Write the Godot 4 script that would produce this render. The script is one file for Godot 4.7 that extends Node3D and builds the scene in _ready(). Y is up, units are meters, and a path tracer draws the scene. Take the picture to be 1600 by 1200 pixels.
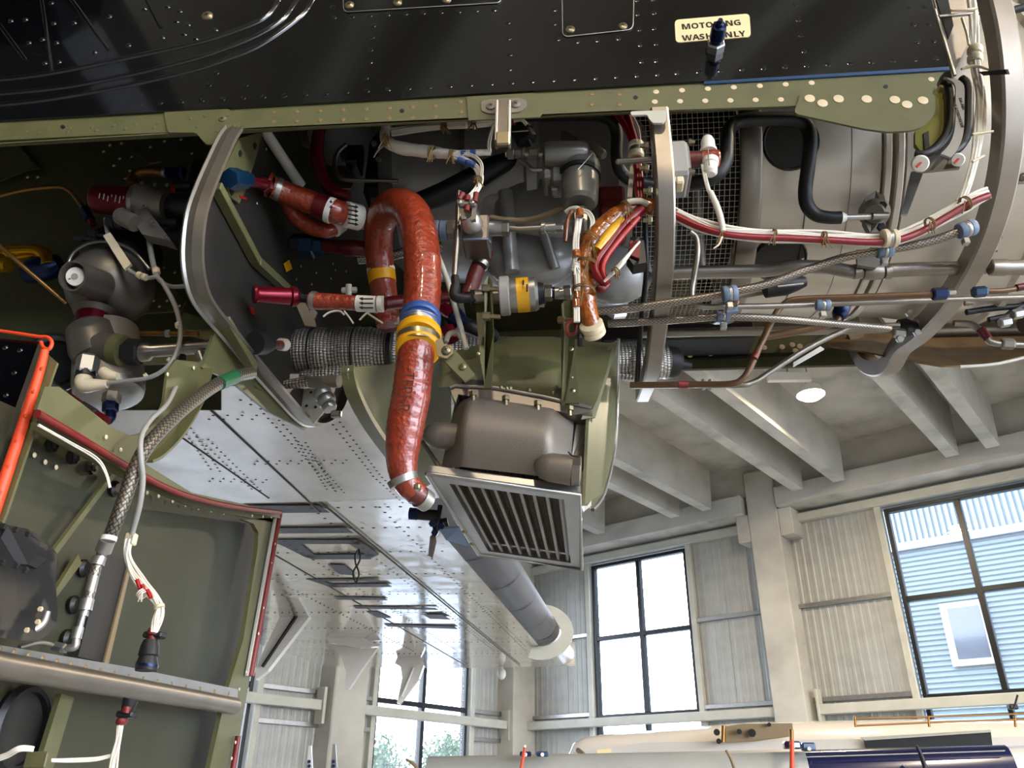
extends Node3D
# Engine nacelle of a high-wing aircraft with its cowlings open, seen from below inside a hangar.
# World: x runs forward along the nacelle, y up, z towards the viewer. Points are found on planes of the real
# place: P(u,v,d) is where the sight line of a pixel meets the upright plane d metres in front of the eye.
const F := 1248.0
const EYE := Vector3(0, 1.75, 0)
const HS := 1.45            # size of the hangar module
var CB := Basis.from_euler(Vector3(0.48014, 0.080286, 0.010926))
var RX := Vector3(cos(0.6238), 0, sin(0.6238))
var RZ := Vector3(-sin(0.6238), 0, cos(0.6238))
var M := {}
var taken := {}
var cur: Node3D
var rng := RandomNumberGenerator.new()
var rivet_mesh: Mesh
var disc_mesh: Mesh
var screw_mesh: Mesh
var hex_mesh: Mesh

func ray(u: float, v: float) -> Vector3:
	return CB * Vector3((u - 800.0) / F, -(v - 600.0) / F, -1.0)
func P(u: float, v: float, d: float) -> Vector3:
	var r := ray(u, v)
	return EYE + r * (d / -r.z)
func PX(u: float, v: float, x: float) -> Vector3:
	var r := ray(u, v)
	return EYE + r * (x / r.x)
func PY(u: float, v: float, h: float) -> Vector3:
	var r := ray(u, v)
	return EYE + r * (h / r.y)
func A(q) -> Vector3:
	return P(q[0], q[1], q[2])
func mpp(p: Vector3) -> float:      # metres across one pixel at p
	return (p - EYE).dot(-CB.z) / F

# ---------- nodes
func numbered(n: String) -> String:
	var k: int = taken.get(n, -1) + 1
	taken[n] = k
	return n if k == 0 else "%s_%03d" % [n, k]
func metas(o: Node3D, label: String, category: String, group := "", kind := "") -> void:
	if label: o.set_meta("label", label)
	if category: o.set_meta("category", category)
	if group: o.set_meta("group", group)
	if kind: o.set_meta("kind", kind)
func T(called: String, label: String, category: String, group := "", kind := "") -> Node3D:
	var o := Node3D.new()
	o.name = numbered(called)
	add_child(o)
	metas(o, label, category, group, kind)
	cur = o
	return o
func tone(st, m) -> Mesh:
	if st is Mesh: return st
	st.generate_normals()
	return st.commit()
func part(called: String, st, m: Material, parent: Node3D = null, label := "") -> MeshInstance3D:
	var o := MeshInstance3D.new()
	o.mesh = tone(st, m)
	o.name = called
	o.material_override = m
	(parent if parent else cur).add_child(o, true)
	if label: o.set_meta("label", label)
	return o
func one(called: String, st, m: Material, label: String, category: String, group := "", kind := "") -> MeshInstance3D:
	var o := MeshInstance3D.new()
	var me: Mesh = tone(st, m)
	var b := me.get_aabb()
	var base := Vector3(b.get_center().x, b.position.y, b.get_center().z)
	var s2 := S()
	s2.append_from(me, 0, Transform3D(Basis(), -base))
	o.mesh = s2.commit()
	o.position = base
	o.name = numbered(called)
	o.material_override = m
	add_child(o)
	metas(o, label, category, group, kind)
	cur = o
	return o
func put(called: String, me: Mesh, m: Material, xf: Transform3D, parent: Node3D = null) -> MeshInstance3D:
	var o := MeshInstance3D.new()
	o.mesh = me
	o.name = called
	o.material_override = m
	var p: Node3D = parent if parent else cur
	var off := Vector3.ZERO
	var q: Node = p
	while q != self:
		off += q.position
		q = q.get_parent()
	o.transform = Transform3D(xf.basis, xf.origin - off)
	p.add_child(o, true)
	return o
func settle() -> void:               # set every thing's own origin at its base
	for o in get_children():
		if o is MeshInstance3D or not o is Node3D or o is Camera3D or o is Light3D or o.get_child_count() == 0 or o.position != Vector3.ZERO: continue
		var b: AABB
		var first := true
		for c in o.get_children():
			if c is MeshInstance3D and c.mesh:
				var a: AABB = c.transform * c.mesh.get_aabb()
				b = a if first else b.merge(a)
				first = false
		if first: continue
		var base := Vector3(b.get_center().x, b.position.y, b.get_center().z)
		o.position = base
		for c in o.get_children(): c.position -= base
func up_to(n: Vector3) -> Basis:      # a basis whose y is n
	n = n.normalized()
	var a := Vector3.RIGHT if absf(n.x) < 0.8 else Vector3.UP
	var x := a.cross(n).normalized()
	return Basis(x, n, x.cross(n))

# ---------- shapes
func S() -> SurfaceTool:
	var st := SurfaceTool.new()
	st.begin(Mesh.PRIMITIVE_TRIANGLES)
	return st
func tri(st: SurfaceTool, a: Vector3, b: Vector3, c: Vector3) -> void:
	st.add_vertex(a); st.add_vertex(b); st.add_vertex(c)
func quad(st: SurfaceTool, a: Vector3, b: Vector3, c: Vector3, d: Vector3) -> void:
	tri(st, a, b, c); tri(st, a, c, d)
func uvtri(st, a, b, c, ua, ub, uc) -> void:
	st.set_uv(ua); st.add_vertex(a); st.set_uv(ub); st.add_vertex(b); st.set_uv(uc); st.add_vertex(c)
func smooth_path(k: Array, n: int) -> Array:      # Catmull-Rom through numbers, vectors or px rows turned to Vector4
	var out := []
	for i in k.size() - 1:
		var a = k[maxi(i - 1, 0)]; var b = k[i]; var c = k[i + 1]; var d = k[mini(i + 2, k.size() - 1)]
		for j in n:
			var t := j / float(n)
			out.append((b * 2.0 + (c - a) * t + (a * 2.0 - b * 5.0 + c * 4.0 - d) * (t * t) + (b * 3.0 - a - c * 3.0 + d) * (t * t * t)) * 0.5)
	out.append(k[-1])
	return out
func tube(st: SurfaceTool, pts: Array, rad, sides := 12, caps := true, vscale := 1.0) -> SurfaceTool:
	var n := pts.size()
	var rings := []
	var t0: Vector3 = (pts[1] - pts[0]).normalized()
	var x: Vector3 = up_to(t0).x
	var dist := 0.0
	var vs := []
	for i in n:
		var t: Vector3 = (pts[mini(i + 1, n - 1)] - pts[maxi(i - 1, 0)]).normalized()
		x = (x - t * x.dot(t)).normalized()
		var y: Vector3 = t.cross(x)
		var r: float = rad[i] if rad is Array else rad
		if i > 0: dist += pts[i].distance_to(pts[i - 1])
		vs.append(dist * vscale)
		var ring := []
		for s in sides:
			var a := TAU * s / sides
			ring.append(pts[i] + (x * cos(a) + y * sin(a)) * r)
		rings.append(ring)
	st.set_smooth_group(0)
	for i in n - 1:
		for s in sides:
			var s2 := (s + 1) % sides
			var u0 := s / float(sides); var u1 := (s + 1) / float(sides)
			uvtri(st, rings[i][s], rings[i + 1][s], rings[i + 1][s2], Vector2(u0, vs[i]), Vector2(u0, vs[i + 1]), Vector2(u1, vs[i + 1]))
			uvtri(st, rings[i][s], rings[i + 1][s2], rings[i][s2], Vector2(u0, vs[i]), Vector2(u1, vs[i + 1]), Vector2(u1, vs[i]))
	if caps:
		st.set_smooth_group(1)
		for s in sides:
			var s2 := (s + 1) % sides
			st.set_uv(Vector2.ZERO)
			tri(st, pts[0], rings[0][s], rings[0][s2])
			tri(st, pts[n - 1], rings[n - 1][s2], rings[n - 1][s])
	return st
# tube by rows [u, v, d, radius in px]
func hz(rows: Array, sub := 6, sides := 12, vscale := 1.0, wob := 0.0, st: SurfaceTool = null) -> SurfaceTool:
	if st == null: st = S()
	var ps := []; var rs := []
	for q in rows:
		var p := A(q)
		ps.append(p); rs.append(q[3] * mpp(p))
	if sub > 1 and rows.size() > 2:
		ps = smooth_path(ps, sub); rs = smooth_path(rs, sub)
	if wob > 0:
		for i in rs.size(): rs[i] *= 1.0 + rng.randf_range(-wob, wob)
	return tube(st, ps, rs, sides, true, vscale)
func path(rows: Array, sub := 6) -> Array:
	var ps := []
	for q in rows: ps.append(A(q))
	return smooth_path(ps, sub) if rows.size() > 2 else ps
# surface of revolution from a to b; prof rows [fraction along, radius in m]
func lathe(st: SurfaceTool, a: Vector3, b: Vector3, prof: Array, sides := 20, flat := false, turn := 0.0) -> SurfaceTool:
	var w := b - a
	var bs := up_to(w)
	var rings := []
	for q in prof:
		var ring := []
		for s in sides:
			var an := TAU * s / sides + turn
			ring.append(a + w * q[0] + (bs.x * cos(an) + bs.z * sin(an)) * maxf(q[1], 1e-5))
		rings.append(ring)
	var g := 0
	var last := Vector2.ZERO
	var len := w.length()
	for i in prof.size() - 1:
		var dir := Vector2((prof[i + 1][0] - prof[i][0]) * len, prof[i + 1][1] - prof[i][1]).normalized()
		if i > 0 and dir.dot(last) < 0.85: g += 1
		last = dir
		for s in sides:
			st.set_smooth_group(-1 if flat else g)
			var s2 := (s + 1) % sides
			var u0 := s / float(sides); var u1 := (s + 1) / float(sides)
			var v0: float = prof[i][0]; var v1: float = prof[i + 1][0]
			if prof[i + 1][1] > 2e-5: uvtri(st, rings[i][s], rings[i + 1][s2], rings[i + 1][s], Vector2(u0, v0), Vector2(u1, v1), Vector2(u0, v1))
			if prof[i][1] > 2e-5: uvtri(st, rings[i][s], rings[i][s2], rings[i + 1][s2], Vector2(u0, v0), Vector2(u1, v0), Vector2(u1, v1))
	return st
# the same between two px points, radii in px; closes both ends
func lz(a: Array, b: Array, prof: Array, sides := 20, flat := false, st: SurfaceTool = null) -> SurfaceTool:
	if st == null: st = S()
	var pa := A(a); var pb := A(b)
	var k := (mpp(pa) + mpp(pb)) * 0.5
	var pr := [[prof[0][0], 0.0]]
	for q in prof: pr.append([q[0], q[1] * k])
	pr.append([prof[-1][0], 0.0])
	return lathe(st, pa, pb, pr, sides, flat)
func cyl(a: Array, b: Array, r: float, sides := 20, flat := false, st: SurfaceTool = null) -> SurfaceTool:
	return lz(a, b, [[0, r * 0.9], [0.04, r], [0.96, r], [1, r * 0.9]], sides, flat, st)
func hexa(a: Array, b: Array, r: float, st: SurfaceTool = null) -> SurfaceTool:
	return lz(a, b, [[0, r * 0.88], [0.12, r], [0.88, r], [1, r * 0.88]], 6, true, st)
func box(st: SurfaceTool, c: Vector3, ax: Vector3, ay: Vector3, az: Vector3, bev := 0.0) -> SurfaceTool:   # half axes, chamfered
	if ax.cross(ay).dot(az) < 0: az = -az
	var h := Vector3(ax.length(), ay.length(), az.length())
	bev = minf(bev, minf(h.x, minf(h.y, h.z)) * 0.49)
	var e := [ax / h.x, ay / h.y, az / h.z]
	st.set_smooth_group(-1)
	var g := func(s: Array, along: int) -> Vector3:
		var p := c
		for k in 3: p += e[k] * s[k] * (h[k] if k == along or bev == 0.0 else h[k] - bev)
		return p
	for k in 3:
		var i := (k + 1) % 3; var j := (k + 2) % 3
		for sg in [-1, 1]:
			var q := []
			for m in [[-1, -1], [1, -1], [1, 1], [-1, 1]]:
				var s := [0, 0, 0]
				s[k] = sg; s[i] = m[0]; s[j] = m[1]
				q.append(g.call(s, k))
			if sg > 0: quad(st, q[0], q[3], q[2], q[1])
			else: quad(st, q[0], q[1], q[2], q[3])
	if bev > 0:
		for k in 3:
			var i := (k + 1) % 3; var j := (k + 2) % 3
			for a in [-1, 1]:
				for b in [-1, 1]:
					var s0 := [0, 0, 0]; var s1 := [0, 0, 0]
					s0[k] = -1; s0[i] = a; s0[j] = b
					s1[k] = 1; s1[i] = a; s1[j] = b
					var q0 = g.call(s0, i); var q1 = g.call(s1, i); var q2 = g.call(s1, j); var q3 = g.call(s0, j)
					if a * b > 0: quad(st, q0, q1, q2, q3)
					else: quad(st, q0, q3, q2, q1)
		for a in [-1, 1]:
			for b in [-1, 1]:
				for d in [-1, 1]:
					var s := [a, b, d]
					if a * b * d > 0: tri(st, g.call(s, 0), g.call(s, 2), g.call(s, 1))
					else: tri(st, g.call(s, 0), g.call(s, 1), g.call(s, 2))
	return st
# box whose near face fills the px rectangle on plane d and that goes back by deep metres
func zbox(u0, v0, u1, v1, d, deep, bev := 0.001, st: SurfaceTool = null) -> SurfaceTool:
	if st == null: st = S()
	var a := P(u0, (v0 + v1) * 0.5, d); var b := P(u1, (v0 + v1) * 0.5, d)
	var t := P((u0 + u1) * 0.5, v0, d); var o := P((u0 + u1) * 0.5, v1, d)
	var c := Vector3((a.x + b.x) * 0.5, (t.y + o.y) * 0.5, a.z - deep * 0.5)
	return box(st, c, Vector3(absf(b.x - a.x) * 0.5, 0, 0), Vector3(0, absf(t.y - o.y) * 0.5, 0), Vector3(0, 0, deep * 0.5), bev)
func bar(st: SurfaceTool, a: Vector3, b: Vector3, w: float, h: float, side: Vector3, bev := 0.0) -> SurfaceTool:
	var t := (b - a).normalized()
	var y := (side - t * side.dot(t)).normalized()
	return box(st, (a + b) * 0.5, (b - a) * 0.5, y * w * 0.5, t.cross(y) * h * 0.5, bev)
# flat plate: polygon pushed along off
func prism(st: SurfaceTool, poly: Array, off: Vector3) -> SurfaceTool:
	var n := Vector3.ZERO
	for i in poly.size(): n += (poly[i] - poly[0]).cross(poly[(i + 1) % poly.size()] - poly[0])
	n = n.normalized()
	var q: Array = poly.duplicate()
	if n.dot(off) > 0:
		q.reverse(); n = -n
	var bs := up_to(n)
	var flat := PackedVector2Array()
	for p in q: flat.append(Vector2((p - q[0]).dot(bs.x), (p - q[0]).dot(bs.z)))
	var ix := Geometry2D.triangulate_polygon(flat)
	st.set_smooth_group(-1)
	for i in range(0, ix.size(), 3):
		var a: Vector3 = q[ix[i]]; var b: Vector3 = q[ix[i + 1]]; var c: Vector3 = q[ix[i + 2]]
		if (b - a).cross(c - a).dot(n) > 0:
			var k := b; b = c; c = k
		tri(st, a, b, c)
		tri(st, a + off, c + off, b + off)
	for i in q.size():
		var a: Vector3 = q[i]; var b: Vector3 = q[(i + 1) % q.size()]
		quad(st, a, a + off, b + off, b)
	return st
func zp(uv: Array, d: float, th := 0.002, st: SurfaceTool = null) -> SurfaceTool:     # px polygon (flat list) on an upright plane
	if st == null: st = S()
	var q := []
	for i in range(0, uv.size(), 2): q.append(P(uv[i], uv[i + 1], d))
	return prism(st, q, Vector3(0, 0, -th))
func xp(uv: Array, x: float, th := 0.002, st: SurfaceTool = null) -> SurfaceTool:
	if st == null: st = S()
	var q := []
	for i in range(0, uv.size(), 2): q.append(PX(uv[i], uv[i + 1], x))
	return prism(st, q, Vector3(-th, 0, 0))
func dp(rows: Array, off: Vector3, st: SurfaceTool = null) -> SurfaceTool:            # polygon of [u, v, d] rows
	if st == null: st = S()
	var q := []
	for r in rows: q.append(A(r))
	return prism(st, q, off)
# closed profile (Vector2: across, outward) swept along a path; side = the direction of "across"
func sweep(st: SurfaceTool, pts: Array, prof: Array, side: Vector3, flip := false) -> SurfaceTool:
	var rings := []
	for i in pts.size():
		var t: Vector3 = (pts[mini(i + 1, pts.size() - 1)] - pts[maxi(i - 1, 0)]).normalized()
		var n: Vector3 = side.cross(t).normalized()
		var ring := []
		for q in prof: ring.append(pts[i] + side * q.x + n * q.y)
		rings.append(ring)
	var m := prof.size()
	for i in pts.size() - 1:
		for k in m:
			st.set_smooth_group(k + 1)
			var k2 := (k + 1) % m
			if flip: quad(st, rings[i][k], rings[i][k2], rings[i + 1][k2], rings[i + 1][k])
			else: quad(st, rings[i][k], rings[i + 1][k], rings[i + 1][k2], rings[i][k2])
	for e in [0, pts.size() - 1]:
		var c := Vector3.ZERO
		for p in rings[e]: c += p / m
		st.set_smooth_group(-1)
		for k in m: tri(st, c, rings[e][k], rings[e][(k + 1) % m])
	return st
func grid(st: SurfaceTool, rows: Array, off := Vector3.ZERO) -> SurfaceTool:          # smooth sheet through rows of points
	st.set_smooth_group(0)
	var nu := rows.size() - 1
	for i in nu:
		var nv: int = rows[i].size() - 1
		for j in nv:
			var uv := [Vector2(j / float(nv), i / float(nu)), Vector2((j + 1) / float(nv), i / float(nu)), Vector2((j + 1) / float(nv), (i + 1) / float(nu)), Vector2(j / float(nv), (i + 1) / float(nu))]
			uvtri(st, rows[i][j], rows[i][j + 1], rows[i + 1][j + 1], uv[0], uv[1], uv[2])
			uvtri(st, rows[i][j], rows[i + 1][j + 1], rows[i + 1][j], uv[0], uv[2], uv[3])
			if off != Vector3.ZERO:
				uvtri(st, rows[i][j] + off, rows[i + 1][j + 1] + off, rows[i][j + 1] + off, uv[0], uv[2], uv[1])
				uvtri(st, rows[i][j] + off, rows[i + 1][j] + off, rows[i + 1][j + 1] + off, uv[0], uv[3], uv[2])
	if off != Vector3.ZERO:
		st.set_smooth_group(-1)
		var edge := []
		for j in rows[0].size(): edge.append(rows[0][j])
		for i in range(1, rows.size()): edge.append(rows[i][-1])
		for j in range(rows[0].size() - 2, -1, -1): edge.append(rows[-1][j])
		for i in range(rows.size() - 2, 0, -1): edge.append(rows[i][0])
		for i in edge.size():
			var a: Vector3 = edge[i]; var b: Vector3 = edge[(i + 1) % edge.size()]
			quad(st, a, a + off, b + off, b)
	return st
func ball(st: SurfaceTool, c: Vector3, ax: Vector3, ay: Vector3, az: Vector3, n := 12) -> SurfaceTool:
	st.set_smooth_group(0)
	var g := func(i: int, j: int) -> Vector3:
		var th := PI * i / n; var ph := TAU * j / (2 * n)
		return c + ay * cos(th) + (ax * cos(ph) + az * sin(ph)) * sin(th)
	var hand := ax.cross(ay).dot(az) > 0
	for i in n:
		for j in 2 * n:
			var q := [g.call(i, j), g.call(i, j + 1), g.call(i + 1, j + 1), g.call(i + 1, j)]
			if hand: q.reverse()
			if i > 0 or not hand: pass
			quad(st, q[0], q[1], q[2], q[3])
	return st
func seg_hit(u: float, v: float, rad: float) -> Vector3:   # where a px sight line meets the engine's round casing
	var r := ray(u, v)
	var a := r.y * r.y + r.z * r.z; var b := -2.0 * (r.y * 0.946 - r.z * 1.08); var c := 0.946 * 0.946 + 1.08 * 1.08 - rad * rad
	return EYE + r * ((-b - sqrt(maxf(0.0, b * b - 4.0 * a * c))) / (2.0 * a))
func rivet(p: Vector3, n: Vector3, r: float, m: Material, parent: Node3D = null, me: Mesh = null, called := "rivet") -> void:
	put(called, me if me else rivet_mesh, m, Transform3D(up_to(n).scaled_local(Vector3(r, r, r)), p), parent)
func rivets(uv: Array, d: float, rpx: float, m: Material, parent: Node3D = null, me: Mesh = null, called := "rivet", n := Vector3(0, 0, 1)) -> void:
	for i in range(0, uv.size(), 2):
		var p := P(uv[i], uv[i + 1], d)
		rivet(p, n, rpx * mpp(p), m, parent, me, called)
func row(u0, v0, u1, v1, n: int) -> Array:
	var o := []
	for i in n:
		var t := i / float(maxi(n - 1, 1))
		o.append(lerpf(u0, u1, t)); o.append(lerpf(v0, v1, t))
	return o
func bolt(a: Array, b: Array, r: float, m: Material, parent: Node3D = null, called := "bolt") -> void:
	part(called, lz(a, b, [[0, r * 0.9], [0.08, r], [0.45, r], [0.45, r * 0.55], [1, r * 0.5]], 6, true), m, parent)
# n wires side by side along rows [u, v, d, px radius of the bundle]
func wires(rows: Array, n: int, wr: float, m: Material, called := "wire", parent: Node3D = null, sub := 6) -> void:
	var ps := []; var rs := []
	for q in rows:
		var p := A(q)
		ps.append(p); rs.append(q[3] * mpp(p))
	ps = smooth_path(ps, sub); rs = smooth_path(rs, sub)
	for k in n:
		var out := []; var ph := rng.randf() * TAU
		var lane := (k + 0.5) / n * 2.0 - 1.0
		for i in ps.size():
			var t: Vector3 = (ps[mini(i + 1, ps.size() - 1)] - ps[maxi(i - 1, 0)]).normalized()
			var y: Vector3 = (EYE - ps[i]).normalized()
			var x: Vector3 = t.cross(y).normalized()
			out.append(ps[i] + x * rs[i] * (lane * 0.85 + 0.12 * sin(ph + i * 0.35)) + y * rs[i] * (0.5 * sqrt(maxf(0, 1 - lane * lane)) + 0.15 * sin(ph * 2 + i * 0.27)))
		part(called, tube(S(), out, wr * mpp(ps[0]), 7), m, parent)
# twine tied round a bundle at a px place, running along direction (du, dv)
func tie(u, v, d, du, dv, r: float, m: Material, parent: Node3D = null, w := 2.2) -> void:
	var st := S()
	var l := sqrt(du * du + dv * dv)
	for k in 3:
		var o := (k - 1) * w * 1.2 + rng.randf_range(-0.5, 0.5)
		var c := P(u + du / l * o, v + dv / l * o, d)
		var m0 := mpp(c)
		var bs := up_to(P(u + du / l * 10, v + dv / l * 10, d) - P(u, v, d) + (c - EYE).normalized() * 0.0)
		var ring := []
		for j in 15: ring.append(c + (bs.x * cos(TAU * j / 14.0) + bs.z * sin(TAU * j / 14.0)) * r * m0)
		tube(st, ring, w * 0.55 * m0, 6, false)
	for k in 3:
		var a := rng.randf_range(-1, 1)
		hz([[u, v - r * 0.4, d - 0.012, w * 0.6], [u + a * 6, v + r * 0.5, d - 0.016, w * 0.5], [u + a * 12, v + r + 5, d - 0.014, w * 0.4]], 3, 5, 1.0, 0.0, st)
	part("lacing_tie", st, m, parent)
# cushioned loop clamp round a line at a px place
func clamp_ring(u, v, d, du, dv, r: float, half: float, m: Material, called := "clamp", parent: Node3D = null, strap: Material = null) -> Node3D:
	var l := sqrt(du * du + dv * dv)
	var a := [u - du / l * half, v - dv / l * half, d]; var b := [u + du / l * half, v + dv / l * half, d]
	var o := part(called, lz(a, b, [[0, r * 0.9], [0.1, r], [0.35, r], [0.38, r * 0.92], [0.62, r * 0.92], [0.65, r], [0.9, r], [1, r * 0.9]], 18), m, parent)
	if strap: part("steel_strap", lz([u - du / l * half * 0.24, v - dv / l * half * 0.24, d], [u + du / l * half * 0.24, v + dv / l * half * 0.24, d], [[0, r * 0.95], [0.1, r * 0.98], [0.9, r * 0.98], [1, r * 0.95]], 18), strap, parent)
	return o
func words(text: String, at: Vector3, across: Vector3, up: Vector3, cap: float, m: Material, parent: Node3D = null, called := "lettering", bold := false) -> void:
	var t := TextMesh.new()
	var f := SystemFont.new()
	f.font_names = PackedStringArray(["Droid Sans"])
	if bold: f.font_weight = 700
	t.font = f
	t.text = text
	t.font_size = 32
	t.pixel_size = cap / (32 * 0.72)
	t.depth = 0.0004
	t.curve_step = 2.0
	var x := across.normalized()
	var y := (up - x * up.dot(x)).normalized()
	put(called, t, m, Transform3D(Basis(x, y, x.cross(y)), at), parent)
const SKY := 3.6
const LAMP := 34.0
func _ready() -> void:
	var cam := Camera3D.new()
	cam.name = "camera"
	cam.position = EYE
	cam.basis = CB
	cam.fov = rad_to_deg(2.0 * atan(600.0 / F))
	cam.near = 0.02
	add_child(cam)
	var we := WorldEnvironment.new()
	we.name = "world_environment"
	var en := Environment.new()
	var sm := ProceduralSkyMaterial.new()
	sm.sky_top_color = Color(0.80, 0.88, 1.0)
	sm.sky_horizon_color = Color(0.96, 0.98, 1.0)
	sm.ground_bottom_color = Color(0.45, 0.45, 0.45)
	sm.ground_horizon_color = Color(0.9, 0.92, 0.95)
	sm.sky_energy_multiplier = SKY
	sm.ground_energy_multiplier = SKY * 0.5
	var sk := Sky.new()
	sk.sky_material = sm
	en.background_mode = Environment.BG_SKY
	en.sky = sk
	en.tonemap_mode = Environment.TONE_MAPPER_LINEAR
	en.tonemap_exposure = 1.0
	en.sdfgi_enabled = true
	en.ssao_enabled = true
	en.ssil_enabled = true
	we.environment = en
	add_child(we)
	rng.seed = 7
	materials()
	hangar()
	build_all()
	settle()
	for n in find_children("*", "GeometryInstance3D", true, false): n.cast_shadow = GeometryInstance3D.SHADOW_CASTING_SETTING_ON
# ---------- materials
func mat(n: String, c: Color, rough: float, metal := 0.0, coat := 0.0) -> StandardMaterial3D:
	var m := StandardMaterial3D.new()
	m.albedo_color = c
	m.roughness = rough
	m.metallic = metal
	if coat > 0:
		m.clearcoat_enabled = true
		m.clearcoat = coat
		m.clearcoat_roughness = 0.08
	M[n] = m
	return m
func noise(freq: float, oct: int, ramp: Array, size := 512, sd := 1, type := FastNoiseLite.TYPE_SIMPLEX_SMOOTH) -> NoiseTexture2D:
	var f := FastNoiseLite.new()
	f.seed = sd
	f.noise_type = type
	f.frequency = freq
	f.fractal_octaves = oct
	var t := NoiseTexture2D.new()
	t.width = size; t.height = size
	t.seamless = true
	t.noise = f
	if ramp.size():
		var g := Gradient.new()
		g.offsets = PackedFloat32Array(range(ramp.size()).map(func(i): return i / float(ramp.size() - 1)))
		g.colors = PackedColorArray(ramp)
		t.color_ramp = g
	return t
func tri_tex(m: StandardMaterial3D, tex: Texture2D, scale: float, height: Texture2D = null, hcm := 0.0) -> void:
	m.uv1_triplanar = true
	m.uv1_world_triplanar = true
	m.uv1_scale = Vector3.ONE * scale
	if tex: m.albedo_texture = tex
	if height:
		m.heightmap_enabled = true
		m.heightmap_texture = height
		m.heightmap_scale = hcm
func grey(v: float) -> Color: return Color(v, v, v)
func braid_tex(dark: Color, light: Color) -> ImageTexture:
	var n := 64
	var im := Image.create(n, n, false, Image.FORMAT_RGB8)
	for y in n:
		for x in n:
			var a := fposmod((x + y) / 16.0, 1.0); var b := fposmod((x - y) / 16.0, 1.0)
			var over := (int(floor((x + y) / 16.0)) + int(floor((x - y) / 16.0))) % 2 == 0
			var w := sin(PI * a) if over else sin(PI * b)
			im.set_pixel(x, y, dark.lerp(light, clampf(w * 1.2 - 0.15, 0, 1)))
	return ImageTexture.create_from_image(im)
func weave_tex() -> ImageTexture:
	var n := 96
	var im := Image.create(n, n, false, Image.FORMAT_RGB8)
	for y in n:
		for x in n:
			var a := absf(sin(PI * x / 12.0)); var b := absf(sin(PI * y / 8.0))
			im.set_pixel(x, y, grey(clampf(0.45 + 0.8 * a * b, 0, 1)))
	return ImageTexture.create_from_image(im)
func materials() -> void:
	var smudge := noise(0.01, 4, [grey(0.88), grey(0.96), grey(1.0)], 512, 3)
	var fine := noise(0.2, 2, [grey(0.85), grey(1.0)], 256, 5)
	var lumps := noise(0.02, 4, [], 512, 7)
	var wrinkle := noise(0.03, 3, [], 512, 9, FastNoiseLite.TYPE_CELLULAR)
	var pit := noise(0.25, 2, [], 256, 11)
	var tx := [["black_paint", Color(0.022, 0.024, 0.03), 0.16, 0.0, 1.0], ["green", Color(0.355, 0.348, 0.218), 0.5, 0.0, 0.0], ["green_shaded", Color(0.26, 0.26, 0.16), 0.6, 0.0, 0.0], ["alu", Color(0.66, 0.65, 0.63), 0.36, 0.85, 0.0],  # darker green is the same primer with the bay's shade in its colour
		["steel", Color(0.55, 0.53, 0.50), 0.3, 0.95, 0.0], ["stainless", Color(0.56, 0.53, 0.49), 0.4, 0.9, 0.0], ["firewall", Color(0.21, 0.20, 0.185), 0.5, 0.5, 0.0], ["casting", Color(0.51, 0.475, 0.43), 0.5, 0.45, 0.0],
		["grey_enamel", Color(0.58, 0.575, 0.565), 0.36, 0.3, 0.3], ["dark_cast", Color(0.13, 0.13, 0.135), 0.5, 0.4, 0.0], ["rubber", Color(0.025, 0.026, 0.028), 0.5, 0.0, 0.0], ["concrete", Color(0.76, 0.735, 0.68), 0.85, 0.0, 0.0],
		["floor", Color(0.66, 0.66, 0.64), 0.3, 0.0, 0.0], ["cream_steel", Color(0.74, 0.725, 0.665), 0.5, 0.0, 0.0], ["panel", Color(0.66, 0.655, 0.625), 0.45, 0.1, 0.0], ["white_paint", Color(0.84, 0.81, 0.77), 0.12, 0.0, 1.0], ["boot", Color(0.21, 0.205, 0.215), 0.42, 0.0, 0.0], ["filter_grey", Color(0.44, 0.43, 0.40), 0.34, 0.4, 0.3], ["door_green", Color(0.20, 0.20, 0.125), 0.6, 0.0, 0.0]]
	for t in tx:
		var m := mat(t[0], t[1], t[2], t[3], t[4])
		m.uv1_scale = Vector3.ONE
	for n in ["green", "green_shaded", "door_green", "filter_grey", "alu", "stainless", "firewall", "steel", "casting", "panel", "cream_steel", "grey_enamel", "dark_cast"]: tri_tex(M[n], smudge, 3.0)
	for n in ["concrete"]: tri_tex(M[n], noise(0.004, 6, [grey(0.78), grey(0.93), grey(1.0)], 1024, 21), 0.3)
	for n in ["panel", "cream_steel"]: M[n].uv1_scale = Vector3.ONE * 0.5
	tri_tex(M.floor, smudge, 0.3)
	tri_tex(M.casting, fine, 12.0, pit, 0.03)
	tri_tex(M.white_paint, null, 1.0)
	var lm := noise(0.006, 2, [], 512, 31)
	tri_tex(mat("wing_paint", Color(0.80, 0.765, 0.715), 0.1, 0.0, 1.0), smudge, 0.8, lm, 0.6)
	tri_tex(mat("bare_alu", Color(0.74, 0.70, 0.645), 0.3, 0.55, 0.3), smudge, 1.2, lm, 0.4)
	tri_tex(mat("casing", Color(0.84, 0.80, 0.735), 0.34, 0.4, 0.2), smudge, 1.2, lm, 0.3)
	tri_tex(mat("sleeve", Color(0.60, 0.225, 0.12), 0.36, 0.0, 0.5), noise(0.02, 4, [Color(0.62, 0.55, 0.5), Color(0.9, 0.85, 0.8), Color(1, 1, 1)], 512, 13), 8.0, wrinkle, 0.16)
	tri_tex(mat("sleeve_dull", Color(0.36, 0.115, 0.075), 0.45, 0.0, 0.2), smudge, 6.0, lumps, 0.1)
	mat("magenta", Color(0.40, 0.03, 0.10), 0.3, 0.6)
	mat("maroon", Color(0.33, 0.03, 0.07), 0.35, 0.2)
	mat("red", Color(0.60, 0.035, 0.05), 0.4)
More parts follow.
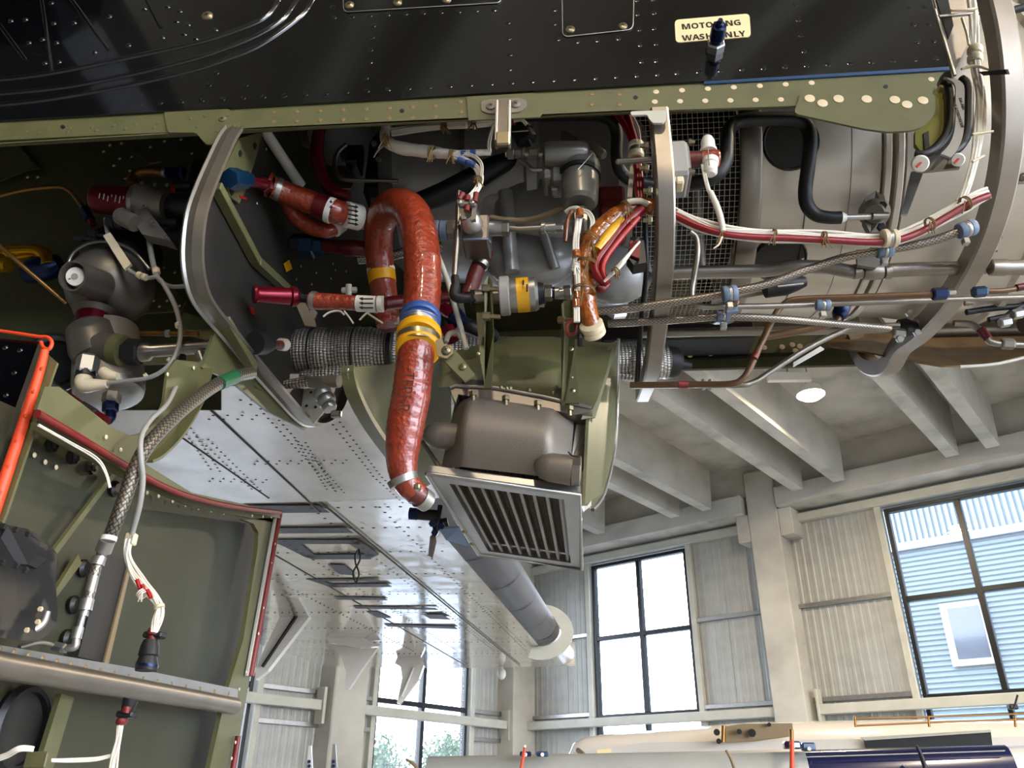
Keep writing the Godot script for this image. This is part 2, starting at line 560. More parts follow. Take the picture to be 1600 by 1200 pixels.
	mat("wire_red", Color(0.48, 0.03, 0.07), 0.35)
	mat("wire_white", Color(0.82, 0.79, 0.73), 0.45)
	mat("twine", Color(0.42, 0.33, 0.18), 0.9)
	mat("amber", Color(0.64, 0.37, 0.08), 0.24, 0.0, 0.6)
	tri_tex(M.amber, noise(0.02, 4, [Color(0.45, 0.3, 0.2), Color(0.9, 0.8, 0.7), Color(1, 1, 1)], 512, 17), 10.0, wrinkle, 0.08)
	mat("amber_dark", Color(0.40, 0.20, 0.06), 0.3, 0.0, 0.5)
	mat("yellow", Color(0.86, 0.60, 0.02), 0.4)
	mat("yellow_tape", Color(0.85, 0.62, 0.08), 0.35)
	mat("blue_ano", Color(0.03, 0.10, 0.24), 0.3, 0.6)
	mat("teal_ano", Color(0.03, 0.17, 0.27), 0.3, 0.4)
	mat("blue_clamp", Color(0.17, 0.28, 0.50), 0.45)
	mat("pale_blue", Color(0.40, 0.46, 0.55), 0.5)
	mat("blue_paint", Color(0.05, 0.075, 0.24), 0.2, 0.0, 1.0)
	mat("edge_blue", Color(0.17, 0.27, 0.40), 0.3)
	mat("gold", Color(0.80, 0.58, 0.06), 0.25, 0.85)
	mat("brass", Color(0.52, 0.37, 0.19), 0.35, 0.75)
	mat("bronze", Color(0.40, 0.30, 0.21), 0.4, 0.45)
	tri_tex(mat("ring_metal", Color(0.62, 0.58, 0.535), 0.42, 0.6), smudge, 3.0)
	tri_tex(mat("stained", Color(0.55, 0.46, 0.33), 0.38, 0.4), noise(0.01, 4, [Color(0.6, 0.5, 0.4), Color(0.9, 0.85, 0.75), Color(1, 1, 1)], 512, 41), 3.0)
	mat("zinc", Color(0.55, 0.51, 0.41), 0.33, 0.85)
	mat("copper", Color(0.47, 0.39, 0.25), 0.45, 0.3)
	mat("pale_rivet", Color(0.80, 0.73, 0.60), 0.45, 0.1)
	mat("white", Color(0.86, 0.84, 0.80), 0.4)
	mat("nylon", Color(0.80, 0.74, 0.62), 0.4)
	mat("cable", Color(0.55, 0.54, 0.52), 0.4)
	mat("black", Color(0.012, 0.012, 0.014), 0.45)
	mat("ink", Color(0.01, 0.01, 0.015), 0.6)
	mat("cream", Color(0.90, 0.82, 0.62), 0.4)
	mat("orange", Color(0.86, 0.27, 0.11), 0.45)
	mat("seal_red", Color(0.42, 0.07, 0.06), 0.5)
	mat("letter_grey", Color(0.17, 0.165, 0.17), 0.5)
	mat("stamp", Color(0.17, 0.055, 0.04), 0.6)
	mat("bottle", Color(0.37, 0.345, 0.315), 0.42, 0.5)
	mat("green_mark", Color(0.10, 0.34, 0.20), 0.5)
	mat("tan", Color(0.50, 0.42, 0.30), 0.6)
	mat("olive", Color(0.42, 0.40, 0.06), 0.45)
	mat("window_frame", Color(0.10, 0.10, 0.10), 0.4, 0.2)
	mat("siding", Color(0.33, 0.38, 0.41), 0.5)
	mat("mesh_wire", Color(0.75, 0.72, 0.67), 0.4, 0.5)
	mat("leaf", Color(0.16, 0.25, 0.07), 0.6)
	M.leaf.backlight_enabled = true
	M.leaf.backlight = Color(0.1, 0.15, 0.04)
	mat("bark", Color(0.2, 0.15, 0.1), 0.9)
	mat("asphalt", Color(0.42, 0.42, 0.42), 0.9)
	var gl := mat("glass", Color(0.92, 0.97, 1.0, 0.08), 0.0)
	gl.transparency = BaseMaterial3D.TRANSPARENCY_ALPHA
	var dg := mat("dark_glass", Color(0.16, 0.19, 0.24), 0.08)
	dg.metallic = 0.1
	var glow := mat("lamp_glow", Color(1, 0.96, 0.9), 0.5)
	glow.emission_enabled = true
	glow.emission = Color(1, 0.93, 0.82)
	glow.emission_energy_multiplier = 14.0
	var br := mat("braid", Color(0.62, 0.58, 0.53), 0.38, 0.8)
	br.albedo_texture = braid_tex(grey(0.45), grey(1.0))
	br.uv1_scale = Vector3(2, 45, 1)
	var br2 := mat("braid_dark", Color(0.47, 0.44, 0.39), 0.45, 0.6)
	br2.albedo_texture = braid_tex(grey(0.3), grey(1.0))
	br2.uv1_scale = Vector3(2, 40, 1)
	var foil := mat("foil", Color(0.80, 0.77, 0.73), 0.3, 0.7)
	foil.uv1_triplanar = true; foil.uv1_world_triplanar = true
	foil.uv1_scale = Vector3.ONE * 22.0
	foil.heightmap_enabled = true; foil.heightmap_texture = weave_tex(); foil.heightmap_scale = 0.2
	foil.albedo_texture = weave_tex()
	# small shared shapes, one unit across their radius
	rivet_mesh = tone(lathe(S(), Vector3.ZERO, Vector3(0, 0.45, 0), [[0, 1], [0.55, 0.82], [0.9, 0.45], [1, 0]], 10), null)
	disc_mesh = tone(lathe(S(), Vector3.ZERO, Vector3(0, 0.12, 0), [[0, 1], [0.8, 0.97], [1, 0.88], [1, 0]], 14), null)
	var st := lathe(S(), Vector3.ZERO, Vector3(0, 0.4, 0), [[0, 1], [0.5, 0.95], [0.95, 0.55], [0.96, 0]], 14)
	box(st, Vector3(0, 0.39, 0), Vector3(0.42, 0, 0), Vector3(0, 0.012, 0), Vector3(0, 0, 0.09))
	box(st, Vector3(0, 0.392, 0), Vector3(0.09, 0, 0), Vector3(0, 0.012, 0), Vector3(0, 0, 0.42))
	screw_mesh = tone(st, null)
	hex_mesh = tone(lathe(S(), Vector3.ZERO, Vector3(0, 0.9, 0), [[0, 1], [0.85, 1], [1, 0.85], [1, 0]], 6, true), null)
# ---------- the hangar. Room coordinates s (along the window wall), h (above the eye), t (towards the viewer), in modules of HS metres
func R(s: float, h: float, t: float) -> Vector3:
	return EYE + (RX * s + Vector3.UP * h + RZ * t) * HS
func rb(s0, s1, h0, h1, t0, t1, bev := 0.006, st: SurfaceTool = null) -> SurfaceTool:
	if st == null: st = S()
	return box(st, R((s0 + s1) * 0.5, (h0 + h1) * 0.5, (t0 + t1) * 0.5), RX * absf(s1 - s0) * 0.5 * HS, Vector3.UP * absf(h1 - h0) * 0.5 * HS, RZ * absf(t1 - t0) * 0.5 * HS, bev)
const FL := -1.2069        # floor
const CE := 3.86           # ceiling
const WT := -9.55          # window wall
const WS := -7.9           # end wall
const S1 := 9.0
const T1 := 8.5
# trapezoid-ribbed sheet standing along a wall: from a0 to a1 along it, h0 to h1 high; end = on the end wall
func sheet(a0: float, a1: float, h0: float, h1: float, endwall: bool) -> SurfaceTool:
	var pr := []
	var n := maxi(1, int((a1 - a0) / 0.075))
	for i in n:
		var w := (a1 - a0) / n
		var x := a0 + w * i
		pr.append_array([[x, 0.0], [x + w * 0.5, 0.0], [x + w * 0.62, 0.005], [x + w * 0.88, 0.005]])
	pr.append([a1, 0.0])
	var st := S()
	st.set_smooth_group(-1)
	for i in pr.size() - 1:
		var q := []
		for e in [[pr[i], h0], [pr[i + 1], h0], [pr[i + 1], h1], [pr[i], h1]]:
			q.append(R(WS + 0.02 + e[0][1], e[1], e[0][0]) if endwall else R(e[0][0], e[1], WT + 0.02 + e[0][1]))
		if endwall: quad(st, q[0], q[1], q[2], q[3])
		else: quad(st, q[0], q[3], q[2], q[1])
	return st
func wb(endwall: bool, a0, a1, h0, h1, o0, o1, bev := 0.006) -> SurfaceTool:
	return rb(WS + o0, WS + o1, h0, h1, a0, a1, bev) if endwall else rb(a0, a1, h0, h1, WT + o0, WT + o1, bev)
func window_unit(nr: int, endwall: bool, a0: float, a1: float, h0: float, h1: float, rows: int, where: String, full := true) -> void:
	var w := T("window_%d" % nr, "black framed hangar window with clear panes " + where, "window", "", "structure")
	var f := 0.045
	for q in [[a0, a0 + f, h0, h1], [a1 - f, a1, h0, h1], [a0 + f, a1 - f, h1 - f, h1], [a0 + f, a1 - f, h0, h0 + f]]:
		part("frame_member", wb(endwall, q[0], q[1], q[2], q[3], -0.06, 0.03), M.window_frame, w)
	var mid := (a0 + a1) * 0.5
	part("mullion", wb(endwall, mid - 0.03, mid + 0.03, h0 + f, h1 - f, -0.06, 0.025), M.window_frame, w)
	for k in range(1, rows):
		var h := h0 + (h1 - h0) * k / rows
		part("transom", wb(endwall, a0 + f, a1 - f, h - 0.028, h + 0.028, -0.06, 0.022), M.window_frame, w)
	for k in rows:
		for e in 2:
			part("pane", wb(endwall, a0 + f if e == 0 else mid, mid if e == 0 else a1 - f, h0 + (h1 - h0) * k / rows, h0 + (h1 - h0) * (k + 1) / rows, -0.022, -0.018, 0.0), M.glass, w)
func hangar() -> void:
	one("floor", rb(WS - 0.5, S1 + 0.5, FL - 0.2, FL, WT - 0.5, T1 + 0.5, 0), M.floor, "smooth grey hangar floor", "floor", "", "structure")
	one("ceiling", rb(WS - 0.5, S1 + 0.5, CE, CE + 0.3, WT - 0.5, T1 + 0.5, 0), M.concrete, "bare concrete hangar ceiling slab above the ribs", "ceiling", "", "structure")
	# ceiling ribs in pairs
	var rs := [[-6.5, 0], [-6.04, 1], [-4.87, 0], [-4.41, 1], [-3.22, 0], [-2.73, 1], [-1.52, 0], [-1.13, 1], [0.12, 0], [0.58, 1], [1.77, 0], [2.23, 1], [3.42, 0], [3.88, 1], [5.07, 0], [5.53, 1], [6.72, 0], [7.18, 1]]
	var rl := ["concrete ceiling rib at the far left end beside the oil cooler", "second concrete ceiling rib from the far left end", "long concrete ceiling rib left of the one above the pillar", "long concrete ceiling rib just left of the tall pillar", "concrete ceiling rib that meets the wall right of the tall pillar", "thick concrete ceiling rib left of the lit lamp's bay corner", "left one of the two close ceiling ribs right of the lamp", "rightmost visible ceiling rib, near the upper right window"]
	for i in rs.size():
		var s: float = rs[i][0]
		var st := S()
		var pf := [Vector2(-0.065, 3.3), Vector2(0.065, 3.3), Vector2(0.095, CE), Vector2(-0.095, CE)]
		var q := []
		for p in pf: q.append(R(s + p.x, p.y, -9.06))
		prism(st, q, RZ * (T1 + 9.0) * HS)
		one("ceiling_rib", st, M.concrete, rl[i] if i < 8 else "concrete ceiling rib behind the viewer", "ceiling rib", "" if i < 8 else "ribs behind the viewer", "structure")
	# edge beam on the window wall and the end wall, upstand above
	for e in [[WS, -4.0, "left"], [-3.55, S1, "right"]]:
		one("edge_beam", rb(e[0], e[1], 3.2, 3.44, -9.62, -9.16), M.concrete, "concrete edge beam under the ceiling ribs, %s of the tall pillar" % e[2], "beam", "", "structure")
	one("edge_beam", rb(WS - 0.1, WS + 0.34, 3.2, 3.44, -9.1, T1), M.concrete, "concrete edge beam along the end wall", "beam", "", "structure")
	one("wall_upper", rb(WS - 0.1, WS + 0.2, 3.44, CE, WT, T1), M.concrete, "concrete upstand along the end wall", "wall", "", "structure")
	one("wall_upper", rb(WS, S1, 3.44, CE, -9.6, -9.3), M.concrete, "concrete upstand between the ceiling ribs", "wall", "", "structure")
	# pillars
	var pl := {-3.77: "tall concrete pillar with side corbels between the two right windows", 0.33: "concrete pillar on the window wall right of view", 4.43: "concrete pillar on the window wall far right of view", 8.5: "concrete pillar at the corner right of view"}
	for s in pl:
		var p := T("pillar", pl[s], "pillar", "", "structure")
		part("shaft", rb(s - 0.19, s + 0.19, FL, 3.74, -9.62, -9.24, 0.02), M.concrete)
		for e in [-1, 1]: part("corbel", rb(s + e * 0.19, s + e * 0.36, 2.86, 3.2, -9.6, -9.25, 0.015), M.concrete)
	var pz := {-9.3: "concrete corner pillar below the far wing tip", -6.2: "concrete pillar behind the flap brackets", -2.9: "concrete pillar on the end wall left of view", 0.4: "concrete pillar on the end wall far left", 3.7: "concrete pillar on the end wall behind the viewer", 7.0: "concrete pillar at the rear of the end wall"}
	for t in pz:
		one("pillar", rb(WS - 0.05, WS + 0.3, FL, 3.3, t - 0.24, t + 0.24, 0.02), M.concrete, pz[t], "pillar", "", "structure")
	# window wall and end wall: openings at the windows
	var bays := [[-6.54, -5.01], [-2.44, -0.91], [1.66, 3.19], [5.76, 7.29]]
	var names_w := ["beyond the oil cooler, left of the tall pillar", "at the right edge, looking onto a sided building", "right of view on the long wall", "far right of view on the long wall"]
	var wall := T("wall_right", "white ribbed sheet wall with windows", "wall", "", "structure")
	var sol := [[WS, bays[0][0] - 0.05]]
	for i in bays.size(): sol.append([bays[i][1] + 0.05, (bays[i + 1][0] - 0.05) if i + 1 < bays.size() else S1])
	for q in sol:
		part("backing", rb(q[0], q[1], FL, 3.3, WT - 0.12, WT, 0), M.panel, wall)
		var a: float = q[0]
		while a < q[1] - 0.02:
			var b := minf(a + 0.45, q[1])
			for h in [[FL, 0.86], [0.86, 2.03], [2.03, 3.06]]: part("panel", sheet(a, b - 0.004, h[0], h[1], false), M.panel, wall)
			a = b
		for h in [1.03, 2.06]: part("rail", rb(q[0], q[1], h - 0.03, h + 0.02, WT + 0.03, WT + 0.075, 0.004), M.alu, wall)
	for i in bays.size():
		var b = bays[i]
		part("backing", rb(b[0] - 0.05, b[1] + 0.05, 3.04, 3.3, WT - 0.12, WT, 0), M.panel, wall)
		part("backing", rb(b[0] - 0.05, b[1] + 0.05, FL, -0.3, WT - 0.12, WT, 0), M.panel, wall)
		for e in [b[0] - 0.09, b[1] + 0.02]: part("post", rb(e, e + 0.07, FL, 3.06, WT - 0.02, WT + 0.085), M.cream_steel, wall)
		window_unit(i + 1, false, b[0], b[1], 0.97, 3.02, 2, names_w[i])
		var lw := T("window_%d" % (i + 11), "low strip window under the steel girt, below the window " + names_w[i], "window", "", "structure")
		part("pane", rb(b[0], b[1], -0.3, 0.86, WT - 0.022, WT - 0.018, 0), M.glass)
		part("frame_member", rb(b[0], b[0] + 0.045, -0.3, 0.97, WT - 0.06, WT + 0.03), M.window_frame)
		part("mullion", rb((b[0] + b[1]) * 0.5 - 0.024, (b[0] + b[1]) * 0.5 + 0.024, -0.3, 0.97, WT - 0.06, WT + 0.03), M.window_frame)
	part("header", rb(WS, -3.96, 3.05, 3.15, WT + 0.0, WT + 0.11), M.cream_steel, wall)
	part("header", rb(-3.58, S1, 3.05, 3.15, WT + 0.0, WT + 0.11), M.cream_steel, wall)
	for q in [[WS, -3.96, "left of the tall pillar"], [-3.5, 0.14, "right of the tall pillar"], [0.52, S1, "far right"]]:
		var g := T("girt", "square cream steel girt across the window wall, " + q[2], "steel beam", "", "structure")
		part("tube", rb(q[0], q[1], 0.86, 0.965, WT + 0.1, WT + 0.2, 0.01), M.cream_steel)
		part("end_plate", rb(q[0] - 0.0, q[0] + 0.03, 0.72, 1.12, WT + 0.09, WT + 0.22), M.cream_steel)
	var ew := T("wall_left", "white ribbed sheet end wall with windows", "wall", "", "structure")
	var eb := [[-8.42, -6.8], [-5.1, -3.48]]
	var es := [[WT, -8.5]]
	for i in eb.size(): es.append([eb[i][1] + 0.05, (eb[i + 1][0] - 0.05) if i + 1 < eb.size() else T1])
	for q in es:
		part("backing", rb(WS - 0.12, WS, FL, 3.3, q[0], q[1], 0), M.panel, ew)
		var a: float = q[0]
		while a < q[1] - 0.02:
			var b := minf(a + 0.45, q[1])
			for h in [[FL, 0.86], [0.86, 2.03], [2.03, 3.2]]: part("panel", sheet(a, b - 0.004, h[0], h[1], true), M.panel, ew)
			a = b
		for h in [0.72, 1.06, 2.06]: part("rail", rb(WS + 0.03, WS + 0.075, h - 0.03, h + 0.02, q[0], q[1], 0.004), M.alu, ew)
	var nm := ["behind the far wing tip", "left of the flap brackets behind the cowl door", "on the end wall left of view", "on the end wall farther left", "on the end wall behind the viewer"]
	for i in eb.size():
		var b = eb[i]
		part("backing", rb(WS - 0.12, WS, 3.04, 3.3, b[0] - 0.05, b[1] + 0.05, 0), M.panel, ew)
		part("backing", rb(WS - 0.12, WS, FL, -0.9, b[0] - 0.05, b[1] + 0.05, 0), M.panel, ew)
		for e in [b[0] - 0.09, b[1] + 0.02]: part("post", rb(WS - 0.02, WS + 0.085, FL, 3.2, e, e + 0.07), M.cream_steel, ew)
		window_unit(i + 5, true, b[0], b[1], -0.9, 3.02, 4, nm[i])
	for q in [[-9.06, -6.44, "behind the far wing tip"], [-5.9, -3.14, "behind the cowl door's edge"], [-2.6, T1, "left of view"]]:
		var g := T("girt", "square cream steel girt across the end wall, " + q[2], "steel beam", "", "structure")
		part("tube", rb(WS + 0.1, WS + 0.2, 0.86, 0.965, q[0], q[1], 0.01), M.cream_steel)
		for e in [q[0], q[1]]: part("end_plate", rb(WS + 0.09, WS + 0.23, 0.72, 1.1, e - 0.02, e + 0.02), M.cream_steel)
	# the two walls behind the viewer; the one to the right has the open hangar door
	one("wall_rear", rb(WS, S1, FL, CE, T1, T1 + 0.2, 0), M.panel, "white wall behind the viewer", "wall", "", "structure")
	var rw := T("wall_behind", "wall right of the viewer with the open hangar door", "wall", "", "structure")
	part("panel", rb(S1, S1 + 0.2, FL, CE, WT, -7.0, 0), M.panel)
	part("panel", rb(S1, S1 + 0.2, FL, CE, 6.0, T1, 0), M.panel)
	part("panel", rb(S1, S1 + 0.2, 2.9, CE, -7.0, 6.0, 0), M.panel)
	# lamps
	var k := 0
	for q in [[-2.2, -6.95], [2.2, -6.95], [6.4, -6.95], [2.6, -2.2], [6.4, -2.2], [2.6, 3.0], [6.4, 3.0]]:
		var lp := T("pendant_lamp", ["lit pendant lamp hanging from the ceiling above the windows", "lit pendant lamp out of view above the nacelle"][mini(k, 1)], "lamp", "" if k == 0 else "lamps out of view")
		var c := R(q[0], 3.42, q[1])
		part("rod", tube(S(), [R(q[0], CE, q[1]), c + Vector3(0, 0.2, 0)], 0.009, 8), M.alu)
		part("housing", lathe(S(), c + Vector3(0, 0.21, 0), c, [[0, 0.0], [0.02, 0.05], [0.35, 0.07], [0.5, 0.15], [1, 0.19], [0.99, 0.18], [0.6, 0.13]], 24), M.white)
		part("diffuser", lathe(S(), c + Vector3(0, 0.03, 0), c + Vector3(0, -0.075, 0), [[0, 0.0], [0, 0.175], [0.35, 0.185], [0.8, 0.12], [1, 0.0]], 24), M.lamp_glow)
		var l := AreaLight3D.new()
		l.name = "lamp_light"
		l.area_size = Vector2(0.32, 0.32)
		l.area_normalize_energy = true
		l.light_energy = LAMP
		l.light_color = Color(1, 0.92, 0.8)
		l.area_range = 40
		l.shadow_enabled = true
		l.position = c + Vector3(0, -0.09, 0)
		l.rotation.x = -PI / 2
		add_child(l)
		k += 1
	var ft := T("tube_lamp", "short white unlit tube light under the ceiling, left of the lit lamp", "lamp")
	part("housing", bar(S(), R(-2.46, 3.55, -6.6), R(-2.14, 3.55, -6.85), 0.14, 0.07, Vector3.UP, 0.01), M.white)
	part("stem", tube(S(), [R(-2.3, CE, -6.72), R(-2.3, 3.58, -6.72)], 0.012, 8), M.alu)
	# outside
	one("ground", rb(-60, 60, FL - 0.5, FL - 0.2, -60, 60, 0), M.asphalt, "pale paved ground outside the hangar", "ground", "", "structure")
	var nb := T("neighbour_building", "pale blue sided building outside the right window", "building")
	part("body", rb(-5.6, 7, FL - 0.2, 8, -24, -18.1, 0), M.siding, nb)
	var sid := S()
	var h := 0.0
	while h < 4.75:
		prism(sid, [R(-5.6, h, -18.1), R(-5.6, h + 0.03, -18.05), R(-5.6, h + 0.08, -18.1)], RX * 12.6 * HS)
		h += 0.1
	part("siding", sid, M.siding, nb).set_meta("kind", "stuff")
	part("ledge", rb(-5.7, 7, 4.76, 4.92, -18.1, -17.98), M.pale_blue, nb)
	for i in 50: part("slat", rb(-5.6 + i * 0.12, -5.53 + i * 0.12, 4.92, 8, -18.12, -18.04, 0), M.siding, nb)
	var wn := part("window", rb(-3.95, -3.12, 2.38, 3.58, -18.05, -17.98), M.cable, nb)
	part("pane", rb(-3.82, -3.24, 2.5, 3.47, -17.985, -17.97, 0), M.dark_glass, wn)
	# trees beyond the end wall, low over the window sill
	for i in 4:
		var c := R([-14.0, -15.5, -13.5, -16.5][i], [0.25, 0.5, 0.1, 0.75][i], [-10.6, -13.2, -8.6, -17.2][i])
		var tr := T("tree", ["green tree outside the end window, right pane", "green tree outside the end window, farther back", "green tree outside the end window, left pane", "distant tree outside the right wall's window"][i], "tree")
		part("trunk", tube(S(), [Vector3(c.x, -0.2, c.z), c], [0.16, 0.08], 8), M.bark)
		var lf := S()
		tri(lf, Vector3(-0.05, 0, 0), Vector3(0, 0.01, 0.09), Vector3(0.05, 0, 0)); tri(lf, Vector3(-0.05, 0, 0), Vector3(0.05, 0, 0), Vector3(0, 0.01, -0.09))
		var mm := MultiMesh.new()
		mm.transform_format = MultiMesh.TRANSFORM_3D
		mm.mesh = tone(lf, null)
		mm.instance_count = 4200
		for j in 4200:
			var a := rng.randf() * TAU; var e := rng.randf_range(-1, 1); var rr := pow(rng.randf(), 0.4) * (1.0 + 0.25 * sin(a * 5 + e * 7))
			var p := c + Vector3(cos(a) * sqrt(1 - e * e) * 1.4, e * 1.15, sin(a) * sqrt(1 - e * e) * 1.4) * rr
			mm.set_instance_transform(j, Transform3D(Basis.from_euler(Vector3(rng.randf() * 6, rng.randf() * 6, rng.randf() * 6)), p))
		var mi := MultiMeshInstance3D.new()
		mi.multimesh = mm
		mi.material_override = M.leaf
		mi.name = "foliage"
		mi.set_meta("kind", "stuff")
		tr.add_child(mi)
# ---------- nacelle structure, wing, cowl doors
func screw(p: Vector3, n: Vector3, r: float, m: Material, parent: Node3D = null) -> void:
	var b := up_to(n)
	b = b.rotated(n.normalized(), 0.5)
	put("screw", screw_mesh, m, Transform3D(b.scaled_local(Vector3(r, r, r)), p), parent)
	var st := S()
	box(st, Vector3.ZERO, Vector3(0.42, 0, 0), Vector3(0, 0.02, 0), Vector3(0, 0, 0.1))
	box(st, Vector3.ZERO, Vector3(0.1, 0, 0), Vector3(0, 0.021, 0), Vector3(0, 0, 0.42))
	put("cross_recess", tone(st, null), M.ink, Transform3D(b.scaled_local(Vector3(r, r, r)), p + n.normalized() * r * 0.39), parent)
func screws(uv: Array, d: float, rpx: float, m: Material, parent: Node3D = null) -> void:
	for i in range(0, uv.size(), 2):
		var p := P(uv[i], uv[i + 1], d)
		screw(p, Vector3(0, 0, 1), rpx * mpp(p), m, parent)
func rounded(c: Array, r: float, n := 5) -> Array:   # px polygon with rounded corners, flat list
	var o := []
	var k := c.size() / 2
	for i in k:
		var p := Vector2(c[i * 2], c[i * 2 + 1])
		var a := Vector2(c[((i + k - 1) % k) * 2], c[((i + k - 1) % k) * 2 + 1])
		var b := Vector2(c[((i + 1) % k) * 2], c[((i + 1) % k) * 2 + 1])
		var p0 := p + (a - p).normalized() * r; var p1 := p + (b - p).normalized() * r
		for j in n + 1:
			var t := j / float(n)
			var q := p0.lerp(p, t).lerp(p.lerp(p1, t), t)
			o.append(q.x); o.append(q.y)
	return o
func shell() -> void:
	# black upper cowl side
	var c := T("upper_cowl", "glossy black riveted upper engine cowl with a cream caution placard", "cowl")
	part("side_skin", zp([-260, 205, 0, 188, 740, 146.5, 1482, 105, 1466, 40, 1440, -60, 1100, -420, -260, -380], 0.75, 0.004), M.black_paint)
	var cs: MeshInstance3D = cur.get_child(0)
	part("blue_edge", dp([[1100, 127, 0.7495], [1483, 104, 0.7495], [1484, 109, 0.7515], [1100, 131, 0.7515]], Vector3(0, 0, -0.003)), M.edge_blue, null, "blue painted lower edge")
	for r in [row(218, 162.5, 1026, 116, 26), row(1057, 114, 1463, 91, 13), row(522, 27, 772, 15, 10), [583, 40, 581, 58, 579, 78, 578, 97, 572, 122], [794, 35, 795, 60, 797, 85, 796, 108, 520, 11], [866, 15, 866, 37, 872, 61, 902, 65, 932, 63, 965, 60], [994, 0, 995, 22, 998, 46, 999, 70, 1001, 96, 1019, -1, 1021, 20, 1021, 44, 1024, 68, 1024, 95], [1418, 12, 1427, 38, 1433, 65, 1445, 11, 1452, 37, 1459, 63, 1243, 7, 1247, 31, 1251, 55, 1256, 80], [326, 133, 338, 114, 384, 133]]:
		rivets(r, 0.75, 4.6, M.black_paint, cs, disc_mesh)
	rivets([17, 33, 40, 31, 45, 67, 66, 62, 88, 67, 70, 99, 92, 97, 80, 5, 84, 37, 116, 36, 171, 26, 148, 82, 201, 71, 226, 14, 254, 59, 288, 54, 306, 61, 276, 34, 294, 39, 337, 47, 262, 11, 281, 18], 0.75, 4.6, M.black_paint, cs)
	# three moulded beads where the cowl flares into the wing
	for b in [[[-40, 168], [0, 165], [80, 156], [200, 135], [300, 112], [360, 92], [400, 76], [445, 47], [478, 18], [492, -8]], [[-40, 152], [0, 148], [100, 138], [200, 119], [280, 100], [340, 82], [400, 58], [440, 33], [462, 5], [468, -10]], [[-40, 130], [0, 126], [80, 116], [200, 92], [310, 68], [370, 49], [410, 32], [432, 8], [438, -8]]]:
		var rows := []
		for q in b: rows.append([q[0], q[1], 0.7515, 5.0])
		part("moulded_bead", hz(rows, 5, 10), M.black_paint, cs)
	for b in [[66, 0, 83, 116], [112, 0, 171, 80], [0, 40, 42, 96], [226, -5, 252, 45]]: part("stiffener_ridge", hz([[b[0], b[1], 0.752, 4.0], [b[2], b[3], 0.752, 4.0]], 1, 8), M.black_paint, cs)
	for q in [[rounded([878, -30, 991, -36, 989, 46, 879, 58], 10), [891, 46, 973, 41], 1], [rounded([535, -30, 783, -40, 783, 4, 537, 19], 8), [546, 8, 621, 4, 698, 0, 775, -5], 2]]:
		var pl := part("access_panel", zp(q[0], 0.7485, 0.0015), M.black_paint)
		var ed := S()
		var k: int = q[0].size() / 2
		var pts := []
		for i in k + 1: pts.append(P(q[0][(i % k) * 2], q[0][(i % k) * 2 + 1], 0.7487))
		tube(ed, pts, 0.0007, 6)
		part("edge_trim", ed, M.alu, pl)
		screws(q[1], 0.7485, 7.5, M.zinc, pl)
	screws([324, 25], 0.75, 9, M.zinc)
	# placard
	var g := part("placard", zp(rounded([1054, 31, 1171, 21, 1173.5, 57, 1056, 66.5], 7), 0.7487, 0.0012), M.cream)
	var ax := P(1171, 41, 0.748) - P(1054, 50, 0.748)
	words("MOTORING", P(1111, 38.5, 0.7484), ax, Vector3.UP, 0.0105, M.ink, g, "lettering", true)
	words("WASH ONLY", P(1115, 56, 0.7484), ax, Vector3.UP, 0.0105, M.ink, g, "lettering", true)
	var w := T("wash_fitting", "blue capped wash nozzle on a silver hex nut, in front of the cream placard", "pipe fitting")
	var p0 := P(1117, 77, 0.75)
	part("hex_nut", lathe(S(), p0, p0 + Vector3(0.0, 0.0, 0.012), [[0, 0], [0, 0.0125], [0.85, 0.0125], [1, 0.0105], [1, 0]], 6, true), M.alu)
	var p1 := p0 + Vector3(0, 0, 0.012)
	part("cap", lathe(S(), p1, p1 + Vector3(0, -0.002, 0.035), [[0, 0], [0, 0.0075], [0.05, 0.0082], [0.15, 0.0082], [0.2, 0.0098], [0.6, 0.0098], [0.72, 0.009], [0.75, 0.0055], [0.86, 0.005], [0.88, 0.0035], [1, 0.003], [1, 0]], 20), M.blue_ano)
	# near longeron
	var l := T("near_longeron", "olive green riveted longeron strip under the black cowl", "longeron")
	var ls := part("web", zp([-260, 240, 0, 219, 180, 210, 400, 201, 740, 186, 985, 174, 1250, 164, 1450, 158, 1470, 118, 1482, 104, 740, 145, 0, 186, -260, 205], 0.754, 0.003), M.green)
	part("lip", dp([[-260, 240, 0.754], [400, 201, 0.754], [740, 186, 0.754], [985, 174, 0.754], [1450, 158, 0.754], [1450, 160.5, 0.772], [985, 177, 0.772], [740, 189, 0.772], [400, 205, 0.772], [-260, 244, 0.772]], Vector3(0, 0.002, 0)), M.green)
	rivets(row(427, 175.5, 680, 166, 8) + row(427, 190, 680, 183, 8) + [719, 159, 754, 163, 924, 147, 968, 147, 924, 163, 968, 163, 720, 175], 0.754, 4.0, M.copper, ls, disc_mesh)
	rivets(row(1025, 143.5, 1268, 129.5, 7) + row(1023, 159, 1220, 155.5, 6) + [1455, 124], 0.754, 4.8, M.pale_rivet, ls, disc_mesh)
	rivets(row(40, 205, 280, 190, 8) + row(60, 208, 240, 199, 5), 0.754, 3.4, M.green, ls, disc_mesh)
	for q in [[628, 173], [993, 152], [1384, 135], [98, 198]]: part("drain_hole", zp(rounded([q[0] - 5, q[1], q[0], q[1] - 4, q[0] + 5, q[1], q[0], q[1] + 4], 3), 0.7535, 0.001), M.ink, ls)
	var sp := part("splice_plate", zp([729, 151, 834, 145, 847, 166, 848, 176, 843, 183, 732, 188], 0.752, 0.0018), M.green)
	var ow := part("oval_washer", zp(rounded([752, 158, 764, 155, 812, 152.5, 823, 157, 823, 167, 812, 175, 764, 177.5, 752, 173], 4), 0.7505, 0.0014), M.casting, sp)
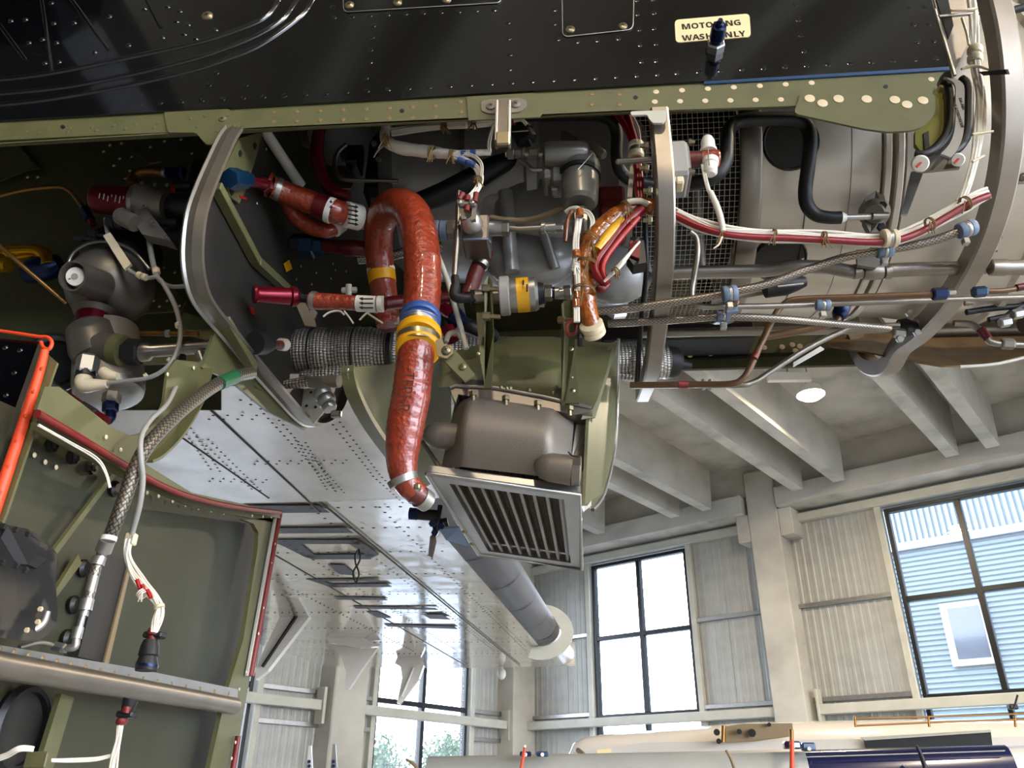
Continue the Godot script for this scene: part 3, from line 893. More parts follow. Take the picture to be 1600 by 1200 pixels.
	screws([767, 166, 806, 163], 0.7503, 8, M.casting, sp)
	var gp := part("gusset_plate", zp(rounded([256, 174, 358, 170, 375, 192, 371, 202, 352, 204, 357, 222, 322, 226, 306, 207, 262, 207], 4, 3), 0.7515, 0.002), M.green)
	rivets([297, 185, 320, 181, 356, 180, 308, 198, 338, 204, 322, 221, 365, 196], 0.7513, 3.2, M.green, gp, disc_mesh)
	screws([348, 186], 0.7513, 6, M.green, gp)
	var rg := part("hinge_gusset", zp(rounded([1252, 144, 1462, 147, 1461, 178, 1444, 197, 1424, 204, 1388, 206, 1350, 201, 1240, 177], 8, 4), 0.7515, 0.003), M.green)
	rivets([1265, 154, 1285, 161.5, 1310, 154.5, 1354, 155, 1398, 156, 1417, 163.5, 1442, 157], 0.7513, 8.2, M.pale_rivet, rg, disc_mesh)
	var uc := T("latch_clip", "zinc plated channel clip hanging from the splice plate of the green longeron", "bracket")
	part("channel", zbox(775, 155, 796, 222, 0.742, 0.002, 0.001), M.steel)
	part("flange", zbox(773, 155, 777.5, 219, 0.735, 0.016, 0.001), M.alu)
	part("flange", zbox(793, 155, 797.5, 219, 0.735, 0.016, 0.001), M.alu)
	part("foot", zbox(774, 204, 797, 225, 0.734, 0.008, 0.003), M.zinc)
	# far side
	var f := T("far_longeron", "olive green far longeron with pale rivets, seen under the pipes", "longeron")
	var fw := part("web", zp([-300, 560, 940, 512, 1288, 512, 1252, 551, 940, 562, -300, 606], 1.43, 0.004), M.green)
	part("black_edge", zp([940, 559, 1252, 550, 1250, 554.5, 940, 563.5, -300, 608, -300, 604], 1.428, 0.004), M.black_paint)
	rivets([1078, 545, 1110, 544.5, 1078, 555, 1110, 552.5, 1135, 548, 1152, 543.5, 1165, 546, 1194, 543, 1222, 542, 1238, 538.5, 1250, 541, 1243, 548], 1.428, 4.4, M.pale_rivet, fw, disc_mesh)
	one("far_skin", box(S(), Vector3(-0.45, 1.75 + 1.08, -1.452), Vector3(1.05, 0, 0), Vector3(0, 0.3, 0), Vector3(0, 0, 0.004)), M.green_shaded, "shaded green inner skin on the far side of the nacelle", "skin panel")
	one("roof_skin", box(S(), Vector3(-0.45, 1.75 + 1.37, -1.1), Vector3(1.05, 0, 0), Vector3(0, 0.004, 0), Vector3(0, 0, 0.36)), M.green_shaded, "shaded green inner skin over the engine", "skin panel")
	# firewall and its rim
	var fx := -0.439
	var fwl := T("firewall", "dark grey firewall sheet with a bright curved rim", "firewall")
	var fp := []
	for q in [[362, 222], [335, 264], [318, 305], [306, 345], [302, 390], [305, 430], [314, 462], [335, 493], [400, 571], [450, 626], [478, 652], [493, 658], [510, 653], [525, 640], [538, 600]]: fp.append(PX(q[0], q[1], fx))
	fp.append(Vector3(fx, 1.75 + 0.78, -1.425)); fp.append(Vector3(fx, 1.75 + 1.36, -1.425)); fp.append(Vector3(fx, 1.75 + 1.36, -0.757)); fp.append(Vector3(fx, 1.75 + 0.75, -0.757))
	part("sheet", prism(S(), fp, Vector3(-0.003, 0, 0)), M.firewall)
	var rim := []
	for q in [[372, 196], [357, 215], [338, 255], [321, 295], [308, 335], [302, 385], [304, 425], [313, 460], [330, 487], [360, 522], [400, 571], [440, 617], [468, 648], [486, 661], [502, 661], [518, 650], [530, 632], [540, 600], [547, 575]]: rim.append(PX(q[0], q[1], fx + 0.004))
	rim = smooth_path(rim, 4)
	part("rim", sweep(S(), rim, [Vector2(-0.012, -0.003), Vector2(0.0, -0.0042), Vector2(0.012, -0.003), Vector2(0.013, 0.001), Vector2(-0.012, 0.001)], Vector3.RIGHT), M.stainless)
	part("rim_bead", sweep(S(), rim, [Vector2(-0.0145, -0.003), Vector2(-0.011, -0.006), Vector2(-0.008, -0.003), Vector2(-0.011, 0.001)], Vector3.RIGHT), M.alu)
	for q in [[[337, 290], [400, 408], [468, 470]], [[395, 575], [350, 500]]]:
		var st := S()
		for i in q.size() - 1: bar(st, PX(q[i][0], q[i][1], fx + 0.008), PX(q[i + 1][0], q[i + 1][1], fx + 0.008), 0.014, 0.012, Vector3.RIGHT, 0.001)
		part("stiffener", st, M.green)
	for q in [[470, 416], [494, 426], [520, 412], [541, 424], [524, 422], [487, 444], [463, 436], [517, 435], [389, 290], [376, 300], [402, 318], [416, 233]]: rivet(PX(q[0], q[1], fx + 0.004), Vector3.RIGHT, 0.0022, M.alu)
	part("corner_plate", xp([374, 216, 410, 206, 402, 240, 384, 298, 374, 318, 350, 300, 345, 275], fx + 0.005, 0.003), M.green)
	for q in [[376, 240], [399, 228], [388, 272], [363, 300]]: part("plate_hole", xp(rounded([q[0] - 3, q[1], q[0], q[1] - 7, q[0] + 3, q[1], q[0], q[1] + 7], 3), fx + 0.006, 0.001), M.ink)
	part("yellow_tag", xp([444, 412, 452, 406, 457, 420, 448, 425], fx + 0.004, 0.001), M.yellow)
	for q in [[342, 300, 352, 313], [390, 478, 397, 492], [374, 305, 384, 312]]: part("red_tag", xp([q[0], q[1], q[2], q[1] + 3, q[2] + 2, q[3], q[0] + 3, q[3] - 2], fx + 0.006, 0.001), M.red)
	# aft bay sheets
	var ab := T("aft_bay_wall", "dim green riveted sheet wall behind the fire bottle", "skin panel")
	var aw := part("sheet", zp([-300, 150, 345, 150, 345, 640, -300, 640], 1.12, 0.003), M.green_shaded)
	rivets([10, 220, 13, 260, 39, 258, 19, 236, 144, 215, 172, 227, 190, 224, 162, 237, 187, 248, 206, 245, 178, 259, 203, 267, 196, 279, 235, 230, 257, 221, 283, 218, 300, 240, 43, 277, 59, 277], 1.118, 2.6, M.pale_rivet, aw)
	part("dark_rib", zp([-20, 205, 20, 217, 60, 262, 40, 266, -20, 290], 1.1, 0.003), M.green_shaded, aw)
	rivets([240, 470, 249, 479, 273, 426, 256, 418, 261, 470, 280, 478], 1.05, 2.4, M.pale_rivet, aw)
	part("side_bracket", zp([222, 440, 262, 440, 290, 470, 282, 486, 220, 490], 1.055, 0.003), M.green, aw)
	part("web_bracket", zp([286, 488, 330, 500, 372, 528, 320, 530, 280, 520], 1.0, 0.003), M.green, aw)
	var bb := T("bay_beam", "bright pale green shelf beam under the gusset, left of the firewall rim", "beam")
	part("flange", zp([190, 545, 300, 548, 352, 560, 395, 590, 410, 610, 372, 590, 318, 571, 300, 566, 190, 570], 0.98, 0.004), M.green)
	part("lower_skin", xp([316, 574, 362, 596, 420, 644, 478, 672, 484, 664, 440, 626, 400, 584, 336, 520], fx - 0.01, 0.004), M.green)
	# curved lower web and its red seal, in the plane of the firewall
	var lw := T("lower_web", "curved grey green web plate with a red seal along its lower edge", "web plate")
	part("plate", xp([58, 640, 70, 604, 92, 604, 130, 632, 180, 672, 205, 681, 226, 676, 246, 655, 256, 628, 262, 580, 275, 562, 312, 566, 318, 576, 305, 625, 275, 675, 240, 712, 222, 722, 300, 770, 436, 800, 438, 810, 300, 782, 205, 742], -0.452, 0.003), M.green)
	part("outer_lip", sweep(S(), smooth_path([PX(318, 576, -0.45), PX(306, 622, -0.45), PX(276, 675, -0.45), PX(242, 711, -0.45), PX(222, 722, -0.45)], 6), [Vector2(-0.012, -0.002), Vector2(0.012, -0.002), Vector2(0.012, 0.001), Vector2(-0.012, 0.001)], Vector3.RIGHT), M.green)
	var sl := []
	for q in [[58, 646], [120, 682], [205, 733], [255, 760], [300, 777], [365, 792], [437, 801]]: sl.append(PX(q[0], q[1], -0.445))
	part("red_seal", tube(S(), smooth_path(sl, 5), 0.0036, 10), M.seal_red)
	for q in [[166, 683], [189, 703], [262, 585], [303, 575], [230, 668]]: rivet(PX(q[0], q[1], -0.449), Vector3.RIGHT, 0.0024, M.pale_rivet)
func wing_pt(u: float, v: float, lift := 0.0) -> Vector3:   # a px on the wing's underside
	var r := ray(u, v)
	return EYE + r * ((0.80 - lift) / (r.y - 0.03 * -r.z))
func wing_at(x: float, z: float, lift := 0.0) -> Vector3:
	return EYE + Vector3(x, 0.80 + 0.03 * z - lift, -z)
func le(z: float) -> float: return -0.71 + 0.077 * z
func wing() -> void:
	var w := T("wing", "glossy pale wing underside stretching away to its tip, with dark letter strokes", "wing")
	var rows := []
	for i in 25:
		var z := lerpf(1.47, 7.15, i / 24.0)
		var r := []
		var x0 := le(z); var x1 := x0 - 2.0
		for j in 15:
			var t := j / 14.0
			r.append(wing_at(lerpf(x1, x0, t), z, 0.015 * sin(PI * t)))
		rows.append(r)
	var us := part("underside", grid(S(), rows, Vector3(0, 0.02, 0)), M.wing_paint)
	var top := []
	for z in [1.47, 7.15]: top.append([wing_at(le(z) - 2.0, z) + Vector3(0, 0.03, 0), wing_at(le(z) - 0.9, z) + Vector3(0, 0.22, 0), wing_at(le(z) - 0.1, z) + Vector3(0, 0.2, 0)])
	part("upper_skin", grid(S(), top, Vector3(0, 0.01, 0)), M.white_paint)
	var nose := func(z0: float, z1: float, grow: float) -> SurfaceTool:
		var rr := []
		for i in 13:
			var z := lerpf(z0, z1, i / 12.0)
			var r := []
			for j in 13:
				var a := PI * j / 12.0
				r.append(wing_at(le(z) + sin(a) * (0.14 + grow), z) + Vector3(0, 0.1 - cos(a) * (0.1 + grow), 0))
			rr.append(r)
		return grid(S(), rr)
	part("leading_edge", nose.call(1.47, 7.15, 0.0), M.bare_alu)
	var bt := part("rubber_boot", nose.call(1.6, 5.62, 0.006), M.boot)
	for z in [3.3, 3.9, 4.5, 5.1]: part("boot_seam", nose.call(z, z + 0.012, 0.008), M.dark_cast, bt)
	part("boot_end_band", nose.call(5.62, 5.85, 0.008), M.black)
	var fr := []
	for k in 3:
		var r := []
		for j in 17:
			var a := PI * (j / 16.0 * 1.15 - 0.12)
			var g := 0.045 * k
			r.append(wing_at(le(5.92) + sin(a) * (0.15 + g), 5.92) + Vector3(0, 0.1 - cos(a) * (0.105 + g), 0))
		fr.append(r)
	part("fence", grid(S(), fr, Vector3(0, 0, -0.03)), M.cream_steel)
	# tip cap
	var tc := []
	for j in 9:
		var a := PI * j / 8.0
		var r := []
		for k in 9:
			var x := lerpf(le(7.15) - 2.0, le(7.15) + 0.15, k / 8.0)
			r.append(wing_at(x, 7.15 + 0.10 * sin(a)) + Vector3(0, (0.1 - 0.1 * cos(a)), 0))
		tc.append(r)
	part("tip_cap", grid(S(), tc), M.white_paint)
	# inboard panel, a step lower, ending across the span
	var ib := []
	for i in 7:
		var z := lerpf(1.465, 2.37, i / 6.0)
		var r := []
		for j in 13:
			var t := j / 12.0
			r.append(wing_at(lerpf(le(z) - 1.5, le(z) + 0.15, t), z, 0.03 + 0.008 * sin(PI * t)))
		ib.append(r)
	part("inboard_panel", grid(S(), ib, Vector3(0, 0.006, 0)), M.bare_alu)
	# rivets: rows along and across, past three hundred, so one joined part
	var st := S()
	var one_r := func(p: Vector3, r: float) -> void:
		st.append_from(disc_mesh, 0, Transform3D(up_to(Vector3.DOWN).scaled_local(Vector3(r, r * 2, r)), p))
	for q in [[421, 648, 535, 773], [523, 658, 590, 745], [400, 723, 556, 721], [385, 625, 446, 652], [317, 685, 405, 770], [357, 594, 420, 625], [330, 652, 420, 652], [285, 660, 340, 740], [470, 690, 520, 770], [330, 750, 430, 752], [590, 745, 640, 790], [300, 625, 340, 600]]:
		var a := wing_pt(q[0], q[1], 0.039); var b := wing_pt(q[2], q[3], 0.039)
		var n := maxi(3, int(a.distance_to(b) / 0.028))
		var side := (b - a).cross(Vector3.UP).normalized() * 0.011
		for i in n:
			for e in [-1, 1]: one_r.call(a.lerp(b, (i + 0.25 * e) / float(n)) + side * e, 0.0036)
	for z in [2.5, 2.75, 3.1, 3.5, 3.95, 4.45, 5.0, 5.6, 6.2]:
		for i in 44: one_r.call(wing_at(le(z) - 0.05 - i * 0.042, z, 0.016), 0.006)
	for k in [0.12, 0.35, 0.62, 0.95]:
		for i in 60: one_r.call(wing_at(le(2.5 + i * 0.06) - k, 2.5 + i * 0.06, 0.017), 0.0055)
	part("rivet_rows", st, M.dark_cast).set_meta("kind", "stuff")
	for q in [[290, 604, 500, 800], [262, 668, 420, 778]]: part("panel_seam", tube(S(), [wing_pt(q[0], q[1], 0.037), wing_pt(q[2], q[3], 0.037)], 0.003, 6), M.dark_cast)
	for k in [0.3, 0.75]: part("panel_seam", tube(S(), [wing_at(le(2.4) - k, 2.4, 0.014), wing_at(le(7.0) - k, 7.0, 0.014)], 0.004, 6), M.dark_cast)
	# letter strokes
	for q in [[380, 790, 498, 790, 515, 801, 380, 802], [380, 825, 540, 825, 552, 833, 380, 834], [380, 843, 560, 844, 568, 850, 420, 850], [560, 844, 592, 866, 575, 869, 545, 850], [470, 867, 592, 866, 578, 874, 488, 874], [433, 849, 470, 850, 500, 874, 480, 872], [512, 882, 538, 883, 556, 900, 530, 897], [478, 905, 500, 905, 530, 917, 515, 917], [512, 913, 605, 912, 612, 917, 515, 918], [500, 905, 590, 905, 594, 908, 500, 908], [522, 932, 600, 934, 606, 938, 528, 937], [552, 947, 680, 950, 684, 953, 556, 951], [572, 956, 590, 956, 612, 966, 590, 965], [600, 975, 710, 979, 715, 983, 606, 979], [660, 960, 690, 960, 704, 968, 672, 967]]:
		var pl := []
		for i in range(0, q.size(), 2): pl.append(wing_pt(q[i], q[i + 1], 0.0175))
		part("letter_stroke", prism(S(), pl, Vector3(0, 0.0015, 0)), M.letter_grey)
	# flap edge and hinge fairings
	part("flap_panel", dp([[372, 838, 4.4], [440, 838, 4.4], [448, 935, 4.9], [420, 950, 4.9], [392, 1010, 5.0], [372, 1010, 5.0]], Vector3(0, 0, -0.03)), M.wing_paint)
	for q in [[[448, 940, 492, 952, 418, 1048, 400, 1062, 398, 1046], 4.6], [[513, 1002, 594, 1006, 566, 1045, 545, 1077, 538, 1075, 541, 1050, 534, 1028, 520, 1012], 5.6], [[617, 1036, 632, 1002, 648, 1002, 662, 1040, 655, 1060, 625, 1100, 620, 1098, 628, 1060, 626, 1042], 6.4], [[540, 955, 552, 985, 590, 1010, 560, 1012, 515, 1004, 500, 985], 5.4]]:
		var hf := part("hinge_fairing", zp(q[0], q[1], 0.045), M.white_paint)
		if q[1] == 6.4: part("slot", hz([[646, 1043, 6.38, 2.0], [628, 1088, 6.38, 2.0]], 1, 6), M.white, hf)
		if q[1] == 4.6: part("groove", hz([[470, 952, 4.58, 3.0], [410, 1042, 4.58, 2.5]], 1, 6), M.dark_cast, hf)
	part("aileron", dp([[430, 985, 5.4], [520, 1012, 6.2], [600, 1034, 6.9], [600, 1028, 6.9], [520, 1002, 6.2], [430, 972, 5.4]], Vector3(0, 0, -0.3)), M.white_paint)
	part("orange_cap", dp([[523, 955, 5.3], [536, 955, 5.3], [536, 967, 5.3], [523, 968, 5.3]], Vector3(0, 0, -0.04)), M.yellow)
	var ti := T("tiedown_ring", "small dark tie-down link hanging from the wing beside the letter strokes", "link")
	for q in [[[561, 858], [555, 868], [557, 884], [563, 872], [561, 858]], [[557, 884], [552, 896], [556, 910], [561, 897], [557, 884]]]:
		var rr := []
		for e in q: rr.append([e[0], e[1], 2.75, 1.5])
		part("link", hz(rr, 5, 6), M.dark_cast)
	var tl := T("tip_light", "small white globe light under the wing tip", "light fitting")
	part("globe", ball(S(), P(784, 1053, 7.05), Vector3(0.035, 0, 0), Vector3(0, 0.045, 0), Vector3(0, 0, 0.035)), M.white)
	part("stem", hz([[783, 1042, 7.05, 3.0], [784, 1048, 7.05, 3.0]], 1, 8), M.white)
func doors() -> void:
	var x := -0.463
	var d := T("lower_cowl_door", "big open green cowl door hanging at lower left, seen from inside", "cowl door")
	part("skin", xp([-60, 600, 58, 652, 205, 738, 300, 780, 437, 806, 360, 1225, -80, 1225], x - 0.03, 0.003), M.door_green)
	part("top_flange", xp([55, 660, 205, 741, 300, 781, 438, 806, 436, 818, 300, 792, 205, 752, 55, 672], x, 0.004), M.green)
	part("edge_flange", xp([438, 806, 400, 1000, 362, 1225, 322, 1225, 352, 1090, 380, 1000, 402, 860, 404, 832, 396, 818, 380, 812, 436, 808], x, 0.006), M.green)
	part("edge_strip", xp([431, 806, 440, 800, 397, 1056, 386, 1056], x + 0.006, 0.003), M.cream_steel)
	var rs := []
	for q in [[438, 800], [420, 900], [392, 1056]]: rs.append(PX(q[0], q[1], x + 0.008))
	part("red_seal", tube(S(), rs, 0.004, 8), M.seal_red)
	part("red_seal", tube(S(), [PX(372, 1150, x + 0.008), PX(362, 1215, x + 0.008)], 0.004, 8), M.seal_red)
	for q in [[394, 806], [411, 807], [424, 808], [385, 1050], [374, 1077], [374, 1106], [368, 1160], [362, 1185], [430, 850], [425, 880], [412, 950], [404, 990]]: rivet(PX(q[0], q[1], x + 0.01), Vector3.RIGHT, 0.0022, M.pale_rivet)
	for q in [[54, 711], [71, 722], [88, 730], [248, 775], [270, 783], [290, 789], [310, 794], [330, 798], [350, 802], [255, 769], [230, 770]]: rivet(PX(q[0], q[1], x - 0.026), Vector3.RIGHT, 0.0026, M.pale_rivet)
	for q in [[80, 695], [113, 714], [143, 731]]:
		part("nut_plate", tone(lathe(S(), PX(q[0], q[1], x - 0.028), PX(q[0], q[1], x - 0.028) + Vector3(0.006, 0, 0), [[0, 0], [0, 0.008], [0.6, 0.007], [0.6, 0.004], [1, 0.003], [1, 0]], 8, true), null), M.black)
	part("divider_rib", xp([175, 740, 182, 742, 60, 905, 50, 905], x - 0.02, 0.004), M.green)
	part("divider_rib", xp([96, 1084, 116, 1090, 76, 1225, 52, 1225], x - 0.012, 0.005), M.green)
	part("diagonal_rib", xp([128, 880, 122, 866, 82, 930, 76, 950], x - 0.02, 0.004), M.green)
	for q in [[128, 888], [113, 945], [103, 998], [177, 764]]: part("grommet", lathe(S(), PX(q[0], q[1], x - 0.028), PX(q[0], q[1], x - 0.028) + Vector3(0.006, 0, 0), [[0, 0], [0, 0.009], [0.5, 0.009], [1, 0.006], [1, 0]], 14), M.black)
	var hp := PX(28, 1138, x - 0.028)
	part("hole_ring", lathe(S(), hp, hp + Vector3(0.008, 0, 0), [[0, 0.036], [0.5, 0.038], [1, 0.034], [1, 0.030], [0, 0.030]], 28), M.black)
	part("hole_cover", lathe(S(), hp, hp + Vector3(0.002, 0, 0), [[0, 0], [0, 0.031], [1, 0.031], [1, 0]], 28), M.firewall)
	part("backing_plate", xp([163, 866, 204, 872, 165, 1036, 122, 1026], x - 0.014, 0.003), M.firewall, null, "grey backing plate")
	part("copper_edge", xp([204, 872, 208, 874, 170, 1037, 163, 1036], x - 0.012, 0.003), M.tan)
	var rl := T("door_rail", "round white metal rail across the open cowl door, on a riveted strip", "rail")
	part("riveted_strip", xp([-60, 1000, 0, 1008, 200, 1042, 372, 1077, 371, 1096, 365, 1096, 0, 1028, -60, 1018], x + 0.008, 0.004), M.alu)
	part("tube", tube(S(), [PX(-60, 1028, x + 0.012), PX(0, 1040, x + 0.012), PX(365, 1103, x + 0.012)], 0.0105, 20), M.stainless)
	for i in 17:
		var t := i / 16.0
		rivet(PX(lerpf(0, 357, t), 1014 + 69 * t + 4 * sin(t * 3), x + 0.012), Vector3.RIGHT, 0.0026, M.copper)
	# near door edge at far left
	var n := T("near_cowl_door", "edge of a black cowl door with a bright orange seal at far left", "cowl door")
	var sk := part("skin", zp([-120, 518, 60, 534, 64, 548, -80, 900, -160, 900], 0.62, 0.003), M.black_paint)
	rivets([8, 543, 31, 547, 22, 582, 9, 617, -5, 580], 0.62, 4.5, M.black_paint, sk)
	part("edge_plate", zp([60, 536, 66, 540, -20, 800, -34, 800], 0.617, 0.004), M.stainless)
	part("orange_seal", hz([[70, 548, 0.61, 6], [62, 580, 0.61, 7], [40, 650, 0.61, 8], [12, 735, 0.61, 9], [-15, 815, 0.61, 10]], 5, 12), M.orange)
	part("seal_curl", hz([[-60, 508, 0.612, 3], [20, 520, 0.612, 3], [60, 526, 0.612, 3], [74, 527, 0.612, 3], [81, 535, 0.612, 3], [77, 545, 0.612, 3], [68, 543, 0.612, 3], [64, 534, 0.612, 3]], 6, 8), M.orange)
	var fl := part("flange", zp([73, 552, 89, 566, 84, 580, 10, 800, -10, 850, -40, 850, -12, 800], 0.615, 0.003), M.green)
	rivets([65, 576, 52, 612, 39, 650, 25, 689, 12, 729, 0, 770], 0.606, 3.6, M.orange, fl)
# ---------- things in the aft bay, left of the firewall rim
func px_ball(u, v, d, r, ry = 0.0, rz = 0.0) -> SurfaceTool:
	var p := P(u, v, d)
	var k := mpp(p)
	return ball(S(), p, Vector3(r * k, 0, 0), Vector3(0, (ry if ry else r) * k, 0), Vector3(0, 0, (rz if rz else r) * k))
func left_bay() -> void:
	# fire bottle with its gauge
	T("fire_bottle", "round grey pressure bottle with a small white dial gauge, in the aft bay", "pressure bottle")
	part("vessel", px_ball(172, 448, 0.95, 66, 62, 62), M.bottle)
	part("weld_seam", hz([[103, 425, 0.905, 3], [113, 398, 0.90, 3], [138, 381, 0.895, 3], [170, 378, 0.89, 3], [205, 390, 0.895, 3], [233, 420, 0.905, 3]], 6, 8), M.steel)
	part("shoulder", px_ball(190, 400, 1.0, 62, 50, 50), M.dark_cast)
	var gt := part("gauge_tube", lz([158, 447, 0.90], [113, 431, 0.845], [[0, 25], [0.9, 24.5], [1, 24], [1, 21.5], [0.85, 21], [0.62, 20]], 28), M.bottle)
	part("dial", lz([127, 435, 0.868], [117, 432, 0.852], [[0, 15], [0.9, 15], [1, 14]], 24), M.white, gt)
	part("dial_hub", lz([117, 432, 0.8525], [116.5, 432, 0.851], [[0, 5.2], [1, 5]], 16), M.cable, gt)
	var tk := S()
	for i in 6:
		var a := -0.4 + i * 0.55
		hz([[117 - cos(a) * 8, 432 - sin(a) * 8, 0.8515, 0.8], [117 - cos(a) * 11, 432 - sin(a) * 11, 0.8515, 0.8]], 1, 5, 1.0, 0.0, tk)
	part("dial_marks", tk, M.ink, gt)
	part("neck", lz([148, 488, 0.93], [144, 514, 0.93], [[0, 32], [0.3, 25], [1, 25]], 24), M.bottle)
	part("magenta_label", lz([146.5, 494, 0.93], [144.5, 509, 0.93], [[0, 26], [1, 26]], 24), M.magenta)
	for q in [[150, 392], [160, 396], [128, 372], [150, 366]]: bolt([q[0] - 10, q[1], 0.92], [q[0] + 18, q[1] + 2, 0.91], 6, M.dark_cast)
	T("discharge_valve", "grey cast valve body under the round bottle, with a green ring to its right", "valve")
	part("body", lz([140, 510, 0.93], [152, 562, 0.93], [[0, 26], [0.15, 36], [0.7, 38], [1, 33]], 24), M.bottle)
	part("side_boss", lz([150, 540, 0.92], [182, 547, 0.92], [[0, 24], [1, 24]], 22), M.bottle)
	part("green_ring", lz([178, 546, 0.92], [196, 549, 0.92], [[0, 24], [0.1, 26], [0.9, 25], [1, 20]], 22), M.green)
	part("hex_nut", hexa([196, 549, 0.92], [222, 551, 0.92], 21), M.dark_cast)
	T("steel_pipe", "polished steel pipe running from the valve's hex nut to the firewall rim", "pipe")
	part("tube", hz([[218, 551, 0.92, 15], [232, 549, 0.92, 15], [238, 548, 0.92, 10.5], [335, 541, 0.93, 10.5]], 1, 18), M.steel)
	part("maroon_band", lz([334, 541, 0.929], [356, 540, 0.929], [[0, 11.5], [1, 11.5]], 18), M.maroon)
	part("end_sleeve", lz([354, 540, 0.93], [376, 542, 0.93], [[0, 10], [1, 9]], 16), M.alu)
	part("drain_nipple", lz([312, 552, 0.915], [316, 566, 0.915], [[0, 8], [0.5, 6.5], [1, 5]], 12), M.alu)
	T("lower_canister", "smooth grey canister with a rounded base under the cast valve", "canister")
	part("body", lz([166, 520, 0.96], [171, 612, 0.96], [[0, 48], [0.85, 52], [1, 50]], 28), M.casting)
	part("base", lz([171, 610, 0.96], [172, 630, 0.96], [[0, 52], [0.4, 49], [0.9, 30], [1, 12]], 28), M.alu)
	part("outlet_nut", hexa([176, 614, 0.93], [173, 630, 0.93], 14), M.casting)
	part("blue_nut", hexa([173, 628, 0.93], [172, 644, 0.93], 12), M.blue_ano)
	part("blue_elbow", hz([[173, 642, 0.93, 8], [172, 654, 0.928, 8], [160, 660, 0.925, 8]], 4, 12), M.blue_ano)
	T("silver_line", "silver and magenta hose end below the canister, running down to the blue elbow", "hose")
	part("tube", hz([[68, 595, 0.9, 9], [104, 622, 0.9, 9]], 1, 14), M.steel)
	part("magenta_sleeve", hz([[104, 622, 0.9, 10], [126, 637, 0.9, 10]], 1, 14), M.magenta)
	part("swivel_nut", hexa([126, 636, 0.9], [150, 650, 0.9], 11), M.dark_cast)
	part("magenta_nut", hexa([148, 649, 0.9], [168, 659, 0.9], 9), M.magenta)
	T("cable_plug", "two cream cable plugs with a silver hex body under the cast valve", "plug")
	part("hex_body", hexa([139, 558, 0.89], [133, 586, 0.89], 17), M.alu)
	part("black_ring", lz([134, 582, 0.89], [133, 590, 0.89], [[0, 15], [1, 15]], 18), M.black)
	part("cream_elbow", hz([[132, 588, 0.89, 12], [131, 600, 0.888, 13], [142, 602, 0.886, 11], [168, 600, 0.885, 6.5]], 4, 14), M.nylon)
	part("cream_elbow", hz([[160, 580, 0.885, 8], [170, 586, 0.885, 9], [184, 588, 0.885, 6]], 4, 12), M.nylon)
	var cb := T("grey_cable", "pale grey cable looping from the magenta canister down to the cream plugs", "cable")
	part("jacket", hz([[165, 342, 0.9, 3.4], [170, 372, 0.9, 3.4], [184, 400, 0.895, 3.4], [204, 424, 0.89, 3.4], [228, 434, 0.885, 3.4], [247, 434, 0.88, 3.4], [262, 455, 0.88, 3.8], [276, 485, 0.88, 3.8], [282, 520, 0.875, 3.8], [275, 552, 0.872, 3.6], [258, 576, 0.872, 3.4], [232, 590, 0.875, 3.4], [200, 595, 0.88, 3.4], [166, 599, 0.884, 3.4]], 6, 9), M.cable)
	part("marker_sleeve", zp([161, 368, 172, 363, 205, 412, 194, 421], 0.885, 0.004), M.nylon)
	for q in [[226, 433, 6, 2], [266, 563, -3, 4], [229, 588, -4, 3], [279, 508, 1, 5], [218, 430, 5, 3]]: clamp_ring(q[0], q[1], 0.878, q[2], q[3], 5.5, 3, M.nylon, "cable_tie")
	T("branch_cable", "pale grey cable dropping from the pump clamp and branching right behind the rim", "cable")
	part("jacket", hz([[232, 362, 0.91, 4.6], [236, 395, 0.905, 4.4], [243, 425, 0.885, 4.0], [252, 440, 0.884, 3.6], [270, 448, 0.9, 3.4], [298, 446, 0.93, 3.4]], 6, 9), M.cable)
	clamp_ring(244, 424, 0.884, 1, 5, 6, 4, M.nylon, "cable_tie")
	# fuel pump and magenta filter
	T("fuel_filter", "magenta canister with white print clamped to a grey cast pump body", "filter")
	part("canister", lz([150, 310, 0.90], [214, 316, 0.90], [[0, 21], [0.06, 23.5], [1, 24]], 28), M.magenta)
	var pr := S()
	for i in 9:
		var st := S()
		box(pr, P(156 + i * 6.2, 303 + i * 0.6 + (i % 3) * 3, 0.879 - 0.0006), Vector3(0.0006, 0.0002, 0), Vector3(-0.0007, 0.008 - 0.0015 * (i % 4), 0), Vector3(0, 0, 0.0004))
	part("white_print", pr, M.white)
	part("end_plate", lz([213, 316, 0.90], [224, 317, 0.90], [[0, 27], [0.2, 29], [0.8, 29], [1, 27]], 28), M.alu)
	part("clamp_body", lz([223, 317, 0.90], [262, 322, 0.90], [[0, 31], [0.3, 29], [0.5, 24], [0.9, 24], [1, 22]], 26), M.casting)
	part("lower_arm", dp([[210, 330, 0.885], [228, 325, 0.885], [262, 368, 0.885], [268, 378, 0.885], [250, 372, 0.885], [222, 366, 0.885], [208, 345, 0.885]], Vector3(0, 0, -0.02)), M.casting)
	part("coil", lz([186, 336, 0.88], [212, 350, 0.88], [[0, 12], [0.1, 14], [1, 13]], 20), M.casting)
	part("connector", lz([170, 345, 0.89], [196, 352, 0.89], [[0, 10], [0.5, 11], [0.5, 9], [1, 9]], 16), M.dark_cast)
	for q in [[222, 287], [243, 289], [262, 290], [227, 323], [239, 347], [208, 322], [260, 372]]: rivet(P(q[0], q[1], 0.878), Vector3(-0.3, 0, 1), 0.003, M.alu, null, hex_mesh, "bolt")
	T("fuel_pump", "dark grey cast pump bolted beside the firewall rim, fed by the blue fitting", "pump")
	part("upper_body", zbox(286, 240, 340, 290, 0.92, 0.08, 0.012), M.dark_cast)
	part("motor", lz([262, 324, 0.91], [306, 324, 0.91], [[0, 20], [0.1, 22], [0.8, 23], [1, 20]], 24), M.dark_cast)
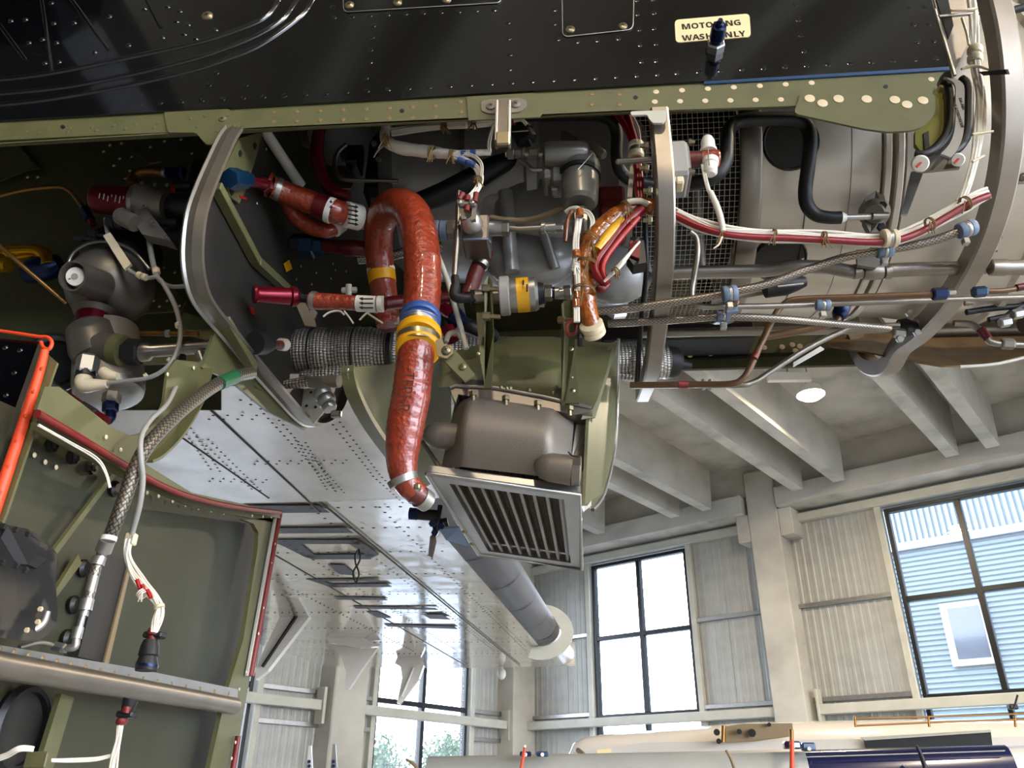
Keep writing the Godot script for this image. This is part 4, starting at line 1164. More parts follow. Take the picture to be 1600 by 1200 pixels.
	part("boss", lz([272, 291, 0.9], [300, 291, 0.9], [[0, 7.5], [0.1, 8], [1, 8]], 16), M.dark_cast)
	part("boss", lz([240, 347, 0.9], [278, 349, 0.9], [[0, 6.5], [0.1, 7], [1, 7]], 16), M.dark_cast)
	part("lower_body", zbox(270, 330, 305, 372, 0.93, 0.07, 0.012), M.dark_cast)
	part("mount_web", dp([[250, 362, 0.91], [300, 345, 0.91], [306, 380, 0.91], [285, 384, 0.91]], Vector3(0, 0, -0.03)), M.dark_cast)
	part("red_tab", zp([266, 287, 271, 285, 274, 304, 268, 306], 0.895, 0.003), M.red)
	T("bronze_line", "bent bronze fuel line with a blue fitting, above the magenta canister", "pipe")
	part("tube", hz([[205, 288, 0.95, 8], [209, 276, 0.95, 8], [220, 269, 0.95, 8], [240, 267, 0.95, 8], [257, 269, 0.95, 8]], 6, 14), M.brass)
	part("collar", lz([256, 269, 0.95], [262, 269, 0.95], [[0, 9], [1, 9]], 14), M.alu)
	part("blue_fitting", lz([261, 269, 0.95], [288, 270, 0.95], [[0, 10], [0.1, 11], [0.9, 11.5], [1, 10]], 6, true), M.blue_ano)
	T("angled_bracket", "small tan angled bracket riveted near the gusset plate", "bracket")
	part("tab", zp([200, 221, 212, 219, 222, 236, 250, 246, 252, 252, 232, 254, 214, 240], 1.0, 0.004), M.zinc)
	T("thin_brass_line", "thin brass line with a blue end nut at the far left, above the bottle", "pipe")
	part("tube", hz([[-20, 312, 0.95, 3.6], [0, 306, 0.95, 3.6], [45, 296, 0.95, 3.6], [90, 292, 0.95, 3.6], [108, 298, 0.95, 3.6], [122, 314, 0.95, 3.6], [132, 328, 0.95, 3.6]], 6, 10), M.brass)
	part("blue_nut", hexa([131, 326, 0.95], [141, 344, 0.95], 9), M.blue_ano)
	part("end_fitting", hexa([141, 344, 0.95], [145, 352, 0.95], 6), M.magenta)
	T("straight_brass_line", "straight thin brass line slanting down behind the gauge bottle", "pipe")
	part("tube", hz([[-20, 368, 0.93, 3.6], [0, 385, 0.93, 3.6], [50, 428, 0.96, 3.4], [104, 474, 1.0, 3.4]], 1, 10), M.brass)
	T("lower_brass_line", "brass line with a small tie, behind the steel pipe", "pipe")
	part("tube", hz([[180, 520, 0.98, 4], [240, 521, 0.98, 4], [310, 522, 0.98, 4]], 2, 10), M.brass)
	clamp_ring(262, 521, 0.978, 1, 0, 6, 3, M.cable, "cable_tie")
	T("yellow_elbow", "shiny yellow pipe elbow ending in a dark blue coupling at far left", "pipe")
	part("elbow", hz([[-20, 400, 1.02, 13], [20, 396, 1.02, 13], [55, 394, 1.02, 12], [72, 402, 1.02, 12], [76, 416, 1.02, 12]], 6, 18), M.gold)
	part("flange", lz([-10, 410, 1.0], [14, 414, 1.0], [[0, 16], [0.4, 16], [0.5, 12], [1, 12]], 18), M.gold)
	part("coupling", lz([38, 428, 1.03], [94, 412, 1.03], [[0, 15], [0.3, 22], [0.8, 20], [1, 14]], 20), M.blue_ano)
	T("duct_ring", "dark ring of a duct mouth behind the orange door seal", "duct")
	part("ring", lz([84, 565, 0.99], [88, 568, 0.96], [[0, 46], [0.9, 45], [1, 43], [1, 36], [0.1, 35]], 28), M.dark_cast)
	# braided hose across the open door
	T("braided_hose", "thick braided steel hose with a green band, running down across the open cowl door", "hose")
	part("braid", hz([[392, 583, 0.885, 10], [370, 588, 0.85, 10], [340, 600, 0.81, 10], [300, 628, 0.76, 10.5], [262, 662, 0.72, 10.5], [228, 700, 0.695, 11], [208, 740, 0.69, 11], [196, 775, 0.69, 11], [184, 808, 0.69, 11], [172, 838, 0.695, 10]], 8, 14), M.braid_dark)
	part("green_band", hz([[367, 589, 0.843, 10.8], [343, 599, 0.812, 11]], 1, 14), M.green_mark, null, "green marking band")
	part("white_band", hz([[171, 838, 0.695, 12], [169, 845, 0.695, 12]], 1, 14), M.white)
	part("ferrule", hz([[168, 844, 0.695, 12], [161, 862, 0.70, 12]], 1, 16), M.alu)
	for q in [[160, 862, 157, 872, 8, 2], [156, 870, 152, 883, 10, 1], [151, 884, 147, 900, 8, 2], [147, 898, 141, 925, 8, 1], [141, 924, 137, 937, 8, 2], [137, 936, 133, 954, 10, 1], [132, 954, 130, 963, 7, 1], [129, 962, 124, 982, 5, 1], [123, 980, 119, 998, 8, 1]]:
		var st := hz([[q[0], q[1], 0.70, q[4]], [q[2], q[3], 0.70, q[4]]], 1, 14)
		if q[5] == 2: part("short_braid", st, M.braid)
		else: part("collar", st, M.alu)
	part("elbow", hz([[119, 996, 0.70, 6], [117, 1010, 0.70, 6], [106, 1013, 0.70, 6]], 5, 12), M.alu)
	part("end_nut", hexa([104, 1014, 0.70], [84, 1009, 0.70], 8), M.alu)
	part("outlet_tube", hz([[85, 1009, 0.70, 4], [62, 1004, 0.68, 3.6], [30, 1012, 0.66, 3.6]], 4, 10), M.alu)
	T("lead_cable", "slim grey cable beside the braided hose, fanning into white wires lower down", "cable")
	part("jacket", hz([[283, 570, 0.9, 3.4], [279, 592, 0.82, 3.4], [262, 630, 0.74, 3.6], [236, 656, 0.70, 3.8], [221, 682, 0.68, 4], [220, 715, 0.68, 4.4], [223, 750, 0.69, 4.4], [218, 790, 0.70, 4.4], [206, 834, 0.715, 4.4]], 6, 10), M.cable)
	part("end_plug", lz([286, 555, 0.9], [282, 572, 0.9], [[0, 5], [0.5, 6], [0.6, 4.5], [1, 4]], 12), M.dark_cast)
	part("clip_block", zbox(194, 832, 209, 850, 0.73, 0.008, 0.001), M.nylon)
	wires([[202, 842, 0.732, 6], [199, 865, 0.732, 6], [206, 888, 0.732, 8], [222, 912, 0.732, 9], [240, 932, 0.732, 9], [249, 950, 0.732, 7], [246, 970, 0.732, 8], [241, 988, 0.732, 6]], 6, 1.7, M.wire_white)
	for q in [[214, 906, 219, 920], [230, 922, 236, 934], [222, 914, 226, 924]]: part("red_sleeve", hz([[q[0], q[1], 0.722, 3.4], [q[2], q[3], 0.722, 3.4]], 1, 8), M.red)
	tie(222, 928, 0.722, 1, 1, 7, M.wire_white)
	clamp_ring(249, 948, 0.73, 0.2, 1, 8, 2.5, M.nylon, "cable_tie")
	T("branch_wires", "pair of thin white wires looping from the red seal down to a black grommet", "cable")
	wires([[60, 664, 0.56, 3], [110, 692, 0.6, 3], [150, 716, 0.64, 3], [165, 738, 0.655, 3], [172, 762, 0.66, 2.5]], 2, 1.5, M.wire_white)
	T("door_connector", "dark olive round connector with red rings above the door rail", "connector")
	part("red_ring", lz([241, 982, 0.735], [239, 992, 0.735], [[0, 8], [0.5, 10], [1, 9]], 16), M.seal_red)
	part("clamp_bar", zbox(222, 986, 252, 996, 0.732, 0.012, 0.002), M.dark_cast)
	part("red_insert", lz([238, 994, 0.735], [237, 1004, 0.735], [[0, 6], [1, 6]], 14), M.seal_red)
	part("shell", lz([236, 1000, 0.735], [228, 1048, 0.735], [[0, 11], [0.2, 14], [0.5, 15.5], [0.55, 13.5], [0.8, 17], [1, 16]], 20), M.dark_cast)
	part("blue_ring", lz([230, 1038, 0.735], [229, 1042, 0.735], [[0, 17.4], [1, 17.4]], 20), M.blue_ano)
	T("lower_connector", "dark connector with red rings under the door rail, trailing white wires", "connector")
	part("shell", lz([205, 1092, 0.735], [197, 1114, 0.735], [[0, 12], [0.6, 10], [1, 8]], 18), M.dark_cast)
	part("clamp_bar", zbox(180, 1110, 206, 1121, 0.73, 0.012, 0.002), M.dark_cast)
	part("red_insert", lz([199, 1104, 0.73], [196, 1114, 0.73], [[0, 6], [1, 6]], 14), M.seal_red)
	part("red_ring", lz([191, 1123, 0.735], [189, 1133, 0.735], [[0, 8], [0.5, 9], [1, 7]], 16), M.seal_red)
	wires([[188, 1132, 0.735, 5], [185, 1155, 0.735, 5], [180, 1178, 0.735, 6], [175, 1215, 0.735, 7]], 4, 1.8, M.wire_white)
	wires([[176, 1180, 0.735, 3], [150, 1186, 0.73, 3], [110, 1188, 0.72, 3], [80, 1188, 0.71, 3]], 3, 1.6, M.wire_white)
	T("left_wires", "white wire bundle clipped across the black ring at lower left", "cable")
	wires([[-10, 1188, 0.66, 5], [10, 1180, 0.66, 5], [30, 1170, 0.66, 5], [52, 1171, 0.67, 4]], 4, 1.8, M.wire_white)
	part("clip", zbox(38, 1174, 72, 1200, 0.672, 0.003, 0.001), M.green)
	T("cast_duct", "grey bolted cast duct at the left edge, inside the open cowl door", "duct")
	part("upper_flange", dp([[-20, 815, 0.6], [12, 820, 0.6], [42, 826, 0.62], [62, 846, 0.64], [60, 868, 0.64], [44, 882, 0.63], [-20, 880, 0.6]], Vector3(0, 0, -0.012)), M.dark_cast)
	var rr := []
	for q in [[[-40, 800], [8, 818], [40, 832], [58, 850]], [[-40, 850], [4, 872], [40, 884], [55, 898]], [[-40, 920], [2, 925], [40, 930], [58, 945]], [[-40, 985], [4, 990], [35, 985], [55, 965]]]:
		var r := []
		for e in q: r.append(P(e[0], e[1], 0.60 + e[0] * 0.0008))
		rr.append(r)
	var sm := []
	for r in rr: sm.append(smooth_path(r, 4))
	part("body", grid(S(), sm, Vector3(0, 0, -0.03)), M.dark_cast)
	for q in [[7, 823], [26, 828], [45, 835], [5, 879], [27, 884], [41, 891]]: rivet(P(q[0], q[1], 0.598), Vector3(0, 0, 1), 0.0026, M.firewall, null, hex_mesh, "bolt")
	part("outlet_flange", hz([[20, 990, 0.64, 5], [45, 988, 0.645, 6], [66, 975, 0.65, 6], [74, 955, 0.65, 5]], 5, 10), M.alu)
	for q in [[6, 984], [26, 990], [43, 985], [60, 972], [64, 952]]: rivet(P(q[0], q[1], 0.625), Vector3(0, 0, 1), 0.0022, M.pale_rivet, null, hex_mesh, "bolt")
# ---------- the engine and what hangs on it between firewall and middle frame
func eng(prof: Array, sides := 56) -> SurfaceTool:      # rows [x, radius] round the engine's axis
	var a := EYE + Vector3(prof[0][0], 0.946, -1.08)
	var b := EYE + Vector3(prof[-1][0], 0.946, -1.08)
	var pr := []
	for q in prof: pr.append([(q[0] - prof[0][0]) / (prof[-1][0] - prof[0][0]), q[1]])
	return lathe(S(), a, b, pr, sides)
func center() -> void:
	var e := T("engine", "grey turbine engine lying along the nacelle, with a wire intake screen and metal exhaust casing", "engine")
	part("accessory_gearbox", eng([[-0.30, 0.0], [-0.30, 0.12], [-0.27, 0.15], [-0.16, 0.16], [-0.15, 0.185], [-0.06, 0.19], [-0.055, 0.205], [-0.04, 0.205], [-0.035, 0.19], [0.02, 0.195], [0.06, 0.215], [0.08, 0.23], [0.10, 0.23], [0.10, 0.0]]), M.grey_enamel)
	var bumps := S()
	for q in [[830, 400, 0.985, 75, 60], [850, 320, 0.96, 80, 70], [965, 230, 0.93, 50, 70], [780, 300, 0.97, 60, 50], [960, 430, 1.0, 60, 50], [940, 330, 0.97, 50, 60]]:
		var p := P(q[0], q[1], q[2]); var k := mpp(p)
		ball(bumps, p, Vector3(q[3] * k, 0, 0), Vector3(0, q[4] * k, 0), Vector3(0, 0, 0.035))
	part("casting_boss", bumps, M.grey_enamel)
	for q in [[790, 300, 800, 425, 12], [845, 350, 868, 420, 8], [742, 330, 752, 420, 9]]: part("casting_rib", hz([[q[0], q[1], 0.93, q[4]], [q[2], q[3], 0.96, q[4]]], 1, 10), M.grey_enamel)
	for q in [[760, 262, 0.93, 30, 24], [700, 215, 0.95, 32, 30], [640, 235, 0.96, 40, 30]]: part("accessory_drive", lz([q[0] - q[3], q[1], q[2] + 0.03], [q[0] + q[3] * 0.4, q[1] + 4, q[2]], [[0, q[4]], [0.6, q[4]], [0.65, q[4] * 0.8], [1, q[4] * 0.75]], 24), M.dark_cast)
	part("intake_core", eng([[0.10, 0.0], [0.10, 0.15], [0.27, 0.15], [0.27, 0.0]]), M.dark_cast)
	part("intake_strut", hz([[1088, 290, 0.93, 8], [1096, 420, 1.0, 8]], 1, 10), M.casting)
	# wire screen: hoops and straight wires, one joined part
	var sc := S()
	for i in 21:
		var x := 0.105 + i * 0.0074
		var pts := []
		for j in 33:
			var a := PI * (0.62 + 0.85 * j / 32.0)
			pts.append(EYE + Vector3(x, 0.946 - 0.236 * sin(a - PI * 0.5), -1.08 - 0.236 * cos(a - PI * 0.5)))
		var pp := []
		for j in 33:
			var a := PI * (0.05 + 0.9 * j / 32.0)
			pp.append(EYE + Vector3(x, 0.946 - 0.236 * sin(a), -1.08 + 0.236 * cos(a)))
		tube(sc, pp, 0.00045, 4, false)
	for j in 84:
		var a := PI * (0.05 + 0.9 * j / 83.0)
		var q := Vector3(0, 0.946 - 0.236 * sin(a), -1.08 + 0.236 * cos(a))
		tube(sc, [EYE + q + Vector3(0.102, 0, 0), EYE + q + Vector3(0.256, 0, 0)], 0.00045, 4, false)
	part("intake_screen", sc, M.mesh_wire).set_meta("kind", "stuff")
	part("screen_band", eng([[0.252, 0.236], [0.252, 0.243], [0.256, 0.245], [0.278, 0.245], [0.282, 0.243], [0.282, 0.236]]), M.stainless)
	part("exhaust_casing", eng([[0.279, 0.15], [0.281, 0.225], [0.284, 0.236], [0.33, 0.238], [0.37, 0.239], [0.4, 0.24], [0.447, 0.24], [0.447, 0.15]]), M.casing)
	for x in [0.345, 0.405]: part("weld_seam", eng([[x, 0.2385], [x + 0.001, 0.2412], [x + 0.002, 0.2385]]), M.steel)
	for x in [0.449, 0.466]: part("flange_ring", eng([[x, 0.2], [x, 0.244], [x + 0.002, 0.246], [x + 0.009, 0.246], [x + 0.011, 0.244], [x + 0.011, 0.2]]), M.casing)
	part("forward_casing", eng([[0.482, 0.2], [0.483, 0.238], [0.54, 0.242], [0.6, 0.252], [0.66, 0.255], [0.665, 0.262], [0.675, 0.262], [0.68, 0.255], [0.86, 0.24], [1.1, 0.2]]), M.casing)
	for q in [[1236, 222, 44], [1218, 405, 42], [1238, 440, 18]]:
		var p := seg_hit(q[0], q[1], 0.2385); var k := mpp(p)
		var n := (p - EYE - Vector3(p.x, 0.946, -1.08)).normalized()
		part("bleed_port", lathe(S(), p - n * 0.004, p + n * 0.004, [[0, 0], [0, q[2] * k], [0.6, q[2] * k], [1, q[2] * k * 0.96], [0.5, q[2] * k * 0.9], [0.5, 0]], 28), M.firewall)
	# plumbing behind the orange hoses
	T("engine_strut", "straight cream engine mount tube slanting down behind the orange firesleeve", "tube")
	part("tube", hz([[408, 196, 0.83, 8.5], [470, 290, 0.93, 8.5]], 1, 14), M.cream_steel)
	T("curved_red_hose", "dark red hose curving down behind the grey sheet, near the engine strut", "hose")
	part("hose", hz([[505, 180, 0.9, 10], [497, 215, 0.9, 10], [496, 248, 0.9, 10], [505, 278, 0.9, 10], [522, 300, 0.9, 10], [545, 306, 0.9, 9]], 6, 14), M.maroon)
	T("grey_sheet", "pale grey sheet plate behind the dark red hose", "plate")
	part("sheet", zp([509, 258, 546, 259, 556, 277, 548, 294, 512, 294], 1.0, 0.003), M.stainless)
	T("bent_drain_tube", "thin grey tube bent at right angles above the orange loop", "tube")
	part("tube", hz([[541, 226, 0.93, 4], [527, 240, 0.93, 4], [523, 262, 0.93, 4], [530, 276, 0.93, 4], [545, 281, 0.93, 3.6], [622, 283, 0.93, 3.6]], 6, 10), M.stainless)
	T("relay_box", "black electrical box with round can beside the dark red hose", "box")
	part("case", zbox(540, 225, 560, 252, 0.98, 0.04, 0.003), M.black)
	part("can", lz([466, 212, 0.98], [496, 210, 0.97], [[0, 20], [0.3, 18], [0.5, 20], [0.9, 19], [1, 14]], 20), M.green_shaded)
	part("side_can", lz([535, 240, 1.0], [566, 240, 1.0], [[0, 13], [1, 13]], 16), M.black)
	T("starter_block", "dark cast starter block behind the white sleeved wires", "starter motor")
	part("block", zbox(570, 205, 660, 300, 1.0, 0.09, 0.012), M.dark_cast)
	part("drum", lz([620, 300, 0.98], [650, 250, 0.97], [[0, 22], [0.8, 24], [1, 18]], 20), M.dark_cast)
	for q in [[592, 250], [622, 248], [660, 265], [585, 225], [640, 215]]: rivet(P(q[0], q[1], 0.955), Vector3(0, -0.5, 1), 0.005, M.alu, null, hex_mesh, "bolt")
	T("black_duct", "fat black rubber hose slanting up behind the wire harness", "hose")
	part("hose", hz([[640, 325, 0.93, 18], [690, 305, 0.92, 19], [735, 282, 0.91, 19], [770, 262, 0.91, 17], [800, 250, 0.92, 14]], 6, 16), M.rubber)
	# white harness under the longeron
	var h := T("white_harness", "white sleeved wire harness under the longeron with pink ferrules at its lower end", "wire harness")
	wires([[612, 206, 0.83, 6], [650, 201, 0.82, 6], [700, 196, 0.81, 6], [740, 193, 0.8, 6], [778, 190, 0.8, 5]], 4, 2.6, M.wire_white)
	part("sleeve", hz([[604, 196, 0.83, 7], [601, 212, 0.825, 8], [606, 222, 0.82, 9], [625, 231, 0.815, 10], [660, 236, 0.81, 10], [680, 238, 0.81, 9], [706, 241, 0.805, 7], [740, 239, 0.805, 5], [766, 238, 0.81, 5]], 6, 12, 1.0, 0.06), M.wire_white)
	part("loose_ends", hz([[601, 225, 0.82, 2], [590, 236, 0.82, 1.5], [584, 246, 0.82, 1]], 3, 6), M.cable)
	for q in [[693, 198, 6], [741, 194, 5], [674, 238, 10], [706, 243, 8], [602, 218, 9]]: tie(q[0], q[1], 0.80, 1, 0.1, q[2], M.twine)
	for q in [[730, 194], [741, 195]]: part("white_band", lz([q[0] - 2, q[1], 0.796], [q[0] + 2, q[1], 0.796], [[0, 7], [1, 7]], 14), M.nylon)
	for q in [[720, 241, 728, 240], [735, 239, 743, 239], [716, 249, 728, 254], [730, 254, 742, 258]]: part("blue_sleeve", hz([[q[0], q[1], 0.797, 5], [q[2], q[3], 0.797, 5]], 1, 10), M.blue_clamp)
	wires([[704, 243, 0.80, 5], [725, 250, 0.80, 5], [743, 260, 0.80, 5], [750, 275, 0.80, 5], [748, 290, 0.80, 5], [740, 304, 0.80, 6], [731, 318, 0.80, 8], [731, 342, 0.81, 5]], 5, 1.8, M.wire_white)
	wires([[706, 242, 0.798, 3], [735, 242, 0.795, 3], [752, 256, 0.795, 3], [752, 280, 0.798, 3]], 2, 1.5, M.wire_white)
	wires([[773, 188, 0.8, 3], [768, 205, 0.8, 3], [764, 225, 0.8, 3], [766, 238, 0.8, 3]], 2, 1.5, M.wire_white)
	tie(746, 281, 0.795, -0.1, 1, 6, M.twine)
	for q in [[723, 302, 718, 312], [744, 302, 742, 316], [731, 306, 730, 314], [730, 322, 729, 330]]: part("pink_ferrule", hz([[q[0], q[1], 0.79, 4.5], [q[2], q[3], 0.79, 4.5]], 1, 10), M.seal_red)
	T("harness_plug", "round steel plug taking the white harness into the square steel block", "connector")
	part("clamp_bar", zbox(716, 310, 744, 320, 0.79, 0.012, 0.002), M.casting)
	for q in [[718, 315], [737, 315]]: screw(P(q[0], q[1], 0.789), Vector3(0, 0, 1), 0.004, M.alu)
	for q in [[716, 318, 722, 319, 729, 342, 721, 342], [738, 318, 744, 318, 743, 342, 736, 344]]: part("side_arm", zp(q, 0.795, 0.006), M.casting)
	part("barrel", lz([730, 336, 0.80], [742, 358, 0.82], [[0, 13], [0.3, 15.5], [0.5, 17], [0.8, 17], [1, 13]], 22), M.alu)
	T("steel_block", "square grey steel sensor block with a pale blue clamp pair on its left", "manifold block")
	part("block", zbox(722, 335, 763, 374, 0.825, 0.045, 0.002), M.stainless)
	part("base_plate", dp([[722, 374, 0.825], [763, 374, 0.825], [768, 380, 0.845], [726, 381, 0.845]], Vector3(0, 0.002, 0)), M.pale_blue)
	for q in [682, 694]: clamp_ring(q, 360, 0.84, 1, 0, 16, 5.5, M.pale_blue, "clamp_band")
	part("hex_nut", hexa([699, 359, 0.84], [712, 359, 0.84], 15), M.casting)
	part("right_fitting", hz([[763, 357, 0.845, 12], [785, 357, 0.845, 12]], 1, 18), M.alu)
	part("hex_nut", hexa([784, 357, 0.845], [796, 357, 0.845], 13), M.stainless)
	part("rod", hz([[795, 357, 0.845, 5], [812, 358, 0.845, 4.5], [832, 357, 0.845, 5], [847, 356, 0.845, 5]], 1, 12), M.stainless)
	part("coupling", lz([846, 356, 0.845], [868, 356, 0.845], [[0, 9], [0.25, 9], [0.3, 7.5], [1, 8]], 16), M.alu)
	part("end_stud", hexa([868, 356, 0.845], [880, 356, 0.845], 6), M.alu)
	T("riser_tube", "dark steel tube standing left of the square steel block, ending in an elbow", "tube")
	part("tube", hz([[717, 300, 0.82, 4.5], [716, 350, 0.82, 4.5], [713, 390, 0.825, 4.5], [710, 434, 0.83, 4.5]], 4, 12), M.steel)
	part("nut", hexa([711, 432, 0.83], [712, 448, 0.83], 7), M.dark_cast)
	part("elbow", hz([[712, 446, 0.83, 8], [711, 462, 0.83, 9], [722, 466, 0.83, 8], [736, 465, 0.83, 6]], 5, 14), M.dark_cast)
	T("insulated_line", "thin tan insulated line drooping to the fuel filter bowl", "tube")
	part("line", hz([[766, 339, 0.88, 4], [790, 343, 0.88, 4], [822, 344, 0.88, 4.5], [850, 337, 0.87, 4.5], [880, 322, 0.86, 4.5]], 5, 10), M.tan)
	T("tan_stay", "thin straight tan rod slanting down behind the orange hose's right leg", "rod")
	part("rod", hz([[684, 398, 0.86, 4.5], [700, 440, 0.86, 4.5], [729, 545, 0.87, 4.5]], 1, 10), M.cream_steel)
	T("short_red_hose", "short dark red hose with a steel band, slanting down from the steel block", "hose")
	part("hose", hz([[756, 398, 0.88, 11], [744, 425, 0.88, 12], [733, 462, 0.88, 12]], 4, 16, 1.0, 0.03), M.sleeve_dull)
	part("top_cuff", hz([[759, 391, 0.88, 13], [755, 402, 0.88, 13]], 1, 16), M.sleeve_dull)
	part("steel_band", hz([[753, 410, 0.876, 13], [750, 416, 0.876, 13]], 1, 16), M.steel)
	part("end_fitting", hexa([762, 378, 0.88], [758, 392, 0.88], 8), M.alu)
	# fuel filter
	T("filter_housing", "grey filter housing with a round bowl hanging down and pipe unions at its left", "filter")
	part("head", lz([852, 242, 0.825], [922, 240, 0.825], [[0, 19], [0.1, 20], [0.85, 20], [0.95, 16], [1, 8]], 24), M.filter_grey)
	part("head_block", zbox(856, 232, 890, 276, 0.83, 0.05, 0.008), M.filter_grey)
	part("left_flange", zbox(847, 225, 857, 277, 0.835, 0.04, 0.003), M.casting)
	part("cap", lz([906, 246, 0.84], [906, 272, 0.84], [[0, 20], [0.15, 27], [0.5, 31], [1, 33]], 28), M.filter_grey)
	part("bowl_ring", lz([906, 270, 0.84], [906, 278, 0.84], [[0, 33], [1, 33]], 28), M.dark_cast)
	part("bowl", lz([906, 277, 0.84], [906, 320, 0.84], [[0, 30], [0.6, 29], [0.9, 28], [1, 23]], 28), M.filter_grey)
	part("bowl_drain", zbox(893, 318, 917, 345, 0.835, 0.03, 0.004), M.stainless)
	part("side_lug", lz([927, 232, 0.835], [944, 243, 0.83], [[0, 8], [0.8, 8], [1, 6], [1, 3]], 16), M.casting)
	part("safety_wire", hz([[925, 240, 0.81, 0.9], [915, 252, 0.805, 0.9], [903, 265, 0.805, 0.9]], 3, 5), M.alu)
	rivet(P(862, 225, 0.83), Vector3(0, -0.3, 1), 0.0035, M.alu, null, hex_mesh, "bolt")
	for q in [[793, 804, 9], [804, 816, 8], [816, 820, 10], [826, 842, 9]]: part("union", hexa([q[0], 240, 0.84], [q[1], 240, 0.84], q[2]), M.stainless)
	part("union_tube", hz([[790, 240, 0.84, 6], [850, 241, 0.84, 6]], 1, 12), M.alu)
	part("bypass_tube", hz([[812, 250, 0.845, 4], [824, 258, 0.845, 4], [832, 265, 0.845, 4], [848, 265, 0.845, 4]], 5, 10), M.alu)
	part("port_nut", zbox(848, 262, 860, 276, 0.83, 0.02, 0.003), M.casting)
	part("triangle_web", zp([876, 204, 886, 205, 936, 238, 934, 252, 912, 236, 876, 228], 0.88, 0.004), M.casting)
	part("left_tab", zbox(861, 282, 873, 296, 0.85, 0.015, 0.002), M.grey_enamel)
	T("round_connector", "ribbed black round connector with white wires behind the latch clip", "connector")
	part("shell", lz([808, 192, 0.84], [826, 224, 0.85], [[0, 14], [0.3, 16], [0.32, 18], [0.5, 18], [0.52, 16], [0.7, 17], [0.9, 17], [1, 12]], 22), M.dark_cast)
	part("red_boot", hz([[798, 190, 0.82, 6], [806, 190, 0.82, 6]], 1, 12), M.seal_red)
	wires([[803, 189, 0.815, 3], [815, 187, 0.81, 3], [823, 195, 0.815, 3]], 3, 1.2, M.wire_white)
	for q in [[827, 218, 832, 228], [800, 206, 826, 204]]: part("lock_wire", hz([[q[0], q[1], 0.81, 1.2], [q[2], q[3], 0.81, 1.2]], 1, 5), M.alu)
	T("black_hose_bend", "black rubber hose bending down between filter housing and middle frame", "hose")
	part("hose", hz([[820, 181, 0.82, 9], [880, 180, 0.82, 9], [930, 180, 0.82, 9.5], [955, 188, 0.82, 10], [964, 210, 0.83, 10], [964, 245, 0.84, 10], [970, 268, 0.85, 10], [990, 283, 0.86, 10], [1030, 290, 0.87, 10]], 6, 14), M.rubber)
	T("brown_box", "dull brown plate behind the amber harness, under the black hose", "plate")
	part("box", zbox(936, 288, 978, 360, 0.9, 0.04, 0.004), M.sleeve_dull)
	# red and white riser beside the frame
	T("riser_harness", "red and white wire bundle climbing left of the middle frame, through a cream clamp", "wire harness")
	for q in [[[962, 176], [978, 198], [988, 220], [993, 240], [996, 270], [997, 300], [1000, 322]], [[978, 174], [986, 200], [993, 225], [996, 245], [1000, 275], [1002, 310], [1004, 326]]]:
		var r := []
		for p in q: r.append([p[0], p[1], 0.81, 5.5])
		part("red_cable", hz(r, 6, 12), M.wire_red)
	wires([[984, 176, 0.815, 3], [996, 200, 0.815, 3], [1000, 225, 0.815, 2.5]], 2, 1.4, M.wire_white)
	wires([[988, 252, 0.815, 3], [986, 280, 0.815, 3], [984, 308, 0.815, 4]], 3, 1.6, M.wire_white)
	for v in [229, 243]: part("cream_clamp", lz([994, v - 5, 0.81], [994, v + 5, 0.81], [[0, 10], [0.2, 12.5], [0.8, 12.5], [1, 10]], 18), M.nylon)
	part("steel_strap", lz([994, 233, 0.81], [994, 239, 0.81], [[0, 11], [1, 11]], 18), M.alu)
	T("long_pin", "plain steel locating pin sticking out left from the middle frame", "pin")
	part("pin", lz([962, 253, 0.80], [1022, 249, 0.79], [[0, 2.5], [0.05, 4.5], [1, 5]], 14), M.alu)
	# amber harness
	var am := T("amber_harness", "thick amber taped wire harness with red cables, curving down to the green bracket", "wire harness")
	part("tape_wrap", hz([[1022, 326, 0.80, 13], [1000, 322, 0.80, 14], [975, 334, 0.80, 17], [948, 355, 0.80, 20], [926, 382, 0.80, 20], [914, 412, 0.80, 18], [912, 445, 0.80, 18], [916, 478, 0.805, 17], [924, 505, 0.81, 14], [927, 530, 0.82, 13]], 7, 16, 1.0, 0.05), M.amber)
	part("white_wires_end", hz([[980, 316, 0.785, 5], [1000, 314, 0.785, 5], [1012, 320, 0.79, 4]], 4, 10), M.wire_white)
	part("yellow_patch", hz([[972, 345, 0.787, 8], [952, 368, 0.785, 10], [934, 392, 0.785, 9]], 4, 12), M.yellow_tape)
	part("maroon_cable", hz([[1004, 328, 0.79, 8], [975, 352, 0.787, 8], [950, 385, 0.785, 8], [933, 410, 0.785, 8], [934, 430, 0.785, 8], [950, 446, 0.788, 7]], 6, 12), M.wire_red)
	part("red_cable", hz([[998, 340, 0.782, 4], [970, 372, 0.78, 4.5], [946, 405, 0.78, 4.5], [942, 425, 0.78, 4.5], [950, 440, 0.782, 4]], 6, 10), M.red)
	part("torn_sleeve", hz([[934, 448, 0.79, 6], [940, 452, 0.79, 7], [950, 444, 0.79, 5]], 4, 10), M.maroon)
	for q in [[924, 378, 1, -1, 21], [918, 415, 0.3, -1, 19], [912, 455, 0.1, -1, 18], [980, 330, 1, -0.5, 17]]: tie(q[0], q[1], 0.79, q[2], q[3], q[4], M.twine, null, 1.6)
	for k in 6: part("fan_wire", hz([[944, 440, 0.78, 2], [958 + k, 428 - k * 2, 0.775, 2], [974 + k * 2.5, 412 - k * 4, 0.775, 2], [984 + k * 3, 395 - k * 3.4, 0.79, 2]], 5, 7), M.wire_white)
	tie(962, 425, 0.772, 1, -0.6, 7, M.twine)
	T("maroon_plug", "black plug with a maroon insert that takes six fanned white wires", "connector")
